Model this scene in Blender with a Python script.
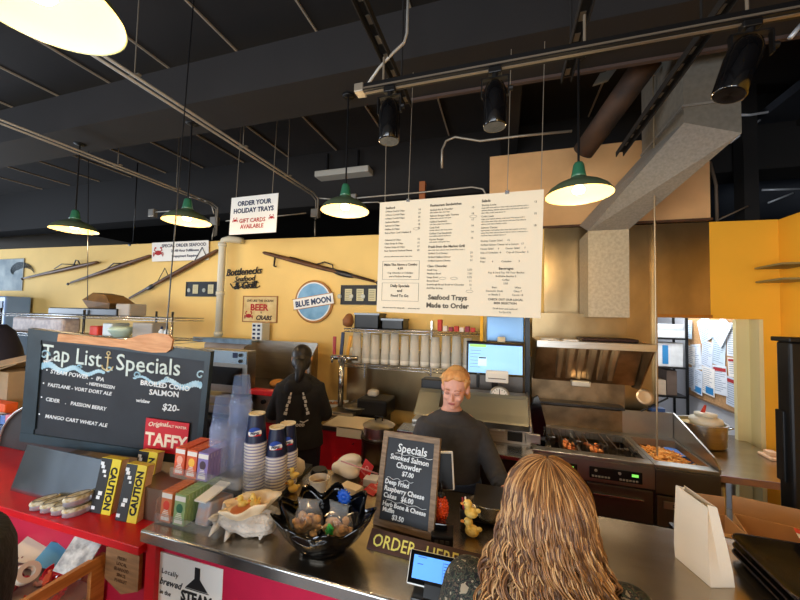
import bpy, bmesh, math, random
from mathutils import Vector, Matrix, Euler
PI = math.pi
R = math.radians
random.seed(7)
S = bpy.context.scene
for o in list(bpy.data.objects):
    bpy.data.objects.remove(o)
COL = S.collection
ONES = 'first second third fourth fifth sixth seventh eighth ninth tenth eleventh twelfth thirteenth fourteenth fifteenth sixteenth seventeenth eighteenth nineteenth twentieth'.split()


def nth(n):
    return ONES[n - 1] if n <= 20 else ('twenty-' + ONES[n - 21] if n < 30 else ('thirtieth' if n == 30 else 'thirty-' + ONES[n - 31]))



# ---------------------------------------------------------------- camera
F, H = 341.0, 1.95
yaw, pitch, roll = math.atan(104 / F), math.atan(15 / F), 0.022
fw = Vector((-math.sin(yaw) * math.cos(pitch), math.cos(yaw) * math.cos(pitch), math.sin(pitch)))
r0 = fw.cross(Vector((0, 0, 1))).normalized()
u0 = r0.cross(fw)
rt = math.cos(roll) * r0 + math.sin(roll) * u0
up = math.cos(roll) * u0 - math.sin(roll) * r0
cam = bpy.data.cameras.new('camera')
cam.sensor_width = 36
cam.lens = F / 800 * 36
cam.clip_start = 0.02
co = bpy.data.objects.new('camera', cam)
COL.objects.link(co)
mw = Matrix((rt, up, -fw)).transposed().to_4x4()
mw.translation = Vector((0, 0, H))
co.matrix_world = mw
S.camera = co


def at(px, py, X=None, Y=None, Z=None):
    """world point seen at a pixel of the photograph on the plane X=, Y= or Z="""
    d = fw + (px - 400) / F * rt + (300 - py) / F * up
    t = X / d.x if X is not None else (Y / d.y if Y is not None else (Z - H) / d.z)
    return Vector((0, 0, H)) + d * t


# ---------------------------------------------------------------- world, light, exposure
w = bpy.data.worlds.new('world')
S.world = w
w.use_nodes = True
w.node_tree.nodes['Background'].inputs[0].default_value = (0.75, 0.86, 1.0, 1)
w.node_tree.nodes['Background'].inputs[1].default_value = 0.6
S.view_settings.view_transform = 'Standard'
S.view_settings.look = 'None'
S.view_settings.gamma = 1
S.view_settings.exposure = 0.0


def area(name, loc, target, sx, sy, power, col):
    l = bpy.data.lights.new(name, 'AREA')
    l.shape = 'RECTANGLE'
    l.size, l.size_y, l.energy, l.color = sx, sy, power, col
    o = bpy.data.objects.new(name, l)
    COL.objects.link(o)
    o.location = loc
    o.rotation_euler = (Vector(target) - Vector(loc)).to_track_quat('-Z', 'Y').to_euler()
    return o


DAY = (0.86, 0.93, 1.0)
area('window_light_front', (-2.2, -3.9, 1.65), (-2.0, 3.0, 1.2), 6.4, 2.2, 360, DAY)
area('window_light_left', (-11.8, 0.6, 1.7), (0, 1.6, 1.2), 4.6, 2.2, 420, (0.72, 0.84, 1.0))
area('office_ceiling_light', (1.75, 4.7, 2.55), (1.75, 4.7, 0), 0.6, 0.6, 36, (0.95, 0.98, 1.0))
area('added_hood_fill', (.67, 3.10, 1.73), (.67, 3.35, 1.2), 0.6, 0.05, 5, (1.0, 0.82, 0.58))  # added warm fill under the hood to brighten filters and baskets


# ---------------------------------------------------------------- materials
def lin(h):
    h = h.lstrip('#')
    c = [int(h[i:i + 2], 16) / 255 for i in (0, 2, 4)]
    return tuple(x / 12.92 if x <= .04045 else ((x + .055) / 1.055) ** 2.4 for x in c) + (1,)


MATS = {}


def mat(name, col, rough=.6, metal=0, var=0.0, vs=8, bump=0, bs=60, col2=None, emit=0, trans=0, alpha=1, coat=0, stretch=None, ior=1.45, spec=None):
    if name in MATS:
        return MATS[name]
    m = bpy.data.materials.new(name)
    m.use_nodes = True
    nt = m.node_tree
    b = nt.nodes['Principled BSDF']
    c = lin(col)
    b.inputs['Base Color'].default_value = c
    b.inputs['Roughness'].default_value = rough
    b.inputs['Metallic'].default_value = metal
    b.inputs['IOR'].default_value = ior
    if spec is not None:
        b.inputs['Specular IOR Level'].default_value = spec
    if coat:
        b.inputs['Coat Weight'].default_value = coat
        b.inputs['Coat Roughness'].default_value = .1
    if trans:
        b.inputs['Transmission Weight'].default_value = trans
    if alpha < 1:
        b.inputs['Alpha'].default_value = alpha
    if emit:
        b.inputs['Emission Color'].default_value = c
        b.inputs['Emission Strength'].default_value = emit
    if var or bump or col2:
        tc = nt.nodes.new('ShaderNodeTexCoord')
        mp = nt.nodes.new('ShaderNodeMapping')
        nt.links.new(tc.outputs['Object'], mp.inputs[0])
        if stretch:
            mp.inputs['Scale'].default_value = stretch
        n = nt.nodes.new('ShaderNodeTexNoise')
        n.inputs['Scale'].default_value = vs
        n.inputs['Detail'].default_value = 4
        nt.links.new(mp.outputs[0], n.inputs[0])
        if var or col2:
            rp = nt.nodes.new('ShaderNodeValToRGB')
            c2 = lin(col2) if col2 else tuple(min(1, x * (1 + var)) for x in c[:3]) + (1,)
            c1 = c if col2 else tuple(x * (1 - var) for x in c[:3]) + (1,)
            rp.color_ramp.elements[0].position = .35
            rp.color_ramp.elements[1].position = .65
            rp.color_ramp.elements[0].color = c1
            rp.color_ramp.elements[1].color = c2
            nt.links.new(n.outputs[0], rp.inputs[0])
            nt.links.new(rp.outputs[0], b.inputs['Base Color'])
            if emit:
                nt.links.new(rp.outputs[0], b.inputs['Emission Color'])
        if bump:
            n2 = nt.nodes.new('ShaderNodeTexNoise')
            n2.inputs['Scale'].default_value = bs
            nt.links.new(mp.outputs[0], n2.inputs[0])
            bp = nt.nodes.new('ShaderNodeBump')
            bp.inputs['Strength'].default_value = bump
            bp.inputs['Distance'].default_value = .01
            nt.links.new(n2.outputs[0], bp.inputs['Height'])
            nt.links.new(bp.outputs[0], b.inputs['Normal'])
    MATS[name] = m
    return m


STEEL = mat('stainless', '#b9b3aa', .30, 1, var=.08, vs=5, bump=.15, bs=9, stretch=(1, 1, 14))
STEELH = mat('stainless_counter', '#b3a898', .26, 1, var=.10, vs=3, bump=.10, bs=5, stretch=(1, 3, 1))
STEELW = mat('stainless_wall', '#a58f6b', .30, 1, var=.22, vs=3, bump=.25, bs=3.5, stretch=(1, 1, .6))
GREASY = mat('greasy_steel', '#8a7458', .38, 1, var=.35, vs=6, bump=.2, bs=12)
GALV = mat('galvanized', '#8d8a84', .55, .35, var=.12, vs=60, bump=.1, bs=90)
CHROME = mat('chrome_wire', '#b8b8b8', .25, 1)
DKSTEEL = mat('dark_steel', '#3c3a39', .4, .8, var=.15)
BLACK = mat('black_plastic', '#101012', .35)
BLKGLOSS = mat('black_gloss', '#08080a', .12, coat=.6)
BLKMET = mat('black_painted_metal', '#0c0c0e', .45, .2)
RED = mat('red_laminate', '#c4121c', .38, var=.05)
REDDK = mat('red_panel', '#bd1440', .5, var=.06)
YEL = mat('yellow_wall_paint', '#ebc678', .75, var=.07, vs=1.3, bump=.08, bs=30)
YEL2 = mat('golden_wall_paint', '#f4b32e', .75, var=.05, vs=1.5)
CREAM = mat('cream_paint', '#e2d6a2', .7)
TANP = mat('tan_plywood', '#d6a874', .65, var=.10, vs=2.5)
WOOD = mat('light_wood', '#c98a4c', .5, col2='#a96b34', vs=5, stretch=(1, 1, 9))
GWOOD = mat('weathered_wood', '#8c7660', .7, col2='#6e5b49', vs=14, stretch=(1, 6, 1))
DWOOD = mat('dark_wood', '#5a3820', .55, col2='#3a2414', vs=9)
BWOOD = mat('brown_plank', '#4a2e25', .6, col2='#35201b', vs=9, stretch=(1, 5, 1))
WHITE = mat('white_card', '#e9e9e6', .6)
PAPER = mat('white_paper', '#e2e4e8', .8, bump=.15, bs=20)
CREAMB = mat('menu_board_face', '#e6dac2', .7)
SLATE = mat('chalkboard_slate', '#1d2128', .6, col2='#262b33', vs=5)
SLATEF = mat('chalkboard_frame', '#2c3c46', .42, col2='#1f2b33', vs=5)
CHALK = mat('chalk_white', '#dfe3e6', .9)
CHALKB = mat('chalk_blue', '#8fb9cf', .9, col2='#b9d3de', vs=14)
CHALKT = mat('chalk_tan', '#cfbf94', .9)
INK = mat('black_ink', '#16171a', .8)
INKG = mat('grey_ink', '#5a5348', .8)
INKN = mat('navy_ink', '#1c2c50', .8)
INKR = mat('red_ink', '#a8242a', .8)
CEIL = mat('ceiling_black', '#231f1d', .85, var=.18, vs=1.2)
CEILB = mat('ceiling_black_daylit', '#2b2e36', .7, var=.18, vs=1.5)  # bluish daylight on the right-hand roof space put into the colour
BEAMM = mat('beam_grey_black', '#221f1f', .8, var=.08, vs=2)
BEAMD = mat('beam_black', '#171413', .8)
EMT = mat('conduit_metal', '#a39a8c', .4, .6)
SEAM = mat('ceiling_seam_metal', '#b9aa96', .5, .3)
GREEN = mat('green_enamel', '#2f6a50', .35, coat=.3)
GREEN2 = mat('dull_green_enamel', '#4c5a45', .4, coat=.3)
SHADEIN = mat('shade_inner_enamel', '#d0ae76', .6)
BULB = mat('glowing_bulb', '#ffe2a8', .5, emit=9)
SKIN = mat('skin', '#d29a86', .55, var=.05, vs=20)
SKIN2 = mat('skin_pale', '#c89878', .55)
HAIRR = mat('hair_strawberry', '#b57a44', .55, col2='#d39a5e', vs=40, stretch=(1, 1, .2))
HAIRK = mat('hair_black', '#15100e', .45)
H1 = mat('hair_brown', '#5c3b22', .45)
H2 = mat('hair_honey', '#8c6139', .42)
H3 = mat('hair_blond', '#bd9362', .42)
SWEAT = mat('charcoal_sweatshirt', '#3b3b3e', .9, var=.08, vs=30, bump=.3, bs=25)
HOODIE = mat('black_hoodie', '#17171a', .9, bump=.3, bs=20)
JEANS = mat('dark_denim', '#232c42', .85, bump=.2, bs=120)
COATK = mat('black_coat', '#0f0f11', .9, bump=.4, bs=50)


# ---------------------------------------------------------------- mesh building
class B:
    def __init__(s):
        s.bm = bmesh.new()

    def _mi(s, faces, mi):
        for f in faces:
            f.material_index = mi

    def poly(s, pts, mi=0):
        f = s.bm.faces.new([s.bm.verts.new(p) for p in pts])
        f.material_index = mi
        return s

    def box(s, x0, x1, y0, y1, z0, z1, mi=0, bev=0, M=None):
        n = len(s.bm.verts)
        c = [(x, y, z) for x in (x0, x1) for y in (y0, y1) for z in (z0, z1)]
        vs = [s.bm.verts.new(p) for p in c]
        fs = [s.bm.faces.new([vs[i] for i in q]) for q in ((0, 1, 3, 2), (4, 6, 7, 5), (0, 4, 5, 1), (2, 3, 7, 6), (0, 2, 6, 4), (1, 5, 7, 3))]
        s._mi(fs, mi)
        if bev:
            es = list({e for f in fs for e in f.edges})
            r = bmesh.ops.bevel(s.bm, geom=es, offset=bev, segments=2, affect='EDGES', profile=.5)
            s._mi(r['faces'], mi)
            if M is not None:
                vv = {v for f in r['faces'] for v in f.verts} | {v for v in vs if v.is_valid}
                bmesh.ops.transform(s.bm, matrix=M, verts=list(vv))
        elif M is not None:
            bmesh.ops.transform(s.bm, matrix=M, verts=vs)
        return s

    def loft(s, rings, mi=0, closed=False, caps=True):
        rr = [[s.bm.verts.new(p) for p in r] for r in rings]
        n = len(rr[0])
        pairs = list(zip(rr, rr[1:])) + ([(rr[-1], rr[0])] if closed else [])
        for a, b in pairs:
            for i in range(n):
                j = (i + 1) % n
                s.bm.faces.new((a[i], a[j], b[j], b[i])).material_index = mi
        if caps and not closed:
            s.bm.faces.new(rr[0][::-1]).material_index = mi
            s.bm.faces.new(rr[-1]).material_index = mi
        return s

    def tube(s, pts, r, n=8, mi=0, closed=False):
        pts = [Vector(p) for p in pts]
        rs = r if isinstance(r, (list, tuple)) else [r] * len(pts)
        rings, prev = [], None
        for i, p in enumerate(pts):
            if closed:
                t = pts[(i + 1) % len(pts)] - pts[i - 1]
            else:
                t = (pts[min(i + 1, len(pts) - 1)] - pts[max(i - 1, 0)])
            t = t.normalized() if t.length > 1e-9 else Vector((0, 0, 1))
            if prev is None:
                a = t.cross(Vector((0, 0, 1)))
                if a.length < .05:
                    a = t.cross(Vector((1, 0, 0)))
            else:
                a = prev - t * prev.dot(t)
            a.normalize()
            prev = a
            b = t.cross(a)
            rings.append([p + rs[i] * (math.cos(2 * PI * k / n) * a + math.sin(2 * PI * k / n) * b) for k in range(n)])
        return s.loft(rings, mi, closed)

    def cyl(s, p0, p1, r, r2=None, n=20, mi=0):
        return s.tube([p0, p1], [r, r if r2 is None else r2], n, mi)

    def lathe(s, prof, c=(0, 0, 0), n=28, mi=0, M=None, a0=0, a1=2 * PI):
        c = Vector(c)
        rings = []
        for k in range(n):
            a = 2 * PI * k / n
            rings.append([Vector((r * math.cos(a), r * math.sin(a), z)) for r, z in prof])
        vs = [[s.bm.verts.new((M @ p if M is not None else p) + c) for p in ring] for ring in rings]
        for k in range(n):
            a, b = vs[k], vs[(k + 1) % n]
            for i in range(len(prof) - 1):
                q = [a[i], b[i], b[i + 1], a[i + 1]]
                s.bm.faces.new(q).material_index = mi
        return s

    def prism(s, poly, vec, mi=0):
        v = Vector(vec)
        a = [s.bm.verts.new(p) for p in poly]
        b = [s.bm.verts.new(Vector(p) + v) for p in poly]
        s.bm.faces.new(a[::-1]).material_index = mi
        s.bm.faces.new(b).material_index = mi
        n = len(a)
        for i in range(n):
            j = (i + 1) % n
            s.bm.faces.new((a[i], a[j], b[j], b[i])).material_index = mi
        return s

    def ell(s, c, r, mi=0, M=None, n=16, m=10):
        r = r if isinstance(r, (tuple, list)) else (r, r, r)
        mm = Matrix.Translation(Vector(c)) @ (M if M is not None else Matrix()) @ Matrix.Diagonal((*r, 1))
        g = bmesh.ops.create_uvsphere(s.bm, u_segments=n, v_segments=m, radius=1, matrix=mm)
        for v in g['verts']:
            for f in v.link_faces:
                f.material_index = mi
        return s

    def text(s, txt, M, size, align='LEFT', mi=0, bold=0, ext=.0008, shear=0, sx=1, sp=1.0):
        cu = bpy.data.curves.new('t', 'FONT')
        cu.body = txt
        cu.size = size
        cu.align_x = align
        cu.offset = bold
        cu.extrude = ext
        cu.shear = shear
        cu.space_character = sp
        cu.resolution_u = 2
        if mi:
            for _ in range(mi + 1):
                cu.materials.append(None)
        ob = bpy.data.objects.new('t', cu)
        me = bpy.data.meshes.new_from_object(ob)
        me.transform(M @ Matrix.Diagonal((sx, 1, 1, 1)))
        me.polygons.foreach_set('material_index', [mi] * len(me.polygons))
        s.bm.from_mesh(me)
        bpy.data.objects.remove(ob)
        bpy.data.meshes.remove(me)
        bpy.data.curves.remove(cu)
        return s

    def build(s, name, mats, parent=None, world=True, smooth=False, label=None, kind=None, auto=None):
        if parent is not None and world:
            bmesh.ops.transform(s.bm, matrix=WM(parent).inverted(), verts=s.bm.verts)
        bmesh.ops.recalc_face_normals(s.bm, faces=s.bm.faces)
        me = bpy.data.meshes.new(name)
        s.bm.to_mesh(me)
        s.bm.free()
        for m in (mats if isinstance(mats, (list, tuple)) else [mats]):
            me.materials.append(m)
        if smooth or auto:
            me.polygons.foreach_set('use_smooth', [True] * len(me.polygons))
            if auto:
                try:
                    me.set_sharp_from_angle(angle=R(auto))
                except Exception:
                    pass
        o = bpy.data.objects.new(name, me)
        COL.objects.link(o)
        if parent is not None:
            o.parent = parent
        if label:
            o['label'] = label
        if kind:
            o['kind'] = kind
        return o


def WM(o):
    m = o.matrix_basis.copy()
    while o.parent is not None:
        o = o.parent
        m = o.matrix_basis @ m
    return m


def tag(o, label, cat, group=None, kind=None):
    o['label'] = label
    o['category'] = cat
    if group:
        o['group'] = group
    if kind:
        o['kind'] = kind
    return o


def thing(name, label, cat, loc=(0, 0, 0), rz=0, group=None, M=None):
    o = bpy.data.objects.new(name, None)
    o.empty_display_size = .05
    COL.objects.link(o)
    if M is not None:
        o.matrix_basis = M
    else:
        o.matrix_basis = Matrix.Translation(Vector(loc)) @ Matrix.Rotation(rz, 4, 'Z')
    return tag(o, label, cat, group)


def struct(o, label=None):
    o['kind'] = 'structure'
    if label:
        o['label'] = label
    return o


def copy_tree(o, parent=None, loc=None, rz=0, label=None, M=None):
    c = o.copy()
    COL.objects.link(c)
    if parent is not None:
        c.parent = parent
    if loc is not None:
        c.matrix_basis = Matrix.Translation(Vector(loc)) @ Matrix.Rotation(rz, 4, 'Z')
    if M is not None:
        c.matrix_basis = M
    if label:
        c['label'] = label
    for ch in list(o.children):
        copy_tree(ch, c)
    return c


def frame_axes(o, yaw, lean, roll=0):
    """board frame: x right, y up the board, z out of its face"""
    yaw, lean, roll = R(yaw), R(lean), R(roll)
    u = Vector((math.cos(yaw), math.sin(yaw), 0))
    n0 = Vector((math.sin(yaw), -math.cos(yaw), 0))
    v = math.cos(lean) * Vector((0, 0, 1)) - math.sin(lean) * n0
    u2 = math.cos(roll) * u - math.sin(roll) * v
    v2 = math.sin(roll) * u + math.cos(roll) * v
    m = Matrix((u2, v2, u2.cross(v2))).transposed().to_4x4()
    m.translation = Vector(o)
    return m


def TM(x, y, z=0.002, rot=0):
    return Matrix.Translation((x, y, z)) @ Matrix.Rotation(R(rot), 4, 'Z')


def bake_remesh(o, voxel, smooth=2):
    """join overlapping volumes of o into one continuous skin"""
    m = o.modifiers.new('r', 'REMESH')
    m.mode = 'VOXEL'
    m.voxel_size = voxel
    m.use_smooth_shade = True
    if smooth:
        k = o.modifiers.new('s', 'SMOOTH')
        k.factor = .6
        k.iterations = smooth
    dg = bpy.context.evaluated_depsgraph_get()
    dg.update()
    me = bpy.data.meshes.new_from_object(o.evaluated_get(dg))
    old = o.data
    mats = list(old.materials)
    o.modifiers.clear()
    o.data = me
    me.materials.clear()
    for q in mats:
        me.materials.append(q)
    me.polygons.foreach_set('material_index', [0] * len(me.polygons))
    me.polygons.foreach_set('use_smooth', [True] * len(me.polygons))
    bpy.data.meshes.remove(old)
    return o

# ================================================================ SETTING
WY = 3.70      # front face of the yellow back wall
XL, XR, XE = -12.2, 2.24, 8.0
struct(B().box(XL, XE, -4.2, 9, -.1, 0).build('floor', mat('floor_tile', '#6b5a4c', .45, var=.15, vs=3)))
cb = B()
cb.box(XL, XE, -4.2, 9, 4.2, 4.3)
struct(cb.build('ceiling', CEIL))
# back wall (partial height, its top falls slightly to the right), with the doorway to the office
ztop = lambda x: 2.845 + (1.76 - x) * 0.0115
wb = B()


def wallseg(b, x0, x1, z0, z1l=None, z1r=None, y0=WY, y1=WY + .12):
    z1l = ztop(x0) if z1l is None else z1l
    z1r = ztop(x1) if z1r is None else z1r
    b.prism([(x0, y0, z0), (x1, y0, z0), (x1, y0, z1r), (x0, y0, z1l)], (0, y1 - y0, 0))


wallseg(wb, XL, .39, 0)
struct(wb.build('wall_back', YEL))
wb = B()
wallseg(wb, .39, 1.345, 0, y0=WY + .012)
struct(wb.build('wall_back_kitchen', STEELW, label='stainless clad part of the back wall beside the doorway'))
wb = B()
wallseg(wb, 1.345, 1.757, 1.98)
struct(wb.build('trim_1', STEELW, label='stainless header over the office doorway'))
wb = B()
wallseg(wb, 1.757, XR, 1.98)
wallseg(wb, 2.125, XR, 0, 1.98, 1.98)
struct(wb.build('wall_back_right', YEL2))
struct(B().box(1.345, 1.757, WY - .03, WY - .004, 1.985, 2.01).build('trim_2', mat('brass_trim', '#a9793e', .35, .8)))
# steel corner strips of the cladding
for i, (x, wd) in enumerate(((1.03, .035), (1.335, .018), (.40, .03))):
    struct(B().box(x - wd / 2, x + wd / 2, WY - .03, WY + .012, .95, 2.86).build('trim_%d' % (3 + i), STEELW if i else DKSTEEL))
# jamb seen through the doorway
struct(B().box(2.095, 2.125, WY + .004, WY + .14, 0, 1.98).build('trim_6', CREAM))
struct(B().box(2.0, 2.124, WY + .125, WY + .17, 0, 1.98).build('trim_7', CREAM))
# right wall, partial height
struct(B().box(XR, XR + .12, -4.2, WY + .12, 0, 2.835).build('wall_right', YEL2))
# plywood panel above the back wall
tp = B()
tp.prism([(-.155, 0, 2.88), (.44, 0, 2.875), (1.764, 0, 2.862), (1.764, 0, 3.40), (1.23, 0, 3.66), (-.155, 0, 3.66)], (0, .05, 0))
bmesh.ops.translate(tp.bm, verts=tp.bm.verts, vec=(0, WY - .01, 0))
struct(tp.build('wall_upper', TANP, label='tan plywood panel above the stainless cladding'))
struct(B().box(-.16, 1.77, WY - .035, WY - .012, 2.855, 2.876).build('trim_8', DWOOD))
# far black room behind
struct(B().box(XL, XE, 9, 9.1, 0, 4.3).build('wall_far', BEAMD))
struct(B().box(XL - .1, XL, -4.2, -2.0, 0, 4.2).box(XL - .1, XL, 3.0, 9, 0, 4.2).box(XL - .1, XL, -2, 3, 0, .5).box(XL - .1, XL, -2, 3, 2.9, 4.2).build('wall_left', mat('wall_cool_white2', '#c6ccd2', .8)))
struct(B().box(XE, XE + .1, -4.2, 9, 0, 4.3).build('wall_east', CEILB))
fb = B()
fb.box(XL, XE, -4.3, -4.2, 0, .4).box(XL, XE, -4.3, -4.2, 2.9, 4.3)
for x0, x1 in ((XL, -5.6), (-3.4, -3.3), (-1.2, -1.1), (1.0, XE)):
    fb.box(x0, x1, -4.3, -4.2, .4, 2.9)
struct(fb.build('wall_front', mat('wall_cool_white', '#c6ccd2', .8)))
for i, (x0, x1) in enumerate(((-5.6, -3.4), (-3.3, -1.2), (-1.1, 1.0))):
    f = B().box(x0, x1, -4.28, -4.22, .4, .46).box(x0, x1, -4.28, -4.22, 2.84, 2.9).box(x0, x0 + .05, -4.28, -4.22, .46, 2.84).box(x1 - .05, x1, -4.28, -4.22, .46, 2.84)
    struct(f.build('window_%d' % (i + 1), BLKMET))
f = B()
f.box(XL - .08, XL - .02, -2, 3, .5, .56).box(XL - .08, XL - .02, -2, 3, 2.84, 2.9).box(XL - .08, XL - .02, .46, .54, .56, 2.84)
struct(f.build('window_4', BLKMET))
# ceiling: seams running away from the camera, cross beams
for k in range(13):
    x = -8.42 + .775 * k
    y1 = 4.12
    struct(B().box(x - .007, x + .007, .2 if k % 2 else 1.2, y1, 4.185, 4.2).build('trim_%d' % (20 + k), SEAM))
struct(B().box(XL, XE, 2.04, 2.43, 3.6, 3.94).build('ceiling_beam', BEAMM))
struct(B().box(XL, XE, 4.15, 4.5, 3.45, 4.2).build('ceiling_beam_rear', BEAMD))
struct(B().box(XL, XE, .3, .72, 3.98, 4.2).build('ceiling_beam_near', BEAMD))
struct(B().box(-.05, .13, 2.43, 4.3, 3.86, 4.2).build('ceiling_joist', BEAMD))
struct(B().box(XR + .1, XE, 2.5, 9, 3.9, 3.98).build('ceiling_deck_east', CEILB))
for k in range(5):
    x = 2.7 + .8 * k
    struct(B().box(x - .03, x + .03, 2.5, 9, 3.84, 3.9).build('ceiling_rib', BEAMD))
# black column and rails behind the plywood
c0 = at(745, 222, Y=3.95)
c1 = at(760, 222, Y=3.95)
struct(B().box(c0.x, c1.x, 3.95, 4.1, 0, 4.2).build('column_black', BEAMD))
# office behind the doorway
GREYW = mat('office_wall_grey', '#c4c6cc', .8)
struct(B().box(.6, 2.9, 6.4, 6.5, 0, 2.7).build('wall_office_back', GREYW))
struct(B().box(2.2, 2.3, WY + .13, 6.4, 0, 2.7).build('wall_office_right', GREYW))
struct(B().box(.6, .7, WY + .13, 6.4, 0, 2.7).build('wall_office_left', GREYW))
struct(B().box(.6, 2.3, WY + .13, 6.5, 2.7, 2.76).build('ceiling_office', mat('office_ceiling', '#d8d8d8', .9)))


# ================================================================ CEILING THINGS
def pipe(name, pts, r, m, label, cat='conduit', group=None, n=8):
    o = B().tube(pts, r, n).build(name, m, smooth=True)
    return tag(o, label, cat, group)


for i, (x, dx, where) in enumerate(((-2.36, .06, 'pair ending above the holiday trays sign'), (-4.02, .08, 'pair ending above the seafood sign'))):
    for j, s in enumerate((0, dx)):
        e = 3.93 + (.05 if j else 0)
        yy0 = .9 if i == 0 else .2
        pipe('ceiling_conduit', [(x - s, yy0, 3.5), (x - s, e - .12, 3.5), (x - s, e, 3.46), (x - s, e, 3.05 if i else 3.2)], .011, EMT,
             ('outer ' if j else 'inner ') + 'conduit of the ' + where, group='ceiling conduits')
    for y in (1.6, 2.6, 3.3):
        o = B().box(x - dx - .02, x + .02, y - .012, y + .012, 3.512, 3.522).cyl((x - dx / 2, y, 3.52), (x - dx / 2, y, 4.2), .004, n=6).build('conduit_hanger', EMT)
        tag(o, '%s rod hanger of the conduit pair %s' % ({1.6: 'nearest', 2.6: 'middle', 3.3: 'farthest'}[y], 'above the chalkboard' if i == 0 else 'at the far left'), 'hanger', 'conduit hangers %d pair' % (i + 1))
for (px, py, sz, lab) in ((315, 213, .055, 'grey junction box under the conduit beside the holiday sign'), (214, 221, .06, 'grey junction box left of the holiday trays sign'), (152, 213, .06, 'grey junction box near the lamp above the seafood sign'), (353, 198, .05, 'small grey junction box behind the pendant lamp')):
    p = at(px, py, Y=3.95)
    o = thing('junction_box', lab, 'junction box', p)
    B().box(-sz, sz, -.02, .05, -sz, sz, bev=.006).build('box_body', EMT, o, world=False)
    B().box(-sz * .8, sz * .8, -.026, -.02, -sz * .8, sz * .8).build('cover_plate', mat('plate_grey', '#8e8b86', .5, .4), o, world=False)


def px_pipe(pxs, Y, r, m, label, name='wall_conduit', cat='conduit'):
    return pipe(name, [at(a, b, Y=Y) for a, b in pxs], r, m, label, cat)


px_pipe([(226, 221), (270, 217), (306, 213)], 3.96, .010, EMT, 'straight conduit passing behind the holiday trays sign')
px_pipe([(188, 197), (203, 199), (212, 206), (214, 214)], 3.96, .010, EMT, 'bent conduit left of the junction box over the seafood sign')
px_pipe([(318, 198), (330, 199), (349, 199)], 3.93, .010, EMT, 'conduit from the bend to the pendant lamp with green neck')
px_pipe([(357, 198), (380, 196), (415, 193), (472, 187), (483, 189), (487, 197)], 3.85, .010, EMT, 'conduit passing just above the menu board')
px_pipe([(353, 203), (378, 202), (386, 207)], 3.93, .008, EMT, 'short conduit left of the menu board top corner')
px_pipe([(442, 168), (442, 150), (446, 141), (455, 137), (480, 141), (520, 136), (572, 131)], 3.2, .011, EMT, 'bent conduit high above the menu board')
px_pipe([(156, 212), (186, 210)], 3.95, .010, EMT, 'short conduit behind the lamp above the seafood sign')
px_pipe([(315, 221), (315, 236)], 3.96, .010, EMT, 'short drop conduit below the junction box')
px_pipe([(214, 228), (212, 240)], 3.96, .010, EMT, 'short drop conduit above the wall left of holiday sign')
px_pipe([(408, 0), (407, 33), (404, 43), (394, 52), (379, 68), (368, 84)], 1.6, .007, mat('flex_conduit', '#b3b0aa', .5, .3), 'curved light conduit feeding the end of the track rail', 'feed_conduit')
p0, p1 = at(419, 200, Y=3.9), at(425, 181, Y=3.9)
tag(B().box(p0.x, p1.x, 3.9, 3.96, 2.75, p1.z).build('wooden_stud', mat('stud_orange', '#9a5a30', .7)), 'short orange wooden stud rising behind the menu board', 'stud')
# right-hand black roof space: light pipes
WP = mat('white_pipe', '#c9ccd2', .4, .3)
px_pipe([(741, 115), (750, 115), (800, 107)], 3.95, .012, WP, 'white pipe crossing the roof space at upper right', 'roof_pipe', 'pipe')
px_pipe([(762, 190), (800, 189)], 4.6, .012, WP, 'white pipe just above the golden wall at right', 'roof_pipe', 'pipe')
px_pipe([(730, 143), (760, 120)], 4.0, .010, WP, 'short slanting white pipe beside the duct', 'roof_pipe', 'pipe')
px_pipe([(768, 203), (793, 193)], 4.6, .010, WP, 'short slanting pipe right of the black column', 'roof_pipe', 'pipe')
px_pipe([(790, 38), (802, 24)], 2.3, .012, WP, 'short white pipe behind the tilted spotlight', 'roof_pipe', 'pipe')
px_pipe([(762, 173), (772, 170), (779, 162)], 4.3, .012, WP, 'bent light pipe right of the black column', 'roof_pipe', 'pipe')
px_pipe([(710, 162), (716, 185), (717, 221)], 3.9, .014, mat('brown_pipe', '#6d5c4c', .6), 'brown bent pipe right of the plywood panel', 'roof_pipe', 'pipe')
px_pipe([(716, 221), (748, 206)], 3.9, .008, mat('brown_pipe', '#6d5c4c', .6), 'thin brace below the brown pipe', 'roof_brace', 'brace')
o = B().cyl((2.6, 5.4, 3.55), (7.9, 5.4, 3.55), .34, n=32).build('round_duct', CEILB, smooth=True)
tag(o, 'large dark round duct in the roof space at far right', 'duct')
o = B().cyl((2.4, 4.9, 3.02), (7.9, 4.9, 3.02), .10, n=20).build('black_pipe', BEAMD, smooth=True)
tag(o, 'thick black pipe low in the roof space above golden wall', 'pipe')
# brown black flue behind the track rail
o = B().cyl(at(650, 58, Z=3.72), at(583, 152, Z=3.35), .085, n=20).build('flue_pipe', mat('rusty_black', '#241c18', .7, col2='#4a3222', vs=5), smooth=True)
tag(o, 'rusty black round flue slanting behind the track rail', 'flue')
for a, b, lab in (((593, 85), (617, 68), 'left pale metal plate under the roof by the flue'), ((643, 78), (667, 58), 'right pale metal plate under the roof by the duct')):
    p, q = at(*a, Y=2.9), at(*b, Y=2.9)
    o = B().prism([(p.x, 2.9, p.z), (q.x - .06, 2.9, p.z + .02), (q.x, 2.9, q.z), (p.x + .05, 2.9, q.z - .02)], (0, .02, 0)).build('metal_plate', mat('pale_plate', '#a9aba8', .5, .3))
    tag(o, lab, 'plate')
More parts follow.
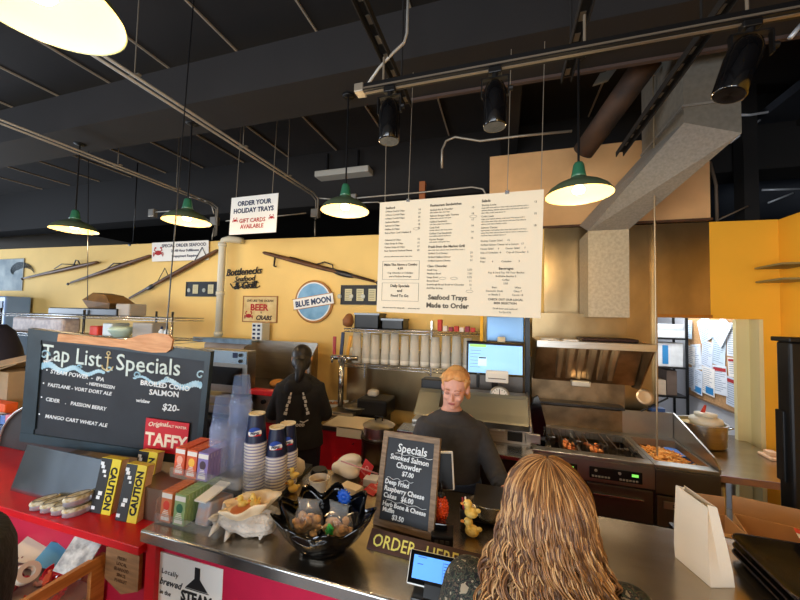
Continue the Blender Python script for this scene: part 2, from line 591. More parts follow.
# range hood duct, galvanised
d = thing('exhaust_duct', 'large galvanised exhaust duct rising diagonally behind the pendant lamp', 'duct', (.85, 3.4, 1.97))
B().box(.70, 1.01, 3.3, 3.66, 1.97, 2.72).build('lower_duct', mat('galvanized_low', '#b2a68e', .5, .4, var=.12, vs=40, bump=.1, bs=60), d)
lo = [(.70, 3.3, 2.72), (1.01, 3.3, 2.72), (1.01, 3.66, 2.80), (.70, 3.66, 2.86)]
hi = [(1.11, 2.6, 3.24), (1.41, 2.6, 3.13), (1.41, 3.3, 3.24), (1.11, 3.3, 3.34)]
B().loft([lo, hi]).build('slanted_duct', GALV, d)
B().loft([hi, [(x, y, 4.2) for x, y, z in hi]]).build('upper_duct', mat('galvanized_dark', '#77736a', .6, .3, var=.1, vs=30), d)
sm = B()
for z in (3.30,):
    sm.box(1.10, 1.42, 2.59, 3.31, z + .04, z + .055)
sm.build('seam_band', GALV, d)

# track rail and its struts
tr = thing('track_rail', 'long black track lighting rail with bright metal edges crossing above the menu board', 'track rail', (.4, 1.59, 3.1))
B().box(-.72, 3.2, 1.565, 1.615, 3.10, 3.135).build('rail_body', BLKMET, tr)
B().box(-.72, 3.2, 1.562, 1.5655, 3.105, 3.113).box(-.72, 3.2, 1.583, 1.597, 3.096, 3.0995).build('rail_edge', mat('rail_edge', '#8d8376', .4, .7), tr)
B().box(-.75, -.70, 1.56, 1.62, 3.095, 3.14, bev=.004).build('end_cap', EMT, tr)
for x, y1, lab in ((-.60, 2.04, 'left strut over the first spotlight'), (.325, 2.04, 'middle strut with holes'), (.887, 3.1, 'longest strut beside the duct')):
    o = B()
    o.box(x - .028, x - .022, -.6, y1, 3.27, 3.31).box(x + .022, x + .028, -.6, y1, 3.27, 3.31).box(x - .022, x + .022, -.6, y1, 3.305, 3.31)
    for k in range(int((y1 + .6) / .12)):
        o.box(x - .012, x + .012, -.55 + k * .12, -.50 + k * .12, 3.302, 3.3055, mi=1)
    o.cyl((x, 1.59, 3.135), (x, 1.59, 3.27), .006, n=8, mi=1)
    for yy in (-.3, 1.9):
        o.cyl((x, yy, 3.31), (x, yy, 4.0), .006, n=8)
    tag(o.build('ceiling_strut', [BEAMD, mat('strut_hole', '#8a7f70', .5, .5)]), 'black channel strut hanging from roof, ' + lab, 'strut', 'channel struts')
o = B().box(-.74, 3.3, 2.43, 2.46, 3.58, 3.6).build('beam_flange', mat('flange_brown', '#4a3b36', .7))
tag(o, 'thin brown flange along the rear lower edge of the beam', 'flange')


def spotlight(p, tilt, label, s=1):
    t = thing('spotlight', label, 'spotlight', p, group='track spotlights')
    M = Matrix.Rotation(R(tilt), 4, 'Y')
    can = B()
    can.lathe([(0, -.005), (.022, -.006), (.042, -.022), (.055, -.055), (.058, -.09), (.055, -.228), (.052, -.233), (.048, -.233), (0, -.231)], n=36)
    bmesh.ops.transform(can.bm, matrix=M @ Matrix.Diagonal((s, s, s, 1)), verts=can.bm.verts)
    can.build('can', BLKGLOSS, t, world=False, smooth=True)
    y = B().box(-.066, -.060, -.012, .012, -.08, .01).box(.060, .066, -.012, .012, -.08, .01).box(-.066, .066, -.012, .012, .008, .014)
    bmesh.ops.transform(y.bm, matrix=Matrix.Diagonal((s, s, s, 1)), verts=y.bm.verts)
    y.build('yoke', BLKMET, t, world=False)
    B().cyl((0, 0, .01), (0, 0, .06), .014, n=14).box(-.03, .03, -.018, .018, .03, .062, bev=.004).build('track_adapter', BLKMET, t, world=False)
    k = B().cyl((.066 * s, 0, -.05 * s), (.082 * s, 0, -.05 * s), .012, n=12)
    k.build('tilt_knob', BLKMET, t, world=False)


for px, tl, lab, s in ((390, 0, 'black can spotlight at the left end of the track', .95), (495, 0, 'black can spotlight in middle of track above menu board', .95), (752, 18, 'tilted black can spotlight at right end beside duct', 1.0)):
    p = at(px, 90, Y=1.59)
    spotlight((p.x, 1.59, 3.045), tl, lab, s)


# ---- pendant lamps
def pendant():
    t = thing('pendant_lamp', 'x', 'pendant lamp', (0, 0, 0), group='green enamel pendant lamps')
    sh = [(.042, .115), (.055, .10), (.085, .088), (.13, .066), (.165, .040), (.185, .012), (.190, 0)]
    B().lathe(sh, n=48).build('shade', GREEN2, t, world=False, smooth=True)
    B().lathe([(.187, .001), (.182, .013), (.160, .038), (.125, .062), (.08, .083), (.03, .09), (0, .09)], n=48).build('shade_lining', SHADEIN, t, world=False, smooth=True)
    B().lathe([(.0, .205), (.022, .205), (.030, .19), (.040, .13), (.046, .108), (.0, .108)], n=32).build('neck', GREEN, t, world=False, smooth=True)
    B().lathe([(0, .085), (.015, .08), (.018, .065), (.034, .045), (.037, .03), (.028, .016), (0, .010)], n=24).build('bulb', BULB, t, world=False, smooth=True)
    B().cyl((0, 0, .2), (0, 0, .88), .007, n=8).build('cord', BLACK, t, world=False)
    B().lathe([(0, .86), (.04, .87), (.05, .88), (0, .88)], n=20).build('ceiling_cup', BLKMET, t, world=False, smooth=True)
    return t


pl = pendant()
spots = [((.43, 2.27, 2.70), 'brightly lit green pendant lamp right of the menu board', 1.0), ((-1.134, 2.27, 2.71), 'green-necked pendant lamp left of the menu board', .94),
         ((-2.652, 2.27, 2.72), 'pendant lamp above the seafood order sign', 1.0), ((-4.10, 2.27, 2.72), 'farthest pendant lamp, above the wooden rifles', 1.0),
         ((-1.215, .56, 2.775), 'huge glowing pendant lamp close overhead at top corner', 1.0),
         ((.35, .56, 2.775), 'unseen added pendant lamp of the near row above the customer', 1.0), ((-2.77, .56, 2.775), 'unseen added pendant lamp of the near row left of the huge one', 1.0), ((-4.3, .56, 2.775), 'unseen added pendant lamp farthest left in the near row', 1.0)]  # unseen near-row lamps, added for warm light on counter and customer
for i, (p, lab, s) in enumerate(spots):
    M = Matrix.Translation(p) @ Matrix.Diagonal((s, s, 1, 1))
    if i == 0:
        pl.matrix_basis = M
        pl['label'] = lab
    else:
        copy_tree(pl, M=M, label=lab)
    l = bpy.data.lights.new('lamp_light', 'POINT')
    l.energy = 15
    l.color = (1.0, .74, .42)
    l.shadow_soft_size = .05
    lo_ = bpy.data.objects.new('lamp_light', l)
    COL.objects.link(lo_)
    lo_.location = (p[0], p[1], p[2] - .10)
o = thing('fluorescent_fixture', 'unlit white fluorescent fixture behind wall left of menu board', 'ceiling light', at(344, 174, Y=4.05))
B().box(-.40, .38, -.08, .1, -.03, .05, bev=.01).build('housing', mat('fixture_white', '#aaa79e', .6), o, world=False)
for s in (-.25, .2):
    B().cyl((s, 0, .05), (s, 0, .3), .02, n=10).build('stem', BLKMET, o, world=False)


# ================================================================ SIGNS ON AND ABOVE THE BACK WALL
def board(name, label, cat, M, W, Hh, mface, t=.012, mframe=None, fw_=.02, part='panel', group=None):
    """flat board: origin at lower-left corner of its face, z out of the face"""
    o = thing(name, label, cat, M=M, group=group)
    B().box(0, W, 0, Hh, -t, 0).build(part, mface, o, world=False)
    if mframe:
        f = B()
        f.box(-fw_, W + fw_, Hh, Hh + fw_, -t, .006).box(-fw_, W + fw_, -fw_, 0, -t, .006)
        f.box(-fw_, 0, 0, Hh, -t, .006).box(W, W + fw_, 0, Hh, -t, .006)
        f.build('frame', mframe, o, world=False)
    return o


def lettering(o, lines, mats, name='lettering'):
    b = B()
    for ln in lines:
        txt, x, y, sz = ln[:4]
        k = ln[4] if len(ln) > 4 else {}
        b.text(txt, TM(x, y, k.get('z', .002), k.get('rot', 0)), sz, k.get('al', 'LEFT'), k.get('mi', 0), k.get('bold', 0), shear=k.get('shear', 0), sx=k.get('sx', 1), sp=k.get('sp', 1))
    return b.build(name, mats, o, world=False)


# special order sign
M = frame_axes((-4.816, 3.6, 2.635), 4.5, -2.6, -.8)
o = board('seafood_sign', 'white sign with red crab about special seafood orders, above the wooden rifles', 'sign', M, .945, .268, WHITE, .006)
lettering(o, [('SPECIAL ORDER SEAFOOD', .54, .195, .062, dict(al='CENTER', bold=.0012)), ('24-48 Hour Fulfillment', .56, .125, .050, dict(al='CENTER', bold=.001)), ('Prepayment Required', .56, .05, .050, dict(al='CENTER', bold=.001))], INKN)


def crab(b, cx, cy, s, z=.002):
    b.ell((cx, cy, z), (s, s * .62, .0015), n=16, m=6)
    for sg in (-1, 1):
        for k in range(4):
            a = R(-45 + 22 * k)
            p1 = (cx + sg * s * (.8 + .7 * math.cos(a)), cy + s * .7 * math.sin(a) - s * .1, z)
            b.tube([(cx + sg * s * .6, cy, z), p1, (p1[0] + sg * s * .15, p1[1] - s * .35, z)], s * .07, 5)
        b.tube([(cx + sg * s * .6, cy + s * .3, z), (cx + sg * s * 1.2, cy + s * .7, z), (cx + sg * s * 1.0, cy + s * 1.15, z)], s * .13, 6)
        b.ell((cx + sg * s * .85, cy + s * 1.3, z), (s * .32, s * .22, .0015), n=10, m=6)


b = B()
crab(b, .11, .12, .055)
b.build('crab_print', INKR, o, world=False)
# hanging holiday sign
M = frame_axes((-2.896, 3.0, 2.787), -3, 1.3, .7)
o = board('holiday_sign', 'white hanging sign offering holiday trays and gift cards', 'sign', M, .631, .415, WHITE, .006)
lettering(o, [('ORDER YOUR', .32, .315, .072, dict(al='CENTER', bold=.0022)), ('HOLIDAY TRAYS', .315, .235, .072, dict(al='CENTER', bold=.0022)), ('GIFT CARDS', .31, .125, .064, dict(al='CENTER', mi=1, bold=.001)), ('AVAILABLE', .31, .06, .064, dict(al='CENTER', mi=1, bold=.001))], [INKN, INKR])
b = B()
crab(b, .075, .155, .022)
crab(b, .565, .16, .022)
b.build('crab_print', INKR, o, world=False)
for x in (.06, .55):
    B().tube([(x, .41, -.004), (x, 1.3, -.004)], .0035, 6).build('hanging_wire', EMT, o, world=False)

# menu board (bent very slightly off the wall direction), hung on two wires
MW, MH = 1.045, .755
M = frame_axes((-.838, 2.2, 1.969), -3.2, -1.5, 1.1)
o = board('menu_board', 'large cream menu board hanging over the kitchen counter', 'menu board', M, MW, MH, CREAMB, .012, part='panel')


def gib(n, seed):
    rr = random.Random(seed)
    W_ = ['halibut', 'chips', 'cod', 'prawn', 'oyster', 'shrimp', 'clam', 'salmon', 'slaw', 'fries', 'crab', 'tuna', 'roll', 'sauce', 'lemon', 'toast']
    s = []
    while len(' '.join(s)) < n:
        s.append(rr.choice(W_))
    return ' '.join(s)[:n]


L = []
bk = dict(mi=0)


def item(x, y, w, name, price, sz=.0165, sub=0, seed=0):
    L.append((name, x, y, sz, {}))
    L.append((price, x + w, y, sz, dict(al='RIGHT')))
    for i in range(sub):
        L.append((gib(int(w / .0058) if i < sub - 1 else 30, seed + i), x, y - .0155 * (i + 1), .0118, {}))


L.append(('Seafood', .045, .705, .021, dict(bold=.0004)))
for i, (n, p) in enumerate((('2 Piece Cod & Chips', '14'), ('3 Piece Cod & Chips', '17'), ('4 Piece Cod & Chips', '20'), ('Seafood Basket', '21'), ('Salmon & Chips', '18'), ('Halibut & Chips', '22'), ('Extra Piece Cod 5 Halibut 8', '  '), (' ', '  '), ('Calamari & Chips', '16'), ('Clam Strips & Chips', '15'), ('Oyster Strips & Chips', '17'), ('Beer Battered Seafood Platter', '24'))):
    item(.045, .682 - i * .0245, .25, n, p, .0165)
L.append((gib(42, 5), .045, .375, .0115, {}))
L.append(('Make The Above a Combo', .165, .316, .0215, dict(al='CENTER', bold=.0006)))
L.append(('4.99', .165, .290, .0215, dict(al='CENTER', bold=.0006)))
L.append(('Cup Chowder or Coleslaw', .165, .262, .0165, dict(al='CENTER')))
L.append(('and a Medium Beverage', .165, .238, .0165, dict(al='CENTER')))
L.append(('Daily Specials', .165, .172, .025, dict(al='CENTER', bold=.0006)))
L.append(('and', .165, .140, .025, dict(al='CENTER', bold=.0006)))
L.append(('Food To Go', .165, .106, .025, dict(al='CENTER', bold=.0006)))
L.append(('Ask your server for allergy info', .045, .028, .0125, {}))
L.append(('(541) 265-0000'[:0] + 'prices may vary', .23, .028, .0125, {}))
L.append(('Restaurant Sandwiches', .36, .700, .022, dict(bold=.0006)))
y = .672
for i, (n, p) in enumerate((('Grilled Ahi & Cheddar', '15'), ('Salmon Burger with Tomato', '16'), ('Halibut Sandwich', '17'), ('Crab Roll', '19'), ('Grilled Cod Sandwich', '14'), ('Oyster Burger', '15'))):
    item(.36, y, .285, n, p, .0165, 1, i + 30)
    y -= .0385
L.append(('Fresh from the Market Grill', .355, .430, .021, dict(bold=.0006)))
L.append((gib(46, 77), .355, .411, .0125, {}))
for i, n in enumerate(('Grilled Cod Dinner', 'Grilled Halibut Dinner', 'Grilled Salmon Dinner')):
    item(.355, .388 - i * .024, .29, n, '21')
L.append(('Clam Chowder', .352, .304, .021, dict(bold=.0004)))
for i, (n, p) in enumerate((('Small Cup', '5.50'), ('Medium Bowl', '7.50'), ('Large Bowl', '9.75'), ('Bread Bowl', '11'), ('Sourdough Bread Bowl w/ Chowder', '12'), ('Add Bay Shrimp', '3'))):
    item(.352, .280 - i * .0235, .29, n, p)
L.append(('Seafood Trays', .49, .094, .044, dict(al='CENTER', bold=.0014)))
L.append(('Made to Order', .49, .042, .044, dict(al='CENTER', bold=.0014)))
L.append(('Salads', .69, .705, .022, dict(bold=.0006)))
y = .680
for i, (n, p) in enumerate((('Shrimp Louie', '15'), ('Crab Louie', '19'), ('Salmon Caesar', '18'))):
    item(.69, y, .32, n, p, .0165, 3, i * 7 + 50)
    y -= .0700
for i, n in enumerate(('Shrimp Caesar Salad      15', 'Grilled Salmon Caesar w/ a Lemon   17', 'House Salad      6        Caesar Salad      7', 'Side of Coleslaw  4       Cup of Chowder  5')):
    L.append((n, .69, .458 - i * .0245, .0158, {}))
L.append(('Sides', .69, .352, .0165, {}))
L.append(('Fries         4           Coleslaw         3', .69, .330, .0158, {}))
L.append(('Beverages', .845, .285, .021, dict(al='CENTER', bold=.0005)))
for i, n in enumerate(('Pop & Iced Tea  Fill Your Bucket', 'Refillable Bottles 3', 'Coffee', '2.50')):
    L.append((n, .845, .262 - i * .022, .0158, dict(al='CENTER')))
for i, (n, q) in enumerate((('Beer', 'Wine'), ('Domestic Draft', 'Glass 7'), ('or Bottle 5', 'Carafe 18'))):
    L.append((n, .78, .172 - i * .022, .0158, dict(al='CENTER')))
    L.append((q, .915, .172 - i * .022, .0158, dict(al='CENTER')))
L.append(('CHECK OUT OUR LOCAL', .845, .098, .0175, dict(al='CENTER', bold=.0004)))
L.append(('BEER SELECTION', .845, .076, .0175, dict(al='CENTER', bold=.0004)))
L.append(('Draft beer and seafood', .845, .044, .015, dict(al='CENTER')))
L.append(('To Go 6.95', .845, .022, .015, dict(al='CENTER')))
lettering(o, L, INKG)
b = B()


def rect(b, x0, x1, y0, y1, t=.0015, z=.0015):
    b.box(x0, x1, y0, y0 + t, 0, z).box(x0, x1, y1 - t, y1, 0, z).box(x0, x0 + t, y0, y1, 0, z).box(x1 - t, x1, y0, y1, 0, z)


rect(b, .035, .298, .222, .348)
rect(b, .035, .298, .078, .200)
for x, y in ((.27, .56), (.64, .62), (.53, .231), (.63, .15), (.455, .231)):
    b.tube([(x + .022 * math.cos(a * PI / 6), y + .008 * math.sin(a * PI / 6), .001) for a in range(12)], .0007, 4, closed=True)
b.build('printed_rule', INKG, o, world=False)
for x, yy in ((.045, 1.3), (.205, 1.3), (.84, 1.3), (1.03, 1.3)):
    B().tube([(x, MH - .005, -.006), (x - .01 * (x < .1), MH + .006, -.006), (x - (.04 if x < .1 else 0), MH + yy - .05, -.03)], .0022, 6).build('hanging_wire', EMT, o, world=False)
for x in (.205, .84):
    B().box(x - .012, x + .012, MH - .012, MH + .012, -.016, .004, bev=.002).build('clip', CHROME, o, world=False)

# round moon sign
p = at(313.5, 301.5, Y=WY - .03)
rr = .262
o = thing('round_beer_sign', 'round blue and white beer sign reading BLUE MOON on back wall', 'sign', M=frame_axes(p, 0, 0, 0))
B().lathe([(0, -.02), (rr, -.02), (rr, .0), (rr - .012, .006), (rr - .028, .0), (0, .0)], n=64, M=Matrix()).build('rim', mat('sign_brown', '#a8753e', .5), o, world=False, smooth=False)
B().cyl((0, 0, .0), (0, 0, .004), rr - .026, n=64).build('blue_face', mat('sign_blue', '#5f94bf', .5, col2='#7fb2d6', vs=6), o, world=False)
B().lathe([(rr - .04, .004), (rr - .04, .0065), (rr - .026, .0065), (rr - .026, .004)], n=64).build('white_ring', WHITE, o, world=False)
bb = B()
bb.box(-.275, .275, -.062, .062, .004, .012, M=Matrix.Rotation(R(9), 4, 'Z'))
bb.build('name_band', WHITE, o, world=False)
bb = B()
bb.text('BLUE MOON', Matrix.Rotation(R(9), 4, 'Z') @ TM(0, -.036, .013), .098, 'CENTER', bold=.004, sx=.88)
bb.build('lettering', mat('sign_navy', '#1f3a63', .6), o, world=False)
bb = B()
bb.box(-.285, .285, .062, .070, .004, .013, M=Matrix.Rotation(R(9), 4, 'Z')).box(-.285, .285, -.070, -.062, .004, .013, M=Matrix.Rotation(R(9), 4, 'Z'))
bb.build('band_edge', mat('sign_brown', '#a8753e', .5), o, world=False)

# beers & crabs sign
p0, p1 = at(243, 321, Y=WY - .012), at(277, 297, Y=WY - .012)
W_, H_ = p1.x - p0.x, p1.z - p0.z
o = board('crab_sign', 'old tin sign with red letters BEER and crabs', 'sign', frame_axes(p0, 0, 0, 0), W_, H_, mat('tin_cream', '#d9c48f', .6, col2='#c2a56b', vs=7), .008, mat('tin_brown', '#9a6a3a', .5), .012)
lettering(o, [('LIVE LIKE THE OCEAN', W_ / 2, H_ * .80, H_ * .13, dict(al='CENTER', bold=.001)), ('BEER', W_ * .48, H_ * .45, H_ * .36, dict(al='CENTER', mi=1, bold=.004, sx=1.1)), ('CRABS', W_ * .62, H_ * .07, H_ * .25, dict(al='CENTER', bold=.003, shear=.3)), ('&', W_ * .55, H_ * .33, H_ * .12, dict(al='CENTER'))], [mat('ink_brown', '#3a2a2a', .8), INKR])
b = B()
crab(b, W_ * .17, H_ * .22, .042)
b.build('crab_print', INKR, o, world=False)

# iron word cut-out sign
p0 = at(226, 291, Y=WY - .02)
p1 = at(261, 266, Y=WY - .02)
o = thing('metal_word_sign', 'black cut metal word sign on the wall right of white pipe', 'sign', M=frame_axes(p0, 0, 0, 0))
W_, H_ = p1.x - p0.x, p1.z - p0.z
b = B()
b.text('Bottlenecks', TM(W_ / 2, H_ * .66, 0, 3), .13, 'CENTER', bold=.002, ext=.004, shear=.3, sx=.92)
b.text('Seafood', TM(W_ / 2 + .02, H_ * .40, 0, 3), .10, 'CENTER', bold=.001, ext=.004, shear=.3)
b.text('& Grill', TM(W_ * .55, H_ * .1, 0, 3), .13, 'CENTER', bold=.004, ext=.004, shear=.3)
for k in range(5):
    x = W_ * (.12 + .17 * k)
    b.tube([(x, H_ * .30, 0), (x + .05, H_ * .12, 0), (x + .1, H_ * .2, 0)], .008, 6)
b.box(W_ * .2, W_ * .95, H_ * .34, H_ * .36, -.004, .004)
b.build('cut_letters', BLKMET, o, world=False)

# little card frames on the wall
for (a, c, n, lab) in (((186, 296), (217, 282), 2, 'black frame holding two cards, left of the white pipe'), ((341, 304), (377, 285.5), 3, 'black frame holding small cards, beside the menu board')):
    p0, p1 = at(*a, Y=WY - .015), at(*c, Y=WY - .015)
    W_, H_ = p1.x - p0.x, p1.z - p0.z
    o = board('framed_cards', lab, 'frame', frame_axes(p0, 0, 0, 0), W_, H_, BLKMET, .012, mat('frame_navy', '#20222c', .5), .006)
    for k in range(n):
        x = W_ * (k + .62) / n
        B().box(x - .045, x + .045, H_ * .18, H_ * .82, 0, .004).build('card', mat('card_ivory', '#cfc79f', .7), o, world=False)
        q = B().cyl((x - .115, H_ * .42, 0), (x - .115, H_ * .42, .006), .028, n=16)
        q.build('medal', mat('medal', '#9d9b8c', .4, .4), o, world=False)
        bb = B()
        for j in range(6):
            bb.box(x - .035, x + .03, H_ * (.26 + .09 * j), H_ * (.28 + .09 * j), .004, .0052)
        bb.build('card_print', INKG, o, world=False)

# print at far left
p0, p1 = at(-14, 290, Y=WY - .01), at(24, 259, Y=WY - .01)
o = board('framed_print', 'grey print pinned to the wall at the far left edge', 'picture', frame_axes(p0, 0, 0, 0), p1.x - p0.x, p1.z - p0.z, mat('print_grey', '#6f7f88', .7, col2='#a7b2b2', vs=2.5), .01, mat('print_edge', '#8a8d84', .6), .012)
b = B()
for k in range(14):
    b.tube([(.9 + .42 * math.cos(a) * (1 - k * .05), .28 + .2 * math.sin(a) * (1 - k * .05), .002) for a in [R(20 * j + k * 7) for j in range(6)]], .004, 4)
b.build('net_drawing', mat('print_ink', '#39434a', .8), o, world=False)


# ---- antique wooden rifles on the wall
def rifle(butt, muzzle, label, kind):
    a, c = at(*butt, Y=WY - .06), at(*muzzle, Y=WY - .06)
    d = c - a
    Ln = d.length
    xa = d.normalized()
    za = Vector((-xa.z, 0, xa.x)) if xa.x > 0 else Vector((xa.z, 0, -xa.x))
    M = Matrix((xa, za.cross(xa), za)).transposed().to_4x4()
    M.translation = a
    o = thing('wooden_harpoon_gun', label, 'harpoon gun', M=M, group='wooden harpoon guns on the wall')
    W = DWOOD
    s = B()
    prof = [(0, .012), (.02, .022), (.10, .025), (.30, .03), (.55, .026), (.72, .014), (1.0, .008)]
    s.tube([(t * Ln, 0, 0) for t, r in prof], [r for t, r in prof], 10)
    s.build('stock', mat('rifle_wood', '#6a4322', .5, col2='#4b2d17', vs=6), o, world=False, smooth=True)
    B().cyl((Ln * .25, 0, .03), (Ln * .97, 0, .012), .010, n=8).build('barrel', DKSTEEL, o, world=False, smooth=True)
    g = B()
    if kind == 0:
        g.tube([(.22 * Ln, 0, .02), (.24 * Ln, 0, .09), (.27 * Ln, 0, .11), (.30 * Ln, 0, .03)], .010, 6)
        g.tube([(.28 * Ln, 0, .04), (.45 * Ln, 0, .10), (.55 * Ln, 0, .05)], .007, 6)
    elif kind == 1:
        g.tube([(.30 * Ln, 0, .02), (.42 * Ln, 0, .075), (.52 * Ln, 0, .02)], .009, 6)
        g.ell((.22 * Ln, 0, .0), (.05, .02, .035))
    elif kind == 2:
        for x in (.12, .52):
            g.tube([(x * Ln, 0, .02), (x * Ln + .02, 0, .15), (x * Ln + .2, 0, .03)], .006, 6)
        g.ell((.72 * Ln, 0, .0), (.09, .02, .035))
    else:
        g.tube([(.12 * Ln, 0, -.02), (.13 * Ln, 0, -.13), (.15 * Ln, 0, -.13)], .012, 6)
        g.tube([(.48 * Ln, 0, .02), (.55 * Ln, 0, .08), (.62 * Ln, 0, .07), (.64 * Ln, 0, .0)], .008, 6)
        g.ell((.72 * Ln, 0, .0), (.16, .02, .034))
    g.build('lock_fittings', DKSTEEL, o, world=False, smooth=True)
    g = B().ell((Ln, 0, 0), (.03, .015, .022))
    g.build('tip', DKSTEEL, o, world=False, smooth=True)


rifle((98, 262), (22, 279), 'leftmost wooden harpoon gun on the yellow wall', 0)
rifle((151, 255.5), (68, 284), 'second wooden harpoon gun, left of the seafood sign', 1)
rifle((218, 250), (127, 300), 'long wooden harpoon gun below the seafood sign', 2)
rifle((263, 252.5), (378, 283), 'wooden harpoon gun between holiday sign and menu board', 3)

# white standpipe in front of the wall
o = thing('white_drain_pipe', 'white vertical pipe with elbow in front of yellow wall', 'pipe', at(218, 420, Y=3.45))
x = at(220, 300, Y=3.5).x
zt = at(222, 239, Y=3.5).z
B().tube([(x, 3.5, 1.62), (x, 3.5, zt - .08), (x + .02, 3.5, zt - .02), (x + .08, 3.52, zt), (x + .16, 3.60, zt), (x + .17, 3.65, zt)], .042, 16).build('pipe', mat('pvc_white', '#c9c6b6', .5), o, smooth=True)
b = B()
for z in (1.64, 2.15, zt - .10):
    b.lathe([(.043, z), (.052, z), (.052, z + .05), (.043, z + .05)], c=(x, 3.5, 0), n=20)
b.build('coupling', mat('pvc_white', '#c9c6b6', .5), o, smooth=True)
# outlet box
p = at(259.5, 331, Y=3.55)
o = thing('outlet_tower', 'white multi-socket outlet tower above the griddle', 'outlet box', p)
B().box(-.075, .075, -.05, .10, -.12, .10, bev=.008).build('box_body', mat('outlet_white', '#ccd5dd', .5), o, world=False)
b = B()
for i in range(4):
    for s in (-.038, .03):
        b.box(s - .018, s + .018, -.056, -.05, .055 - i * .05, .08 - i * .05)
b.build('socket', INKN, o, world=False)
# sprig of dark fixture over wall between rifles
p = at(133, 245, Y=3.75)
o = tag(B().ell(p, (.07, .06, .05)).cyl(p + Vector((0, 0, .03)), p + Vector((0, 0, 1.3)), .008, n=6).build('speaker_pod', BLACK, smooth=True), 'small black pod hanging above wall beside seafood sign', 'speaker')

# blue board at left
p0, p1 = at(-30, 420, Y=3.6), at(27, 297, Y=3.6)
o = thing('blue_freezer', 'tall pale blue freezer door at the left edge', 'freezer', (p0.x, 3.6, 0))
B().box(p0.x, p1.x, 3.35, 3.66, 0, p1.z, bev=.02).build('body', mat('freezer_blue', '#6f8fc0', .4, col2='#86a6d2', vs=1.5), o)
B().box(p1.x - .16, p1.x - .06, 3.34, 3.35, p1.z - .22, p1.z - .08).build('badge', mat('badge_dark', '#24344f', .5), o)


# ================================================================ BACK KITCHEN (left part)
def wire_shelf(name, label, x0, x1, y0, y1, z, posts=(), z0=0, lip=.03, ztop_=None, group=None, step=.05):
    o = thing(name, label, 'wire shelf', ((x0 + x1) / 2, (y0 + y1) / 2, z), group=group)
    b = B()
    for zz in (z, z - lip):
        b.tube([(x0, y0, zz), (x1, y0, zz), (x1, y1, zz), (x0, y1, zz)], .0045, 6, closed=True)
    n = int((x1 - x0) / step)
    for k in range(n + 1):
        xx = x0 + (x1 - x0) * k / n
        b.tube([(xx, y0, z + .002), (xx, y1, z + .002)], .0025, 5)
        b.tube([(xx, y0, z), (xx + step / 2, y0, z - lip), (xx + step * .98, y0, z)] if k < n else [(xx, y0, z), (xx, y0, z - lip)], .002, 4)
    b.build('wire_deck', CHROME, o, smooth=True)
    for (px_, py_) in posts:
        B().cyl((px_, py_, z0), (px_, py_, (ztop_ or z) + .03), .013, n=10).build('post', CHROME, o, smooth=True)
    return o


# long rack at left behind the chalkboard
wire_shelf('wire_rack', 'long chrome wire rack behind the tap list chalkboard', -6.4, -3.35, 2.75, 3.15, 1.86, [(-6.35, 2.78), (-4.75, 2.78), (-3.38, 2.78), (-4.05, 3.12)], 0, ztop_=1.9)
wire_shelf('wire_rack', 'lower deck of the wire rack just above the chalkboard', -6.4, -3.35, 2.75, 3.15, 1.62, [], 0, step=.08)
RK = 1.865
o = thing('wooden_boat_model', 'brown wooden hull-shaped box lying on wire rack', 'box', (-4.62, 2.95, 1.95))
B().loft([[(-.16, -.12, .0), (.20, -.12, .0), (.20, .12, .0), (-.16, .12, .0)], [(-.22, -.15, .10), (.25, -.15, .06), (.25, .15, .06), (-.22, .15, .10)], [(-.12, -.10, .19), (.10, -.1, .16), (.10, .1, .16), (-.12, .1, .19)]]).build('hull', mat('hull_brown', '#7a5a2c', .6, col2='#5f4420', vs=5), o, world=False)
B().box(-.2, .2, -.14, .14, -.02, .0).build('base_board', DWOOD, o, world=False)
o = tag(B().box(-5.45, -4.25, 2.80, 3.1, RK, RK + .085, bev=.01).build('black_tray_stack', BLACK), 'long black tray lying on the wire rack', 'tray')
for i, (x0, x1, z0, h, m, lab) in enumerate(((-6.2, -5.2, 1.63, .19, mat('bread_bag', '#a99c9c', .6, col2='#c9bcb6', vs=20), 'pale bag of rolls on the lower deck at left'),
                                           (-4.72, -4.58, 1.63, .11, mat('red_tub', '#d8402c', .5), 'small red tub on rack behind chalkboard'),
                                           (-4.30, -4.08, 1.87, .14, mat('grey_box', '#9a948c', .6), 'grey carton on the top deck of rack'),
                                           (-4.02, -3.72, 1.63, .17, mat('grey_box', '#9a948c', .6), 'grey carton on the lower deck behind chalkboard'),
                                           (-4.50, -4.34, 1.63, .15, mat('clear_tub', '#b7c0c0', .3), 'clear tub beside the small red tub'))):
    o = B().box(x0, x1, 2.82, 3.02, z0, z0 + h, bev=.03 if i == 0 else .012)
    tag(o.build('food_box' if i not in (1, 4) else 'food_tub', m), lab, 'box')
tag(B().lathe([(0, 1.63), (.07, 1.63), (.12, 1.70), (.13, 1.72), (.1, 1.745), (.0, 1.755)], c=(-4.18, 2.82, 0), n=24).build('green_bowl', mat('pale_green', '#b9cfc0', .4), smooth=True), 'pale green bowl upturned on rack behind chalkboard', 'bowl')
for k in range(2):
    p = (-3.55 + .075 * k, 2.80, 1.63)
    t = thing('squeeze_bottle', '%s small white bottle on the rack above the chalkboard corner' % ('left' if k == 0 else 'right'), 'bottle', p, group='small bottles on the rack')
    B().lathe([(0, 0), (.025, 0), (.027, .09), (.015, .11), (0, .11)], n=16).build('bottle_body', mat('bottle_white', '#ccd4dc', .3), t, world=False, smooth=True)
    B().cyl((0, 0, .11), (0, 0, .14), .011, n=10).build('cap', INKN, t, world=False)
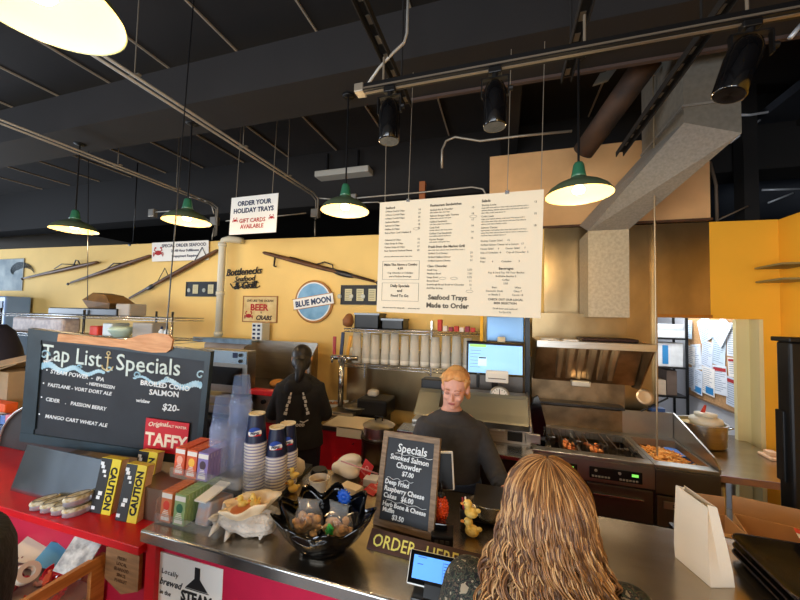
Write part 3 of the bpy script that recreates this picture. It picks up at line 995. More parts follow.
# stuff at far left on a table
o = thing('side_table', 'grey table at the left edge holding cartons', 'table', (-4.6, 2.1, 0))
B().box(-6.2, -3.6, 1.75, 2.5, .88, .92).build('tabletop', STEELH, o)
for x in (-6.1, -3.7):
    for y in (1.8, 2.45):
        B().cyl((x, y, 0), (x, y, .88), .02, n=10).build('leg', STEEL, o)
rnd = random.Random(4)
for k, (px, py, c, sx, sz, lab) in enumerate(((-5, 380, '#e25a1c', .17, .055, 'orange packet on table at left edge'), (3, 400, '#d9dee8', .14, .07, 'white carton in front of the orange packet'), (13, 402, '#5d7fc4', .05, .07, 'blue striped carton near the chalkboard'), (20, 401, '#e0859a', .045, .08, 'pink carton right beside the chalkboard'))):
    p = at(px, py + 4, Y=1.95)
    tag(B().box(p.x - sx, p.x + sx, 1.88 + .07 * (k == 0), 1.94 + .10 * (k == 0), .922, .922 + sz * (2.6 if k == 0 else 1.1), bev=.006).build('food_carton', mat('carton_' + c[1:], c, .6)), lab, 'carton')
o = B()
for k in range(3):
    q = at(1 + k * 7, 372 - 6 * k, Y=2.15)
    o.box(-.22, .22, -.15, .15, -.012, .0, M=Matrix.Translation(q) @ Euler((R(10), R(-25 + 5 * k), R(20 * k))).to_matrix().to_4x4())
o.box(-5.05, -4.5, 2.05, 2.3, .922, q.z - .1)
tag(o.build('folded_cartons', mat('kraft', '#a88e6c', .8, var=.1, vs=4)), 'heap of folded kraft cartons at left edge', 'cartons')
# dark coat figure at the far left behind the rack
o = thing('hanging_coat', 'dark purple coat hanging at the far left edge', 'coat', at(2, 340, Y=2.5))
B().tube([(-.05, 0, .18), (-.04, 0, .10), (0, 0, -.1), (.05, 0, -.35), (.05, 0, -.5)], [.05, .12, .17, .2, .16], 16).build('coat_body', mat('purple_black', '#1d1722', .8), o, world=False, smooth=True)

# griddle with steel splash guards
def cx(px, py, Y):
    return at(px, py, Y=Y).x


def cz(px, py, Y):
    return at(px, py, Y=Y).z


# steel splash sheet along the wall behind the cooking line
xs = cx(338, 380, 3.6)
struct(B().box(-1.74, .30, 3.66, 3.695, .9, 1.56).build('trim_9', STEELW, label='stainless splash sheet behind the wire shelf'))
o = thing('wall_shelf', 'narrow steel wall shelf beside the griddle splash guard', 'shelf', (-3.2, 3.6, 1.60))
B().box(-3.75, -2.86, 3.38, 3.69, 1.585, 1.60).box(-3.75, -2.86, 3.375, 3.38, 1.56, 1.62).build('shelf_board', mat('blue_steel', '#93a9ba', .3, .9, var=.2, vs=9), o)
o = B()
o.box(-3.66, -2.93, 3.45, 3.66, 1.36, 1.555, bev=.03)
tag(o.build('wrapped_bundle', mat('parchment', '#a9988a', .7, bump=.8, bs=9, col2='#8f7d70', vs=5)), 'tan paper-wrapped bundle under the steel wall shelf', 'bundle')

g = thing('flat_griddle', 'stainless flat griddle with tall splash guard in front of black-clad cook', 'griddle', (-2.2, 3.2, .95))
gx0, gx1 = cx(255, 360, 3.5), cx(331, 360, 3.5)
gt = cz(257, 340, 3.5)
B().box(gx0, gx1 - .18, 3.50, 3.515, 1.12, gt).build('splash_back', STEEL, g)
B().prism([(gx0, 3.5, 1.12), (gx0, 3.5, gt), (gx0, 3.32, gt - .06), (gx0, 3.0, 1.20), (gx0, 3.0, 1.12)], (.012, 0, 0)).build('left_guard', STEEL, g)
B().prism([(gx1 - .18, 3.5, 1.12), (gx1 - .18, 3.5, gt - .02), (gx1 - .1, 3.25, gt - .12), (gx1, 3.05, 1.45), (gx1, 3.05, 1.12)], (.012, 0, 0)).build('right_guard', GREASY, g)
B().box(gx0, gx1 - .2, 3.02, 3.5, 1.13, 1.155).build('griddle_plate', mat('griddle_black', '#3a2f28', .35, .6, var=.4, vs=4), g)
B().box(gx0 + .02, gx1 - .2, 2.99, 3.02, 1.10, 1.15, bev=.006).build('front_gutter', STEEL, g)
B().box(gx0, gx1 - .2, 3.0, 3.5, .94, 1.12).build('body', STEEL, g)
for k in range(5):
    B().cyl((gx0 + .15 + k * .2, 3.0, 1.03), (gx0 + .15 + k * .2, 2.97, 1.03), .022, n=14).build('knob', BLACK, g)
p = at(278, 373, Y=3.2)
tag(B().lathe([(0, 0), (.07, 0), (.085, .02), (.075, .045), (.04, .065), (0, .07)], c=(p.x, 3.2, 1.157), n=24).build('toasted_bun', mat('bun', '#d69a4e', .6, col2='#c07a30', vs=12), smooth=True), 'round toasted bun on the griddle', 'bun')
p = at(263, 392, Y=2.93)
tag(B().box(p.x - .13, p.x + .19, 2.88, 2.97, p.z - .025, p.z + .03, bev=.01).build('red_tray', RED), 'small red tray in front of the griddle', 'tray')

# oven
ov = thing('counter_oven', 'stainless oven with control strip tinted as if blue-lit beside chalkboard', 'oven', (-2.85, 3.1, .9))
ox0, ox1 = cx(196, 380, 2.85), cx(246, 380, 2.85)
B().box(ox0, ox1, 2.86, 2.985, 1.12, 1.55, bev=.006).build('oven_body', STEEL, ov)
B().box(ox0, ox1, 2.845, 2.86, 1.42, 1.545).build('control_strip', mat('steel_blue_lit', '#b9cfe0', .25, .8), ov)  # blue light falling on the stainless front put into the strip colour
B().box(ox0 + .05, ox1 - .06, 2.845, 2.86, 1.20, 1.38).build('oven_window', BLKGLOSS, ov)
for k in range(2):
    B().cyl((ox1 - .07, 2.845, 1.51 - k * .06), (ox1 - .07, 2.83, 1.51 - k * .06), .018, n=14).build('knob', BLACK, ov)
B().box(ox1 - .17, ox1 - .11, 2.842, 2.845, 1.48, 1.53).build('display', INKN, ov)
B().box(ox0 - .05, ox1, 2.78, 2.96, 1.02, 1.10, bev=.006).build('lower_shelf', STEEL, ov)
B().box(ox0, ox1 - .04, 2.84, 2.96, 0, .98).build('lower_cabinet', DKSTEEL, ov)
B().box(ox0, ox1 - .05, 2.80, 2.84, .92, 1.0, bev=.005).build('lower_ledge', STEEL, ov)
p = at(222, 407, Y=2.8)
tag(B().box(ox0 + .1, ox1 - .15, 2.70, 2.795, .70, .90, bev=.02).cyl((ox0 + .3, 2.70, .8), (ox0 + .3, 2.69, .8), .07, n=20).build('small_radio', BLACK), 'black boxy appliance under the oven ledge', 'appliance')
# work counter with red doors
wc = thing('work_counter', 'back work counter with red front and steel top behind the cook', 'counter', (-2.0, 3.2, 0))
B().box(-2.50, -1.17, 2.82, 3.66, .90, .935, bev=.004).build('worktop', STEELH, wc)
B().box(-2.45, -1.19, 2.86, 3.64, .0, .90).build('cabinet_body', DKSTEEL, wc)
B().box(-2.42, -1.90, 2.84, 2.86, .12, .88, bev=.003).build('red_door', RED, wc)
B().box(-1.89, -1.19, 2.84, 2.86, .12, .88, bev=.003).build('red_door', RED, wc)
B().cyl((-1.27, 2.84, .80), (-1.27, 2.825, .80), .008, n=8).build('lock_button', CHROME, wc)
B().box(-2.50, -1.17, 2.812, 2.822, .895, .94).build('top_edge', mat('counter_edge', '#5c4f44', .4, .7), wc)
wl = thing('low_counter', 'lower red-fronted counter holding the soup warmer', 'counter', (-.9, 2.9, 0))
B().box(-1.16, -.82, 2.40, 3.64, .72, .75).build('worktop', STEELH, wl)
B().box(-1.15, -.84, 2.44, 3.62, .0, .72).build('cabinet_body', RED, wl)
B().box(-1.16, -.82, 2.395, 2.40, .69, .75).build('top_edge', BLACK, wl)
# things on the work counter
p = at(333, 405, Z=.94)
o = thing('paper_tray', 'paper boat of food on the steel work counter', 'tray', p, R(20))
B().box(-.15, .15, -.09, .09, .0, .008).box(-.16, .16, -.1, -.09, 0, .03).box(-.16, .16, .09, .1, 0, .03).build('tray', PAPER, o, world=False)
b = B()
for k in range(22):
    b.ell((rnd.uniform(-.11, .11), rnd.uniform(-.06, .06), .018), (rnd.uniform(.015, .03), .014, .012), n=8, m=6)
b.build('fried_food', mat('fried_brown', '#a5643a', .7, col2='#d8a070', vs=30), o, world=False, smooth=True, kind='stuff')
p = at(357, 412, Z=.94)
o = thing('lidded_pan', 'round steel pan with ring lid on the work counter corner', 'pan', (p.x, p.y, .946))
B().lathe([(0, 0), (.12, 0), (.135, .05), (.15, .055), (.15, .065), (.12, .07), (.115, .055), (.06, .06), (.05, .075), (0, .078)], n=40).build('pan_body', mat('pan_grey', '#8b8880', .35, .9), o, world=False, smooth=True)
q = B()
q.box(-1.56, -1.165, 2.80, 3.14, .9365, .944).box(-1.166, -1.158, 2.80, 3.10, .80, .944).box(-1.42, -1.18, 2.80, 2.806, .86, .944)
tag(q.build('parchment_sheet', mat('parchment_white', '#d9ccb0', .8)), 'cream paper sheet hanging over the counter corner', 'paper')
for k, (a, c, col, lab) in enumerate((((352, 402), (372, 389), CHROME, 'steel ladle lying left on the back of counter'), ((365, 399), (384, 392), BLACK, 'black handled ladle lying at the back'))):
    p, q = at(*a, Z=.96), at(*c, Z=.99)
    t = thing('ladle', lab, 'ladle', p)
    B().tube([p, q], .010, 8).build('ladle_handle', col, t, smooth=True)
    B().ell(q, (.04, .04, .025)).build('ladle_bowl', CHROME, t, smooth=True)
p = at(375, 396, Y=3.3)
tag(B().box(p.x - .16, p.x + .16, 3.2, 3.5, .94, 1.10, bev=.02).build('black_toaster', BLACK), 'black countertop appliance below the wire shelf', 'appliance')
p = at(374, 384, Y=3.35)
tag(B().box(p.x - .06, p.x + .05, 3.3, 3.4, 1.105, 1.17, bev=.025).build('paper_roll_box', mat('offwhite', '#cfc8ba', .7)), 'small off-white box standing on the black appliance', 'box')
p = at(388, 438, Z=.75)
o = thing('soup_warmer', 'round stainless soup warmer with lid on the lower counter', 'soup warmer', (-.99, 2.72, .752))
B().lathe([(0, 0), (.13, 0), (.14, .02), (.14, .17), (.15, .18), (.15, .19), (0, .19)], n=40).build('warmer_body', mat('warmer_dark', '#4c443c', .3, .9), o, world=False, smooth=True, auto=40)
B().lathe([(.0, .19), (.125, .19), (.125, .275), (.135, .28), (.10, .30), (.03, .315), (0, .316)], n=40).build('inner_pot', STEEL, o, world=False, smooth=True, auto=40)
B().tube([(-.03, 0, .315), (-.03, 0, .345), (.03, 0, .345), (.03, 0, .315)], .007, 8).build('lid_knob', BLACK, o, world=False, smooth=True)

# wire shelves on the wall with plastic cups
wx0, wx1 = cx(342, 362, 3.3), cx(476, 375, 3.3)
zs = cz(410, 368, 3.3)
wire_shelf('wire_shelf', 'middle wire wall shelf loaded with stacks of clear plastic cups', wx0, wx1, 3.3, 3.64, zs, step=.04)
zu = cz(410, 331, 3.3)
ux0 = cx(344, 329, 3.3)
wire_shelf('wire_shelf', 'upper wire wall shelf holding black crates', ux0, wx1 + .04, 3.3, 3.64, zu, step=.04)
b = B()
for x in (ux0 + .1, -.75):
    b.box(x - .008, x + .008, 3.655, 3.69, zs - .2, zu + .1).tube([(x, 3.66, zu - .12), (x, 3.35, zu - .03)], .006, 6).tube([(x, 3.66, zs - .12), (x, 3.35, zs - .03)], .006, 6)
tag(b.build('shelf_bracket', CHROME), 'chrome brackets carrying both wire wall shelves', 'bracket')
CUPC = mat('clear_cup_plastic', '#ece8dc', .25, trans=.25, alpha=.72)


def sleeve():
    t = thing('cup_sleeve', 'x', 'cup stack', (0, 0, 0), group='stacks of clear plastic cups on the wire shelf')
    b = B()
    pr = [(0, 0), (.046, 0), (.047, .012)]
    z = .012
    for k in range(12):
        pr += [(.047, z), (.050, z + .003), (.047, z + .006)]
        z += .009
    pr += [(.046, z), (.040, z + .205), (0, z + .205)]
    b.lathe(pr, n=20)
    b.build('nested_cups', CUPC, t, world=False, smooth=True)
    B().lathe([(.0465, .02), (.0475, .02), (.0475, .05), (.0465, .05)], n=20).build('sleeve_band', mat('band_white', '#e7e4da', .5), t, world=False)
    return t


sl = sleeve()
k = 0
names = ['first', 'second', 'third', 'fourth', 'fifth', 'sixth', 'seventh', 'eighth', 'ninth', 'tenth', 'eleventh']
for i in range(12):
    x = wx0 + .12 + i * .107
    lab = nth(i + 1) + ' clear plastic cup stack from the left on the wire shelf'
    M = Matrix.Translation((x, 3.40 + .02 * (i % 2), zs + .006)) @ Matrix.Diagonal((1.04, 1.04, .98 + .05 * math.sin(i * 2.1), 1))
    if i == 0:
        sl.matrix_basis = M
        sl['label'] = lab
    else:
        copy_tree(sl, M=M, label=lab)
for (a, c, lab) in (((354, 328), (380, 312), 'taller black crate on the upper wire shelf'), ((381, 328), (404, 317), 'lower black crate on the upper wire shelf beside menu')):
    x0, x1 = cx(*a, 3.35), cx(*c, 3.35)
    h = (a[1] - c[1]) / 341 * 3.5
    t = thing('black_crate', lab, 'crate', ((x0 + x1) / 2, 3.45, zu + .006))
    W_ = (x1 - x0) / 2 - .008
    B().box(-W_, W_, -.11, .11, 0, .01).box(-W_, W_, -.11, -.10, 0, h).box(-W_, W_, .10, .11, 0, h).box(-W_, -W_ + .01, -.11, .11, 0, h).box(W_ - .01, W_, -.11, .11, 0, h).build('crate_body', BLACK, t, world=False)
    B().box(-W_ - .006, W_ + .006, -.117, -.11, h - .02, h).box(-W_ - .006, W_ + .006, .11, .117, h - .02, h).build('rim', BLKGLOSS, t, world=False)
p = at(350, 320, Y=3.42)
tag(B().lathe([(0, -.07), (.05, -.055), (.065, 0), (.04, .06), (.02, .08), (0, .085)], c=(p.x - .02, 3.42, zu + .08), n=20, M=Matrix.Rotation(R(12), 4, 'Y')).build('clay_jug', mat('clay', '#8a5730', .6), smooth=True), 'brown clay jug beside the black crate on upper shelf', 'jug')
for k in range(7):
    p = at(440 + 5.5 * k, 331, Y=3.38)
    c = ('#b5352a', '#d8c9bb', '#8c2f3f')[k % 3]
    o = B().box(-.022, .022, -.03, .03, 0, (.115 if k == 0 else .045) + .01 * (k % 2), bev=.006)
    bmesh.ops.translate(o.bm, verts=o.bm.verts, vec=(p.x, 3.38, zu + .006))
    tag(o.build('small_packet', mat('packet_' + c[1:], c, .6)), ('tall red and white tin' if k == 0 else '%s small packet from the left' % names[k - 1]) + ' on the upper wire shelf under the menu', 'packet', 'packets under the menu board')
# tap tower
p = at(338, 356, Y=3.25)
o = thing('beer_tap_tower', 'chrome drink tap tower with red, blue and yellow handles', 'beer tap', (p.x, 3.25, .94))
tz = p.z - .94
B().cyl((.02, .05, 0), (.02, .05, tz - .03), .03, n=20).cyl((-.10, .05, tz - .02), (.2, .05, tz - .02), .026, n=16).build('tower', CHROME, o, world=False, smooth=True)
for k, (dx, c, h, tl) in enumerate(((-.06, '#a83030', .20, 0), (.02, '#23304f', .25, 4), (.09, '#d99a2c', .22, 10))):
    B().tube([(dx, .0, tz), (dx, -.02, tz - .07)], .010, 8).build('spout', CHROME, o, world=False, smooth=True)
    B().box(-.018, .018, -.01, .01, 0.01, h, bev=.006, M=Matrix.Translation((dx, .03, tz)) @ Matrix.Rotation(R(tl), 4, 'Y')).build('tap_handle', mat('tap_' + c[1:], c, .35), o, world=False, label=('red', 'navy', 'yellow')[k] + ' tap handle')
b = B().box(cx(333, 380, 3.2), cx(358, 380, 3.2), 3.1, 3.35, .94, .975, bev=.005)
tag(b.build('drip_tray', STEEL), 'steel drip tray under the tap tower', 'drip tray')

# upright refrigerator
fx0, fx1 = cx(486, 380, 3.2), cx(524, 380, 3.2)
o = thing('upright_refrigerator', 'tall stainless refrigerator behind the order screen', 'refrigerator', ((fx0 + fx1) / 2, 3.4, 0))
B().box(fx0 - .16, fx1, 3.22, 3.65, .0, 1.66, bev=.01).build('cabinet', mat('dark_stainless', '#77706a', .35, .9, var=.15, vs=3), o)
B().box(fx0, fx1, 3.18, 3.65, 1.66, 1.96, bev=.01).build('top_housing', mat('steel_blue_reflection', '#6d8cab', .38, .85), o)  # blue reflection on the stainless top put into its colour
B().box(fx1 + .005, fx1 + .04, 3.1, 3.2, 0, 2.0).build('corner_post', BLACK, o)
B().box(fx0, fx1, 3.17, 3.18, 1.72, 1.74).build('housing_seam', DKSTEEL, o)
b = B().box(cx(480, 335, 3.25), cx(483, 335, 3.25), 3.25, 3.3, .95, 1.96)
tag(b.build('shelf_post', YEL2), 'narrow yellow post left of the order screen', 'post')

# order screen
M = frame_axes((-.28, 2.9, 1.49), 12, 6.4, 1.4)
W_, H_ = .440, .244
o = thing('order_screen', 'black framed monitor with bright blue order screen', 'monitor', M=M)
B().box(-.016, W_ + .016, -.018, H_ + .016, -.03, 0, bev=.004).build('bezel', BLKGLOSS, o, world=False)
SCR = mat('screen_blue', '#8fc4ee', .4, emit=.85)
B().box(0, W_, 0, H_, 0, .0015).build('screen', SCR, o, world=False)
b = B()
b.box(.01, .145, .21, .232, .0015, .0025)
b.build('green_bar', mat('screen_green', '#9fdc7a', .5, emit=.7), o, world=False)
b = B().box(.08, .15, .055, .13, .0015, .0025)
b.build('popup', mat('screen_pale', '#b9dff5', .5, emit=.8), o, world=False)
b = B().box(.085, .145, .118, .128, .0025, .0035).box(0, W_, .233, H_, .0015, .0025)
for k in range(6):
    b.box(.015, .10, .045 + .027 * k, .047 + .027 * k, .0015, .002)
b.build('screen_text', INKN, o, world=False)
B().box(.20, .25, -.12, .0, -.06, -.03).cyl((.225, -.05, -.04), (.225, -.05, -.28), .02, n=12).build('mount_arm', BLACK, o, world=False)
B().box(.24, .30, H_ + .016, H_ + .06, -.03, .01, bev=.008).build('screen_clip', mat('clip_cream', '#cfc4a6', .5), o, world=False)
p0, p1 = at(485.5, 382, Y=2.82), at(508.5, 372.5, Y=2.82)
o = thing('receipt_printer', 'white ticket rail box hanging below the order screen', 'printer', (p0.x, 2.82, p0.z))
B().box(p0.x, p1.x, 2.82, 2.90, p0.z, p1.z, bev=.008).build('housing', WHITE, o)
B().box(p0.x + .02, p1.x - .02, 2.815, 2.82, p0.z + .03, p0.z + .035).build('paper_slot', INKG, o)
p = at(478, 381, Y=2.85)
tag(B().box(p.x - .012, p.x + .012, 2.83, 2.87, p.z - .05, p.z + .06, bev=.005).build('barcode_reader', BLACK), 'small black handset clipped left below the order screen', 'handset')
p = at(499.5, 396, Y=2.85)
o = thing('dial_scale', 'round white dial kitchen scale on prep table', 'scale', p)
B().lathe([(0, -.02), (.076, -.02), (.078, .0), (.07, .008), (0, .008)], n=36, M=Matrix.Rotation(R(90), 4, 'X')).build('dial_case', mat('scale_steel', '#a8a59c', .35, .8), o, world=False, smooth=True, auto=40)
B().cyl((0, -.0085, 0), (0, -.0105, 0), .064, n=36).build('dial_face', WHITE, o, world=False)
b = B().cyl((0, -.0105, 0), (0, -.013, 0), .012, n=16).box(-.003, .003, -.013, -.011, 0, .05)
for k in range(16):
    a = k * PI / 8
    b.box(-.002, .002, -.012, -.0105, .048, .058, M=Matrix.Rotation(a, 4, 'Y'))
b.build('dial_needle', INK, o, world=False)
B().box(-.06, .06, -.02, .08, -.09, -.075).cyl((0, .03, -.08), (0, .03, -.02), .02).build('scale_base', STEEL, o, world=False)

# refrigerated prep table behind the cashier
pt = thing('prep_table', 'stainless prep table with raised grey lid behind the cashier', 'prep table', (-.3, 2.8, 0))
px0, px1 = cx(412, 400, 2.6), cx(531, 410, 2.6)
B().box(px0, px1, 2.42, 3.05, .10, 1.02, bev=.006).build('table_body', DKSTEEL, pt)
B().box(px0 - .01, px1 + .01, 2.38, 2.62, 1.02, 1.05, bev=.005).build('cutting_ledge', STEELH, pt)
B().box(px0, px1, 2.62, 3.05, 1.02, 1.14).build('pan_rail', STEEL, pt)
zt_, zb_ = cz(475, 394, 2.82), cz(475, 421, 2.62)
LIDM = mat('lid_grey_steel', '#8d9089', .4, .75)
for k, (a, c) in enumerate(((px0, cx(440, 400, 2.7)), (cx(442, 400, 2.7), px1))):
    B().prism([(a + .01, 2.62, zb_), (a + .01, 2.63, zb_ + .012), (a + .01, 2.84, zt_ + .01), (a + .01, 2.84, zt_ - .005), (a + .01, 2.80, zt_ - .01)], (c - a - .02, 0, 0)).build('lid', LIDM, pt)
B().prism([(px1 - .005, 2.62, 1.14), (px1 - .005, 2.62, zb_), (px1 - .005, 2.84, zt_), (px1 - .005, 3.05, zt_), (px1 - .005, 3.05, 1.14)], (.012, 0, 0)).build('end_panel', STEEL, pt)
B().box(px0 + .01, px1 - .01, 2.84, 3.05, zt_ - .03, zt_ - .01).build('rear_shelf', STEEL, pt)
for k in range(5):
    x = px0 + .35 + k * .12
    B().box(x, x + .10, 2.60, 2.618, 1.07, 1.135, bev=.003).build('pan_front', BLACK if k % 2 else STEEL, pt)
p0, p1 = at(421, 392, Y=2.86), at(443, 384, Y=2.86)
tag(B().box(p0.x, p1.x, 2.86, 3.0, zt_ - .008, p1.z + .03, bev=.008).build('black_pan', BLACK), 'black pan standing on top of the prep table lid', 'pan')
p = at(409, 420, Y=2.5)
tag(B().box(p.x - .07, p.x + .10, 2.42, 2.6, 1.052, 1.115, bev=.006).build('napkin_dispenser', CHROME), 'small chrome box on prep table left of the cashier', 'box')


# ================================================================ FRYER LINE AND HOOD
FX0, FXM, FX1 = .215, 1.01, 1.385
fr = thing('deep_fryer', 'stainless deep fryer bank with hanging baskets behind customer', 'deep fryer', (.8, 3.1, 0))
FRS = mat('fryer_steel', '#a5a29c', .34, .95, var=.1, vs=4)
FDK = mat('fryer_door_steel', '#6e6c6c', .38, .9, var=.08, vs=3)
B().box(FX0, FXM, 2.84, 2.93, .925, .95, bev=.004).box(FX0, FXM, 3.40, 3.5, .90, .96).box(FX0, FX0 + .04, 2.93, 3.4, .9, .95).box(FXM - .03, FXM, 2.93, 3.4, .9, .95).build('top_rim', FRS, fr)
B().box(FX0, FXM, 2.86, 3.6, .08, .78).build('cabinet', FDK, fr)
B().box(FX0 + .04, FXM - .03, 2.93, 3.40, .785, .80).box(FX0 + .04, FXM - .03, 2.92, 2.93, .785, .925).box(FX0 + .04, FX0 + .05, 2.93, 3.40, .785, .925).build('oil_vat', mat('vat_dark', '#2b2019', .3, .7, var=.3, vs=8), fr)
B().box(FX0 + .35, FX0 + .37, 2.93, 3.4, .80, .93).build('vat_divider', FRS, fr)
B().box(FX0, FXM, 2.83, 2.86, .78, .925).build('control_panel', FRS, fr)
for x0, x1 in ((FX0 + .02, FX0 + .33), (FX0 + .37, FX0 + .74)):
    c = B().box(x0 + .02, x1 - .02, 2.822, 2.83, .805, .885, bev=.003).build('controller', BLACK, fr)
    q = B()
    for j in range(2):
        for i in range(6):
            xx = x0 + .035 + j * (x1 - x0) * .47 + i * .020
            q.box(xx, xx + .014, 2.8195, 2.822, .815, .828)
        q.cyl((x0 + .06 + j * .15, 2.822, .862), (x0 + .06 + j * .15, 2.819, .862), .010, n=12)
    q.build('button', mat('button_grey', '#9a9a98', .5), c)
    B().box(x1 - .085, x1 - .045, 2.8195, 2.822, .850, .868).build('green_readout', mat('green_led', '#7bdc5a', .5, emit=1.2), c)
for x0, x1 in ((FX0 + .01, FX0 + .36), (FX0 + .38, FXM - .01)):
    dd = B().box(x0, x1, 2.835, 2.858, .12, .765, bev=.004).build('door', FDK, fr)
    B().box(x0 + .03, x1 - .06, 2.815, 2.835, .69, .705, bev=.004).build('door_handle', CHROME, dd)
B().box(FX0, FXM, 3.50, 3.515, .95, 1.14).build('back_splash', GREASY, fr)
bm_ = B()
for k in range(4):
    xc = FX0 + .12 + k * .18
    yc = 3.16 - .03 * k
    bs = thing('fryer_basket', names[k] + ' wire fryer basket from the left, hanging over the vat', 'fryer basket', (xc, yc, .93), group='wire fryer baskets')
    b = B()
    wz = [(-.065, -.14, .07), (.065, -.14, .07), (.065, .14, .07), (-.065, .14, .07)]
    b.tube(wz, .004, 6, closed=True)
    b.tube([(x * .85, y * .9, -.06) for x, y, z in wz], .003, 6, closed=True)
    for i in range(9):
        yy = -.14 + .28 * i / 8
        b.tube([(-.065, yy, .07), (-.055, yy * .9, -.06), (.055, yy * .9, -.06), (.065, yy, .07)], .0016, 4)
    for i in range(5):
        xx = -.065 + .13 * i / 4
        b.tube([(xx, -.14, .07), (xx * .85, -.126, -.06), (xx * .85, .126, -.06), (xx, .14, .07)], .0016, 4)
    b.build('wire_cage', mat('basket_wire', '#8e877c', .3, .9), bs, world=False)
    B().tube([(-.02, -.14, .07), (-.01, -.22, .10), (0, -.30, .10)], .004, 6).tube([(.02, -.14, .07), (.01, -.22, .10)], .004, 6).build('handle_wire', CHROME, bs, world=False)
    B().cyl((0, -.20, .10), (0, -.31, .102), .011, n=10).build('grip', BLACK, bs, world=False)
    if k in (1, 2):
        q = B()
        for i in range(16):
            q.ell((rnd.uniform(-.04, .04), rnd.uniform(-.09, .09), rnd.uniform(-.04, .01)), (.02, .024, .014), n=8, m=6, M=Euler((rnd.random(), rnd.random(), rnd.random() * 3)).to_matrix().to_4x4())
        q.build('frying_food', mat('fried_orange', '#c8642a', .55, col2='#e2a060', vs=25), bs, world=False, smooth=True, kind='stuff')
# fries dump station
fd = thing('fry_station', 'stainless fry holding station with angled side guard', 'fry station', (1.2, 3.1, 0))
B().box(FXM + .004, FX1, 2.84, 2.93, .925, .95, bev=.004).box(FXM + .004, FXM + .035, 2.93, 3.42, .90, .95).box(FX1 - .02, FX1, 2.93, 3.45, .9, .95).box(FXM + .004, FX1, 3.42, 3.5, .90, .955).build('top_rim', FRS, fd)
B().box(FXM + .004, FX1, 2.86, 3.6, .08, .83).build('cabinet', FDK, fd)
B().box(FXM + .004, FX1, 2.83, 2.86, .76, .925, bev=.003).build('front_panel', FDK, fd)
dd = B().box(FXM + .012, FX1 - .01, 2.835, 2.858, .12, .745, bev=.004).build('door', FDK, fd)
B().box(FXM + .05, FXM + .24, 2.825, 2.835, .665, .715, bev=.003).build('name_plate', mat('plate_silver', '#a9a9a6', .3, .8), dd)
B().text('DEAN', Matrix.Translation((FXM + .10, 2.8245, .682)) @ Matrix.Rotation(R(90), 4, 'X'), .024, bold=.0005).build('lettering', INK, dd)
B().box(FXM + .035, FX1 - .02, 2.93, 3.42, .835, .85).box(FXM + .035, FX1 - .02, 2.925, 2.932, .85, .93).build('fry_pan', STEELH, fd)
B().prism([(FXM - .0, 3.5, .95), (FX1, 3.5, .95), (FX1, 3.5, 1.165), (FXM, 3.5, 1.155)], (0, .015, 0)).build('back_splash', FRS, fd)
B().prism([(FX1 + .004, 3.515, .95), (FX1 + .004, 3.515, 1.165), (FX1 + .004, 3.48, 1.16), (FX1 + .004, 2.93, 1.02), (FX1 + .004, 2.86, .96), (FX1 + .004, 2.86, .93)], (.012, 0, 0)).build('side_guard', FRS, fd)
q = B()
for i in range(620):
    x, y_ = rnd.uniform(FXM + .055, FX1 - .045), rnd.uniform(2.965, 3.40)
    z = .86 + .045 * math.exp(-((x - 1.17) ** 2 / .02 + (y_ - 3.22) ** 2 / .03)) + rnd.uniform(0, .02)
    a = rnd.uniform(0, PI)
    l = rnd.uniform(.02, .04)
    v = Vector((math.cos(a) * l, math.sin(a) * l, rnd.uniform(-.01, .01)))
    q.tube([Vector((x, y_, z)) - v, Vector((x, y_, z)) + v], .0042, 4, mi=0 if rnd.random() < .6 else 1)
q = q.build('french_fries', [mat('fries_gold', '#d98f3a', .6), mat('fries_light', '#e8bb78', .6)], kind='stuff')
tag(q, 'heap of golden french fries in the fry station pan', 'french fries', kind='stuff')
# black splash mitt on the left of fryer
m0 = [at(a, b_, Y=3.0) for a, b_ in ((534, 398), (538, 396), (541, 404), (546, 425), (545, 447), (539, 452), (533, 430), (530, 410))]
o = B().prism([tuple(v) for v in m0], (0, .05, 0))
tag(o.build('black_splash_guard', BLKGLOSS), 'curved black guard hanging at the left end of the fryer', 'splash guard')
p = at(607, 479, Y=2.83)
# low hood above the fryers
hd = thing('backshelf_hood', 'stainless low hood with baffle filters above fryers', 'range hood', (.7, 3.3, 1.2))
hx0, hx1 = .26, 1.09
hf, hz = 3.0, 1.75
B().box(hx0, hx1, hf, 3.5, hz, hz + .018).box(hx0, hx1, hf - .012, hf + .004, hz - .035, hz + .022, bev=.003).build('shelf_top', STEEL, hd)
B().box(hx0, hx1 - .05, 3.47, 3.5, hz + .018, 2.0).build('shelf_back', STEELW, hd)
B().prism([(hx1 - .01, hf, hz), (hx1 - .01, 3.5, hz), (hx1 - .01, 3.5, 1.36), (hx1 - .01, 3.33, 1.37)], (.012, 0, 0)).build('end_panel', GREASY, hd)
B().prism([(hx0, hf, hz), (hx0, 3.5, hz), (hx0, 3.5, 1.40), (hx0, 3.35, 1.40)], (.012, 0, 0)).build('end_panel', GREASY, hd)
fl0, fl1 = Vector((0, 3.20, 1.70)), Vector((0, 3.40, 1.40))
vv = (fl1 - fl0)
B().prism([(hx0 + .012, 3.20, 1.72), (hx0 + .012, 3.22, 1.72), (hx0 + .012, 3.42, 1.39), (hx0 + .012, 3.40, 1.39)], (hx1 - hx0 - .03, 0, 0)).build('filter_frame', GREASY, hd)
for k in range(6):
    x = .44 + k * .082
    b = B()
    b.loft([[(x + dx, 3.195 - dy, 1.70) for dx, dy in ((0, 0), (.015, .02), (.045, .02), (.06, 0))], [(x + dx, 3.395 - dy, 1.42) for dx, dy in ((0, 0), (.015, .02), (.045, .02), (.06, 0))]])
    b.build('baffle', mat('baffle_steel', '#a8957a', .35, .95, var=.2, vs=5), hd)
B().box(hx0, hx1 - .06, 3.50, 3.52, 1.15, 1.75).build('rear_panel', GREASY, hd)
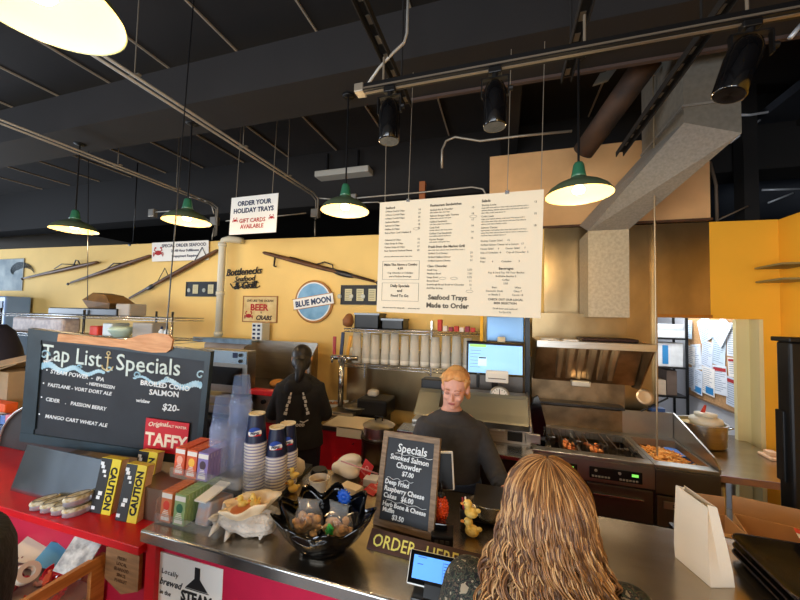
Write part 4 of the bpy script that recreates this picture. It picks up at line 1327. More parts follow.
B().box(hx0, hx1 - .1, 3.36, 3.50, 1.18, 1.20).build('rear_ledge', DKSTEEL, hd)
p = at(578, 382, Y=3.36)
B().box(p.x - .06, p.x + .09, 3.30, 3.37, p.z - .03, p.z + .015, bev=.006).build('grease_cup', mat('cup_steel', '#c9c2b4', .3, .9), hd)
b = B()
for a0, a1, c in ((0, 300, .0),):
    pts = [(.66 + .05 * math.cos(t * .35) * (1 + .02 * t), 3.465, 1.90 + .04 * math.sin(t * .35)) for t in range(18)]
    b.tube(pts, .006, 6)
p0, p1 = at(580, 338.5, Y=3.2), at(637, 338.5, Y=3.2)
tag(B().box(p0.x, p1.x, 3.15, 3.35, hz + .019, hz + .045, bev=.01).build('baking_tray', mat('tray_brown', '#3a2622', .5, .4)), 'dark brown baking tray lying on top of the hood', 'tray')
p0, p1 = at(540, 337, Y=3.15), at(556, 338, Y=3.15)
tag(B().lathe([(0, 0), (.07, 0), (.075, .012), (0, .014)], c=(p0.x + .08, 3.15, hz + .019), n=24).build('white_plate', WHITE), 'small white plate at left end of hood top', 'plate')
p = at(570, 339, Y=3.12)
tag(B().box(p.x - .06, p.x + .05, 3.05, 3.14, hz + .019, hz + .03).build('folded_paper', PAPER), 'folded paper lying on hood top beside the brown tray', 'paper')
# thin steel pole in front of the hood duct
x = cx(654.5, 200, 3.0)
tag(B().cyl((x, 3.0, .96), (x, 3.0, 3.9), .006, n=8).build('thin_rod', mat('rod_tan', '#9b8a70', .4, .6)), 'thin vertical rod from the roof to the fry station', 'rod')
# left ends of things behind: items on the right ledge of the station
p = at(662, 408, Y=3.45)
o = thing('spice_tub', 'cream and black tub with blue lid beside the fry station', 'tub', (p.x, 3.56, 1.0))
B().box(-.055, .0, -.04, .04, 0, .16).build('dark_half', BLACK, o, world=False)
B().box(.001, .055, -.04, .04, 0, .16).build('cream_half', mat('tub_cream', '#d9d0b4', .6), o, world=False)
B().box(-.05, .05, -.038, .038, .16, .19).build('lid', mat('lid_blue', '#31538c', .5), o, world=False)
B().box(-.07, .07, -.05, .05, -.1, 0).build('stand', DKSTEEL, o, world=False)
p, q, r = at(645, 397, Y=3.3), at(641, 411, Y=3.3), at(668, 398, Y=3.3)
o = thing('skimmer', 'round wire skimmer with handle leaning behind fry station', 'skimmer', p)
B().lathe([(.0, -.01), (.04, -.008), (.062, .0), (.064, .004), (.04, -.004), (0, -.006)], c=p, n=24, M=Matrix.Rotation(R(70), 4, 'X')).build('skimmer_bowl', mat('skimmer_tan', '#c0a88a', .4, .6), o, smooth=True)
B().tube([q, r], .007, 8).build('skimmer_handle', BLACK, o)

# steel table in the doorway
st = thing('steel_table', 'stainless table running into the doorway beside the fry station', 'table', (1.75, 3.3, 0))
B().box(1.42, 2.06, 2.92, 3.98, .875, .905, bev=.004).build('tabletop', STEELH, st)
B().box(1.42, 2.06, 2.915, 2.925, .86, .905).build('front_edge', mat('table_edge', '#a08a98', .35, .8), st)
for x, y_ in ((1.455, 2.97), (2.02, 2.97), (1.455, 3.93), (2.02, 3.93)):
    B().cyl((x, y_, 0), (x, y_, .875), .022, n=14).build('leg', STEEL, st, smooth=True)
B().box(1.44, 2.04, 2.98, 3.9, .25, .27).build('under_shelf', STEELH, st)
# big pot
p = at(708, 447, Z=.905)
o = thing('stock_pot', 'wide stainless pot on the steel table in the doorway', 'pot', (p.x - .02, p.y + .06, .907))
B().lathe([(0, 0), (.15, 0), (.165, .015), (.17, .18), (.178, .185), (.178, .192), (.162, .19), (.155, .02), (0, .012)], n=48).build('pot_body', STEEL, o, world=False, smooth=True, auto=50)
B().lathe([(0, .02), (.157, .02), (.157, .165), (0, .165)], n=32).build('soup', mat('chowder', '#b59a5a', .5), o, world=False)
for s in (-1, 1):
    B().tube([(s * .17, -.04, .15), (s * .21, -.03, .16), (s * .21, .03, .16), (s * .17, .04, .15)], .006, 8).build('handle', CHROME, o, world=False, smooth=True)
t = thing('white_jar', 'white crock with lid and red tip standing in steel pot', 'jar', (p.x + .01, p.y + .05, 1.075))
B().lathe([(0, 0), (.10, 0), (.115, .03), (.11, .055), (.07, .075), (.0, .078)], n=32).build('jar_body', mat('crock_white', '#e8e0cc', .4), t, world=False, smooth=True)
B().lathe([(0, .078), (.075, .078), (.078, .095), (.03, .105), (0, .106)], n=32).build('lid', mat('crock_white', '#e8e0cc', .4), t, world=False, smooth=True)
B().cyl((-.02, 0, .10), (.0, 0, .165), .016, .008, n=12).build('red_tip', mat('tip_red', '#d8432f', .5), t, world=False, smooth=True)
p = at(675, 420, Y=3.75)
tag(B().lathe([(0, 0), (.16, .0), (.22, .10), (.22, .11), (.2, .1), (0, .02)], c=(1.62, 3.78, .907), n=36, M=Matrix.Diagonal((.75, .75, 1, 1))).build('black_wok', BLKGLOSS, smooth=True), 'black wide pan behind the steel pot in doorway', 'pan')
p = at(750, 447, Z=.905)
tag(B().box(1.95, 2.05, 3.35, 3.5, .907, .925, bev=.004).box(1.97, 2.03, 3.40, 3.47, .925, .955, bev=.004).build('folded_napkins', mat('peach_paper', '#e0bfa0', .7)), 'peach napkins at the right end of the steel table', 'napkins')

# office shelf and corkboard
sx0, sx1 = cx(652, 350, 4.9), cx(688, 350, 4.9)
os_ = thing('office_shelving', 'black office shelving unit seen through the doorway', 'shelving unit', (sx0, 4.9, 0))
zz = [cz(670, 338, 4.9), cz(670, 367, 4.9), cz(670, 396, 4.9)]
for z in zz + [.3]:
    B().box(sx0 - .35, sx1, 4.9, 5.25, z - .02, z).build('shelf_board', BLACK, os_)
for x in (sx0 - .34, sx1 - .02):
    for y_ in (4.9, 5.23):
        B().box(x, x + .025, y_, y_ + .02, 0, zz[0] + .28).build('post', BLKMET, os_)
for k, (a, c, col, lab) in enumerate((((655, 337), (686, 331), '#cfd3d6', 'lower white paper stack on the top office shelf'), ((655, 331), (684, 326), '#b9c0c6', 'upper grey paper stack on top office shelf'), ((656, 366), (683, 347), '#dfe2e4', 'white carton with blue label on the office shelf'), ((655, 392), (666, 380), '#c8b49a', 'small tan box on the lower office shelf'), ((667, 394), (677, 374), '#6e5c50', 'brown binder on the lower office shelf'))):
    i = 0 if k < 2 else (1 if k == 2 else 2)
    y0 = 4.93
    p0, p1 = at(*a, Y=y0), at(*c, Y=y0)
    z0 = zz[i] + .001 if k != 1 else zz[0] + (337 - 331) / 341 * 5.2
    hh = (a[1] - c[1]) / 341 * 5.1
    t = thing('office_box', lab, 'box', (p0.x, y0, z0))
    B().box(p0.x, p1.x, y0, 5.18, z0, z0 + hh, bev=.004).build('box_body', mat('obox_' + col[1:], col, .7, var=.08, vs=12), t)
    if k == 2:
        xm = (p0.x * .65 + p1.x * .35)
        B().box(xm - .03, xm + .03, y0 - .003, y0, z0 + .03, z0 + hh * .9).build('blue_label', mat('label_blue', '#2f86c4', .5), t)
cbd = thing('cork_board', 'cork notice board on the office side wall', 'cork board', (2.19, 4.6, 1.1))
zc0, zc1 = 1.07, 2.02
B().box(2.185, 2.198, 4.02, 5.12, zc0, zc1).build('cork_panel', mat('cork', '#b98f62', .9, var=.15, vs=50), cbd)
fm = B().box(2.18, 2.198, 4.02, 5.12, zc0 - .02, zc0).box(2.18, 2.198, 4.02, 5.12, zc1, zc1 + .02)
fm.build('cork_frame', mat('cork_frame', '#8c6f52', .6), cbd)
PB = [mat('sheet_%d' % i, c, .8) for i, c in enumerate(('#dfe6f0', '#cfd9e8', '#e9e6e2', '#c9dbe9'))]
rn2 = random.Random(11)
sheets = [(4.10, 1.62, .20, .30, 0), (4.12, 1.12, .20, .26, 3), (4.13, 1.42, .16, .17, -4), (4.36, 1.50, .20, .27, 5), (4.34, 1.20, .20, .27, -3), (4.58, 1.45, .18, .26, 8), (4.55, 1.15, .20, .27, 2), (4.60, 1.74, .20, .24, -20), (4.80, 1.40, .18, .26, -6), (4.78, 1.12, .2, .25, 4), (4.36, 1.80, .22, .16, 0), (4.98, 1.75, .12, .2, 3), (4.30, 1.72, .16, .26, 38), (4.93, 1.16, .16, .22, 0), (4.92, 1.44, .15, .2, 3)]
ordn = names + ['twelfth', 'thirteenth', 'fourteenth', 'fifteenth']
for i, (y_, z, w_, h_, rot) in enumerate(sheets):
    w_, h_ = w_ * 1.22, h_ * 1.12
    y_ = max(y_ - .02, 4.03)
    z = min(z - .01, 2.0 - h_)
    Mx = Matrix.Translation((2.183 - .0012 * i, y_ + w_ / 2, z + h_ / 2)) @ Matrix.Rotation(R(rot), 4, 'X')
    t = thing('pinned_sheet', 'pinned notice sheet, %s of those on the office cork board counting from the doorway' % ordn[i], 'paper', M=Mx, group='sheets on the office cork board')
    B().box(-.0008, 0, -w_ / 2, w_ / 2, -h_ / 2, h_ / 2).build('sheet', PB[i % 4], t, world=False)
    b = B()
    for j in range(int(h_ / .022) - 1):
        l = w_ * rn2.uniform(.45, .85)
        b.box(-.0014, -.0008, w_ / 2 - .02 - l, w_ / 2 - .02, h_ / 2 - .025 - j * .022, h_ / 2 - .02 - j * .022)
    b.build('sheet_print', mat('print_blue', '#6f86a6', .8), t, world=False)
    if i in (1, 2, 4):
        B().box(-.0016, -.0008, -w_ * .45, w_ * .45, h_ * .30, h_ * .42).build('red_heading', INKR, t, world=False)
    if i in (9, 6):
        B().box(-.0016, -.0008, -w_ * .4, w_ * .2, -h_ * .45, -h_ * .2).build('blue_block', mat('label_blue', '#2f86c4', .5), t, world=False)
tag(B().box(2.11, 2.128, 2.0 + 1.69, 3.698, 0, 0).build('jamb_mark', BLACK) if False else B().box(2.100, 2.104, WY + .02, WY + .05, .90 + .02, .96).build('jamb_latch', INK), 'small dark strike plate on the cream door jamb', 'latch')
# blue drums below the table
for k, (px, w_) in enumerate(((733, .0), (744, .03))):
    p = Vector((1.66 + .22 * k, 0, 0))
    tag(B().lathe([(0, 0), (.12 + w_, 0), (.12 + w_, .62), (0, .62)], c=(p.x, 4.2 + .34 * k, 0), n=28).build('blue_drum', mat('drum_blue', '#4b6ea8', .45), smooth=True, auto=40), ('nearer' if k == 0 else 'farther') + ' blue drum on the floor under the steel table', 'drum')
# black upright with panel at the right edge
o = thing('black_post', 'black upright pole near the right edge with bracket', 'pole', (1.60, 2.4, 0))
xl = cx(791, 400, 2.4)
B().box(xl, xl + .13, 2.40, 2.50, 0, 1.85, bev=.012).build('post', BLKMET, o)
B().box(xl - .012, xl + .14, 2.38, 2.52, 1.85, 1.875, bev=.005).build('post_cap', BLKMET, o)
p0, p1 = at(782, 481, Y=2.46), at(789.5, 411, Y=2.46)
B().box(p0.x, p1.x, 2.44, 2.50, p0.z, p1.z, bev=.004).build('side_panel', BLKMET, o)
B().cyl(at(788, 423, Y=2.46), at(794, 423, Y=2.46), .008).build('bracket_pin', BLKMET, o)
p = at(787, 376, X=XR - .005)
o = thing('wall_switch', 'chrome switch plate on golden wall beside black pole', 'switch', p)
B().box(-.012, .004, -.05, .05, -.05, .05, bev=.004).build('plate', CHROME, o, world=False)
B().box(-.02, -.012, -.02, .02, -.02, .02).build('rocker', BLACK, o, world=False)
b = B()
for (a, c) in (((785, 268), (806, 270)), ((786, 282), (806, 283))):
    p = at(*a, X=XR - .02)
    b.box(XR - .22, XR - .005, p.y - .30, p.y, p.z - .008, p.z + .006)
tag(b.build('wall_shelf', mat('shelf_olive', '#8a7c4c', .5)), 'pair of thin shelves on the golden wall at right edge', 'shelf')


# ================================================================ FRONT COUNTER
CT = 1.02
fc = thing('front_counter', 'long stainless topped order counter with red front', 'counter', (0, 1.5, 0))
B().box(-1.455, 1.60, 1.107, 1.87, CT - .012, CT).box(-1.455, 1.60, 1.105, 1.112, CT - .045, CT - .001).box(-1.458, -1.45, 1.107, 1.87, CT - .045, CT - .001).box(-1.455, 1.60, 1.863, 1.87, CT - .045, CT).build('steel_top', STEELH, fc)
B().tube([(-1.455, 1.110, CT - .008), (1.60, 1.110, CT - .008)], .0085, 20).box(-1.455, 1.60, 1.1015, 1.106, CT - .045, CT - .008).build('rolled_edge', mat('edge_steel_reflection', '#d2d4d6', .22, 1, var=.05, vs=3), fc, smooth=True, auto=40)  # brighter steel: window reflection along the edge put into the colour
B().box(-1.40, 1.58, 1.16, 1.84, .10, CT - .02).build('red_front', REDDK, fc)
B().box(-1.455, -1.402, 1.13, 1.84, 0, CT - .046).build('end_post', RED, fc)
B().box(-1.40, 1.58, 1.20, 1.80, 0, .10).build('kick_board', BLACK, fc)
B().box(-.46, -.455, 1.158, 1.162, .10, CT - .05).build('panel_joint', mat('joint_dark', '#6e0f1c', .6), fc)
LZ = .95
rl = thing('red_ledge', 'bright red lower ledge left of the steel counter', 'counter', (-2.4, 1.4, 0))
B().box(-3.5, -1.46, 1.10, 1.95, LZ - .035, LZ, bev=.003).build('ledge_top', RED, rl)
B().box(-3.5, -1.46, 1.17, 1.92, .0, LZ - .036).build('ledge_front', mat('ledge_front_red', '#b51638', .5, var=.06), rl)  # darker, pinker red than the ledge top
# stainless case below the chalkboard
sc = thing('steel_case', 'low stainless case under the tap list chalkboard', 'case', (-2.1, 1.5, LZ))
B().box(-2.56, -1.47, 1.28, 1.90, LZ + .001, 1.06, bev=.006).build('case_body', mat('steel_brown_reflection', '#7d6a5a', .35, .8, var=.15, vs=3), sc)  # brown reflection on the stainless put into the case colour
B().prism([(-2.56, 1.205, LZ + .001), (-2.56, 1.217, LZ + .001), (-2.56, 1.277, 1.172), (-2.56, 1.265, 1.175)], (.63, 0, 0)).build('mirror_guard', mat('mirror_steel', '#b7bfc6', .16, 1, var=.05, vs=4, bump=.5, bs=3), sc)
ring = []
for k in range(9):
    a = R(-90 + 90 * k / 8)
    ring.append((-1.55 + .08 * math.cos(a), 1.34 + .09 * math.sin(a)))
B().loft([[(x, y, LZ + .001) for x, y in [(-1.72, 1.25)] + ring + [(-1.72, 1.40)]], [(x, y, 1.10) for x, y in [(-1.72, 1.25)] + ring + [(-1.72, 1.40)]]]).build('rounded_end', mat('steel_brown_reflection', '#7d6a5a', .35, .8, var=.15, vs=3), sc, smooth=True, auto=40)
# dark curved cabinet at the left of the chalkboard
o = thing('curved_display_case', 'dark case with arched pale-edged end at the left edge', 'display case', (-3.2, 1.8, 0))
arc = [(-.55 * math.cos(R(t)), .34 * math.sin(R(t))) for t in range(0, 181, 12)]
bx, by = -2.95, 1.55
Z0 = LZ + .002
B().prism([(bx + u * .9, by, Z0 + v) for u, v in arc], (0, .5, 0)).build('case_shell', mat('case_dark', '#2b2422', .5), o)
B().tube([(bx + u * .9, by - .005, Z0 + v) for u, v in arc], .008, 8).build('arched_edge', mat('edge_pale', '#9d958b', .4, .5), o)

# tap list chalkboard
M = frame_axes((-2.58, 1.242, 1.2), 14.8, -4.4, 5.7)
CW, CH = 1.034, .636
o = thing('tap_list_chalkboard', 'wide black chalkboard headed Tap List and Specials with wooden paddle', 'chalkboard', M=M)
B().box(.04, CW - .03, .04, CH - .05, -.02, -.004).build('slate', SLATE, o, world=False)
f = B()
f.box(0, CW, CH - .055, CH, -.03, .004).box(0, CW, 0, .05, -.03, .004).box(0, .075, .05, CH - .055, -.03, .002).box(CW - .03, CW, .05, CH - .055, -.03, .004)
f.box(.075, .085, .08, CH - .08, -.005, .006)
f.build('frame', SLATEF, o, world=False)
b = B()
hw = lambda x, y, t, s, **k: b.text(t, TM(x, y, -.002, k.pop('rot', 0)), s, k.pop('al', 'LEFT'), 0, k.pop('bold', .0005), shear=k.pop('shear', .15), **k)
zz_ = [('STEAM POWER  -  IPA', .14, .403, .032, -1), ('- HEFEWEIZEN', .35, .366, .025, -1), ('FASTLANE - VORT DORT ALE', .13, .328, .028, -1), ('CIDER    .   PASSION BERRY', .125, .246, .029, -1), ('MANGO CART WHEAT ALE', .13, .150, .029, -1)]
for t, x, y, s, r_ in zz_:
    hw(x, y, t, s, rot=r_ + random.uniform(-1, 1), bold=.0004)
for x, y in ((.118, .418), (.105, .342), (.10, .262), (.095, .165)):
    b.ell((x, y, -.003), (.005, .005, .001), n=8, m=6)
hw(.655, .405, 'BROILED COHO', .038, bold=.0009, shear=0)
hw(.71, .358, 'SALMON', .042, bold=.0009, rot=2, shear=0)
hw(.64, .308, 'w/slaw', .028, bold=.0006)
hw(.79, .283, '$20-', .052, bold=.0009, shear=.1)
hw(.10, .452, 'Now!', .024, rot=25)
b.build('chalk_writing', CHALK, o, world=False)
b = B()
b.text('Tap List', TM(.085, .474, -.002, 0), .125, 'LEFT', bold=.0008, sx=.84)
b.text('Specials', TM(.508, .470, -.002, 2), .128, 'LEFT', bold=.0008, sx=.92)
b.build('chalk_heading', mat('chalk_heading', '#c6d3cf', .9), o, world=False)
b = B()
rings = []
for (xa, xb, yb) in ((.09, .44, .440), (.62, .99, .440)):
    top, bot = [], []
    n = 26
    for k in range(n + 1):
        t = k / n
        x = xa + (xb - xa) * t
        y = yb + .014 * math.sin(t * 15) - .004
        h = .016 * (1 - .7 * t) + .005 if xa < .3 else .005 + .016 * t
        b.ell((x, y, -.003), (.011, h, .001), n=8, m=4)
for cx_, cy_, s in ((.10, .50, .030), (.47, .462, .020), (.63, .455, .02), (.985, .50, .028), (.30, .455, .016), (.80, .452, .016)):
    b.tube([(cx_ + s * (1 - k / 16) * math.cos(k * .5), cy_ + s * (1 - k / 16) * math.sin(k * .5), -.003) for k in range(14)], .0045, 5)
b.build('chalk_waves', CHALKB, o, world=False)
b = B()
ax, ay = .462, .505
b.tube([(ax, ay - .045, -.002), (ax, ay + .04, -.002)], .004, 6)
b.tube([(ax + .010 * math.cos(a), ay + .05 + .010 * math.sin(a), -.002) for a in [k * PI / 5 for k in range(10)]], .003, 5, closed=True)
b.tube([(ax - .018, ay + .026, -.002), (ax + .018, ay + .026, -.002)], .003, 5)
b.tube([(ax - .032, ay - .02, -.002), (ax - .025, ay - .038, -.002), (ax, ay - .048, -.002), (ax + .025, ay - .038, -.002), (ax + .032, ay - .02, -.002)], .004, 6)
b.build('chalk_anchor', CHALKT, o, world=False)
# wooden paddle lying against the top of the board
pd = thing('wooden_paddle', 'light wooden paddle mounted across the top of chalkboard', 'paddle', M=M)
pts = [(.19, CH - .004), (.188, CH - .046), (.56, CH - .034), (.64, CH - .040), (.72, CH - .040), (.80, CH - .030), (.822, CH - .01), (.828, CH + .045), (.80, CH + .066), (.72, CH + .066), (.64, CH + .044), (.58, CH + .016), (.54, CH + .008)]
B().prism([(x, y, .006) for x, y in pts], (0, 0, .014)).build('paddle_blade', mat('paddle_wood', '#cf9a6a', .5, col2='#b98050', vs=5, stretch=(2, 14, 1)), pd, world=False)
# taffy sign
t = thing('taffy_sign', 'small red salt water taffy sign at the chalkboard corner', 'sign', M=M @ TM(.715, .052, .006, 0))
B().box(0, .242, 0, .180, -.001, .004).build('panel', mat('taffy_red', '#c2202f', .5), t, world=False)
b = B()
b.text('TAFFY', TM(.122, .035, .0045), .098, 'CENTER', bold=.003, sx=.84)
b.text('Original', TM(.014, .137, .0045, 6), .034, bold=.0006, shear=.35)
b.text('SALT WATER', TM(.118, .146, .0045), .019, bold=.0002)
b.build('lettering', mat('taffy_cream', '#ecdcc6', .7), t, world=False)
# thin cables in front of the wall
for (a, c, lab) in (((90.5, 120), (87.5, 300), 'thin dark cable hanging at left, near the farthest lamp'), ((181, 232), (166, 338), 'thin dark cable reaching down to the chalkboard')):
    p, q = at(*a, Y=2.4 if a[0] < 100 else 1.55), at(*c, Y=2.4 if a[0] < 100 else 1.55)
    if a[0] > 100:
        p = Vector((p.x + .02, p.y, 4.2))
    else:
        p = Vector((p.x, p.y, 3.6))
    tag(B().tube([p, q], .004, 6).build('hanging_cable', BLACK), lab, 'cable')

# shell tins
TIN = mat('tin_silver', '#b7b1b8', .35, .6, var=.15, vs=60)
LIDG = mat('tin_lid', '#a08a58', .45, col2='#d5cdb4', vs=60)


def tin(loc, rz, lab, second=None):
    t = thing('oval_tin', lab, 'tin', loc, rz, group='oval tins on the red ledge')
    M1 = Matrix.Diagonal((.80, .46, .95, 1))
    B().lathe([(0, 0), (.055, 0), (.068, .008), (.068, .028), (0, .028)], n=32, M=M1).build('tin_base', TIN, t, world=False, smooth=True, auto=50)
    B().lathe([(0, .028), (.070, .028), (.072, .034), (.066, .044), (.05, .047), (0, .047)], n=32, M=M1).build('tin_lid', LIDG, t, world=False, smooth=True, auto=50)
    B().lathe([(.054, .0475), (.056, .0495), (.058, .0475)], n=32, M=M1).build('lid_rim', mat('lid_dark', '#4a3f3a', .5), t, world=False)
    return t


for k, (px, py, z, lab) in enumerate(((44, 501, 0, 'leftmost oval tin on the red ledge'), (54, 505, 0, 'second oval tin from the left on red ledge'), (64, 509, 0, 'third oval tin from the left on red ledge'), (73, 512, 0, 'rightmost oval tin on ledge, lower of the two stacked'), (73, 512, .0505, 'upper oval tin stacked on the rightmost one'))):
    p = at(px, py, Z=LZ)
    tin((-2.19 + .072 * min(k, 3), 1.165 + .004 * min(k, 3), LZ + .001 + z), R(72), lab)


# caution books
def book(o3, lab, flip):
    M = frame_axes(o3, 6, 9, 1.2)
    t = thing('caution_book', lab, 'book', M=M, group='yellow and black books on the red ledge')
    W_, H_, T_ = .118, .25, .045
    B().box(0, W_ * .52, 0, H_, -T_, 0).build('black_cover', mat('cover_black', '#17181b', .4), t, world=False)
    B().box(W_ * .52, W_, 0, H_, -T_ * .15, 0).box(0, W_, H_, H_ + .002, -T_, 0).build('yellow_band', mat('caution_yellow', '#d6c01e', .45), t, world=False)
    B().box(W_ * .52, W_ - .002, .002, H_ - .002, -T_, -T_ * .15).build('page_block', mat('page_edge', '#d9b9a0', .8, var=.06, vs=90), t, world=False)
    b = B()
    b.text('CAUTION', TM(W_ * .9, .03, .001, 90) if not flip else TM(W_ * .62, H_ - .035, .001, -90), .050, bold=.002, sx=.86)
    b.box(W_ * .53, W_ * .545, 0, H_, 0, .0012)
    b.build('caution_lettering', INK, t, world=False)
    b = B()
    for i, (x, y, s) in enumerate(((.012, .225, .03), (.02, .21, .03), (.032, .19, .03), (.042, .17, .02), (.035, .09, .035), (.028, .07, .03), (.012, .022, .03))):
        b.box(x - s / 3, x + s / 3, y - s / 4, y + s / 4, .0005, .0015, M=Matrix.Translation((0, 0, 0)) @ Matrix.Rotation(R(0), 4, 'Z'))
    b.build('cover_art', CHALK, t, world=False)
    return t


book(at(90, 512, Z=LZ + .002), 'left yellow and black book with caution reading downwards', True)
book(at(115, 520, Z=LZ + .002), 'right yellow and black book with caution reading upwards', False)
p = at(112, 508, Z=LZ + .002)
book(p + Vector((.02, .065, 0)), 'yellow book standing hidden behind the two front books', False)

# wooden hexagon plaque, steam sign on the red fronts
o = thing('hexagon_plaque', 'hexagonal wooden plaque hanging on the red front', 'plaque', M=frame_axes((-1.715, 1.158, .69), 0, 0, 0))
Wp, Hp = .205, .205
hx = [(0, .045), (Wp * .52, 0), (Wp, .035), (Wp, Hp - .02), (Wp * .52, Hp + .01), (0, Hp - .025)]
B().prism([(x, y, -.002) for x, y in hx], (0, 0, .016)).build('plaque_board', mat('plaque_wood', '#9a7048', .6, col2='#7f5a38', vs=7, stretch=(1, 8, 1)), o, world=False)
b = B()
for j in range(5):
    b.text(('FRESH', 'LOCAL', 'SEAFOOD', 'SINCE', 'MARKET')[j], TM(Wp / 2, .145 - j * .024, .015), .020, 'CENTER', bold=.0)
b.build('burnt_lettering', mat('burnt', '#5f4026', .8), o, world=False)
M = frame_axes((-1.449, 1.152, .672), 1, 0, .3)
o = board('steam_sign', 'white sign with black bottle reading locally brewed steam', 'sign', M, .375, .240, WHITE, .006)
b = B()
b.text('Locally', TM(.058, .158, .001, -2), .028, shear=.1, sp=1.15)
b.text('brewed', TM(.05, .112, .001, 0), .038, shear=.35, bold=.0006)
b.text('in the', TM(.055, .072, .001, 0), .026)
b.build('grey_lettering', mat('sign_grey', '#30343c', .8), o, world=False)
b = B()
b.prism([(.235, .218, .0008), (.262, .218, .0008), (.262, .172, .0008), (.305, .130, .0008), (.19, .130, .0008), (.235, .172, .0008)], (0, 0, .001))
b.text('STEAM', TM(.248, .072, .001), .060, 'CENTER', bold=.0022, sx=.88)
b.text('POWER', TM(.248, .02, .001), .052, 'CENTER', bold=.0022, sx=.9)
b.box(.19, .31, .125, .1275, .0008, .002)
b.build('bottle_logo', INK, o, world=False)

# candy bin with wood framed glass side standing against the counter front
BX, BT = -1.73, .835
cbn = thing('candy_bin', 'wood-framed glass-sided candy bin standing against the red counter', 'bin', (-2.1, .8, 0))
B().box(BX - .022, BX, .72, 1.155, BT - .045, BT).box(BX - .022, BX, 1.10, 1.155, .30, BT - .045).box(BX - .022, BX, .72, 1.10, .30, .35).build('wood_frame', WOOD, cbn)
B().box(BX - .014, BX - .010, .72, 1.10, .35, BT - .045).build('glass_panel', mat('bin_glass', '#c9b0b0', .1, trans=.6, alpha=.22), cbn)
B().box(-2.75, BX - .024, .72, 1.155, 0, .30).box(-2.75, -2.73, .72, 1.155, .30, BT - .03).box(-2.73, BX - .024, .72, .735, .30, BT - .06).build('bin_box', mat('bin_red', '#7c1420', .6), cbn)
B().box(-2.73, BX - .026, .74, 1.15, .66, .68).build('bin_tray', mat('bin_tray', '#9a8f86', .6), cbn)
rnd = random.Random(21)
CAND = [(mat('candy_%d' % i, c, .3, coat=.5), nm) for i, (c, nm) in enumerate((('#c8202a', 'red'), ('#e03a2c', 'scarlet'), ('#7a2630', 'maroon'), ('#d9a890', 'peach'), ('#b5482a', 'rust')))]
for i in range(60):
    x = -1.80 - .50 * rnd.random()
    y_ = .76 + .33 * rnd.random()
    b = B()
    b.box(-.024, .024, -.013, .013, -.006, .006, bev=.004).cyl((.024, 0, 0), (.038, 0, 0), .003, .010, n=8).cyl((-.024, 0, 0), (-.038, 0, 0), .003, .010, n=8)
    bmesh.ops.transform(b.bm, matrix=Matrix.Translation((x, y_, .695 + .018 * (i % 4))) @ Euler((rnd.uniform(-.3, .3), rnd.uniform(-.3, .3), rnd.uniform(0, 3))).to_matrix().to_4x4(), verts=b.bm.verts)
    tag(b.build('wrapped_candy', CAND[i % 5][0]), CAND[i % 5][1] + ' wrapped candy heaped in the bin against the red counter', 'candy', CAND[i % 5][1] + ' wrapped candies in the bin')
for (px, py, W_, H_, c, rot, lab, zz3) in ((55, 556, .14, .10, '#4f8fae', (35, 8, 15), 'blue card lying on the candies in the bin', .76), (38, 550, .24, .12, '#d5cbb4', (25, 3, 12), 'cream card lying behind the blue card in bin', .75), (81, 552, .13, .17, '#7f7d7c', (60, 15, 15), 'silver printed pouch leaning on red front behind bin', .86)):
    p = at(px, py, Z=zz3)
    b = B().box(-W_ / 2, W_ / 2, -H_ / 2, H_ / 2, -.003, .003, bev=.002)
    bmesh.ops.transform(b.bm, matrix=Matrix.Translation(p) @ Euler((R(rot[0]), R(rot[1]), R(rot[2]))).to_matrix().to_4x4(), verts=b.bm.verts)
    tag(b.build('candy_card' if py != 552 else 'candy_pouch', mat('card_' + c[1:], c, .5, col2=('#c9c8c4' if c == '#7f7d7c' else None), vs=30)), lab, 'card' if py != 552 else 'pouch')
p = at(27, 573, Z=.77)
tag(B().lathe([(.022, -.016), (.042, -.016), (.042, .016), (.022, .016), (.022, -.016)], c=p, n=28, M=Matrix.Rotation(R(55), 4, 'Y')).build('tape_roll', mat('tape_cream', '#d9cbb6', .5), smooth=True, auto=40), 'cream tape roll lying in the candy bin', 'tape')
p = at(64, 570, Z=.73)
tag(B().lathe([(0, -.012), (.045, -.01), (.068, .012), (.072, .014), (.05, .0), (0, -.004)], c=p, n=28).build('red_dish', mat('dish_red', '#d11f24', .3), smooth=True), 'bright red dish at the right end of the candies', 'dish')

# ---- acrylic taffy box display on the counter
ACR = mat('acrylic', '#cfd4d6', .08, trans=.5, alpha=.18)
ds = thing('acrylic_display', 'two-tier clear acrylic display holding rows of small candy boxes', 'display stand', (-1.34, 1.3, CT))
B().box(-1.45, -1.11, 1.16, 1.50, CT + .001, CT + .006).box(-1.45, -1.11, 1.155, 1.16, CT, CT + .045).box(-1.452, -1.448, 1.16, 1.50, CT, CT + .10).box(-1.112, -1.108, 1.16, 1.50, CT, CT + .10).build('lower_tier', ACR, ds)
B().box(-1.53, -1.13, 1.29, 1.55, 1.150, 1.155).box(-1.53, -1.13, 1.285, 1.29, 1.15, 1.195).box(-1.132, -1.128, 1.29, 1.55, 1.15, 1.21).build('upper_tier', ACR, ds)
for x in (-1.52, -1.14):
    B().box(x - .006, x + .006, 1.50, 1.55, CT, 1.15).build('support', ACR, ds)


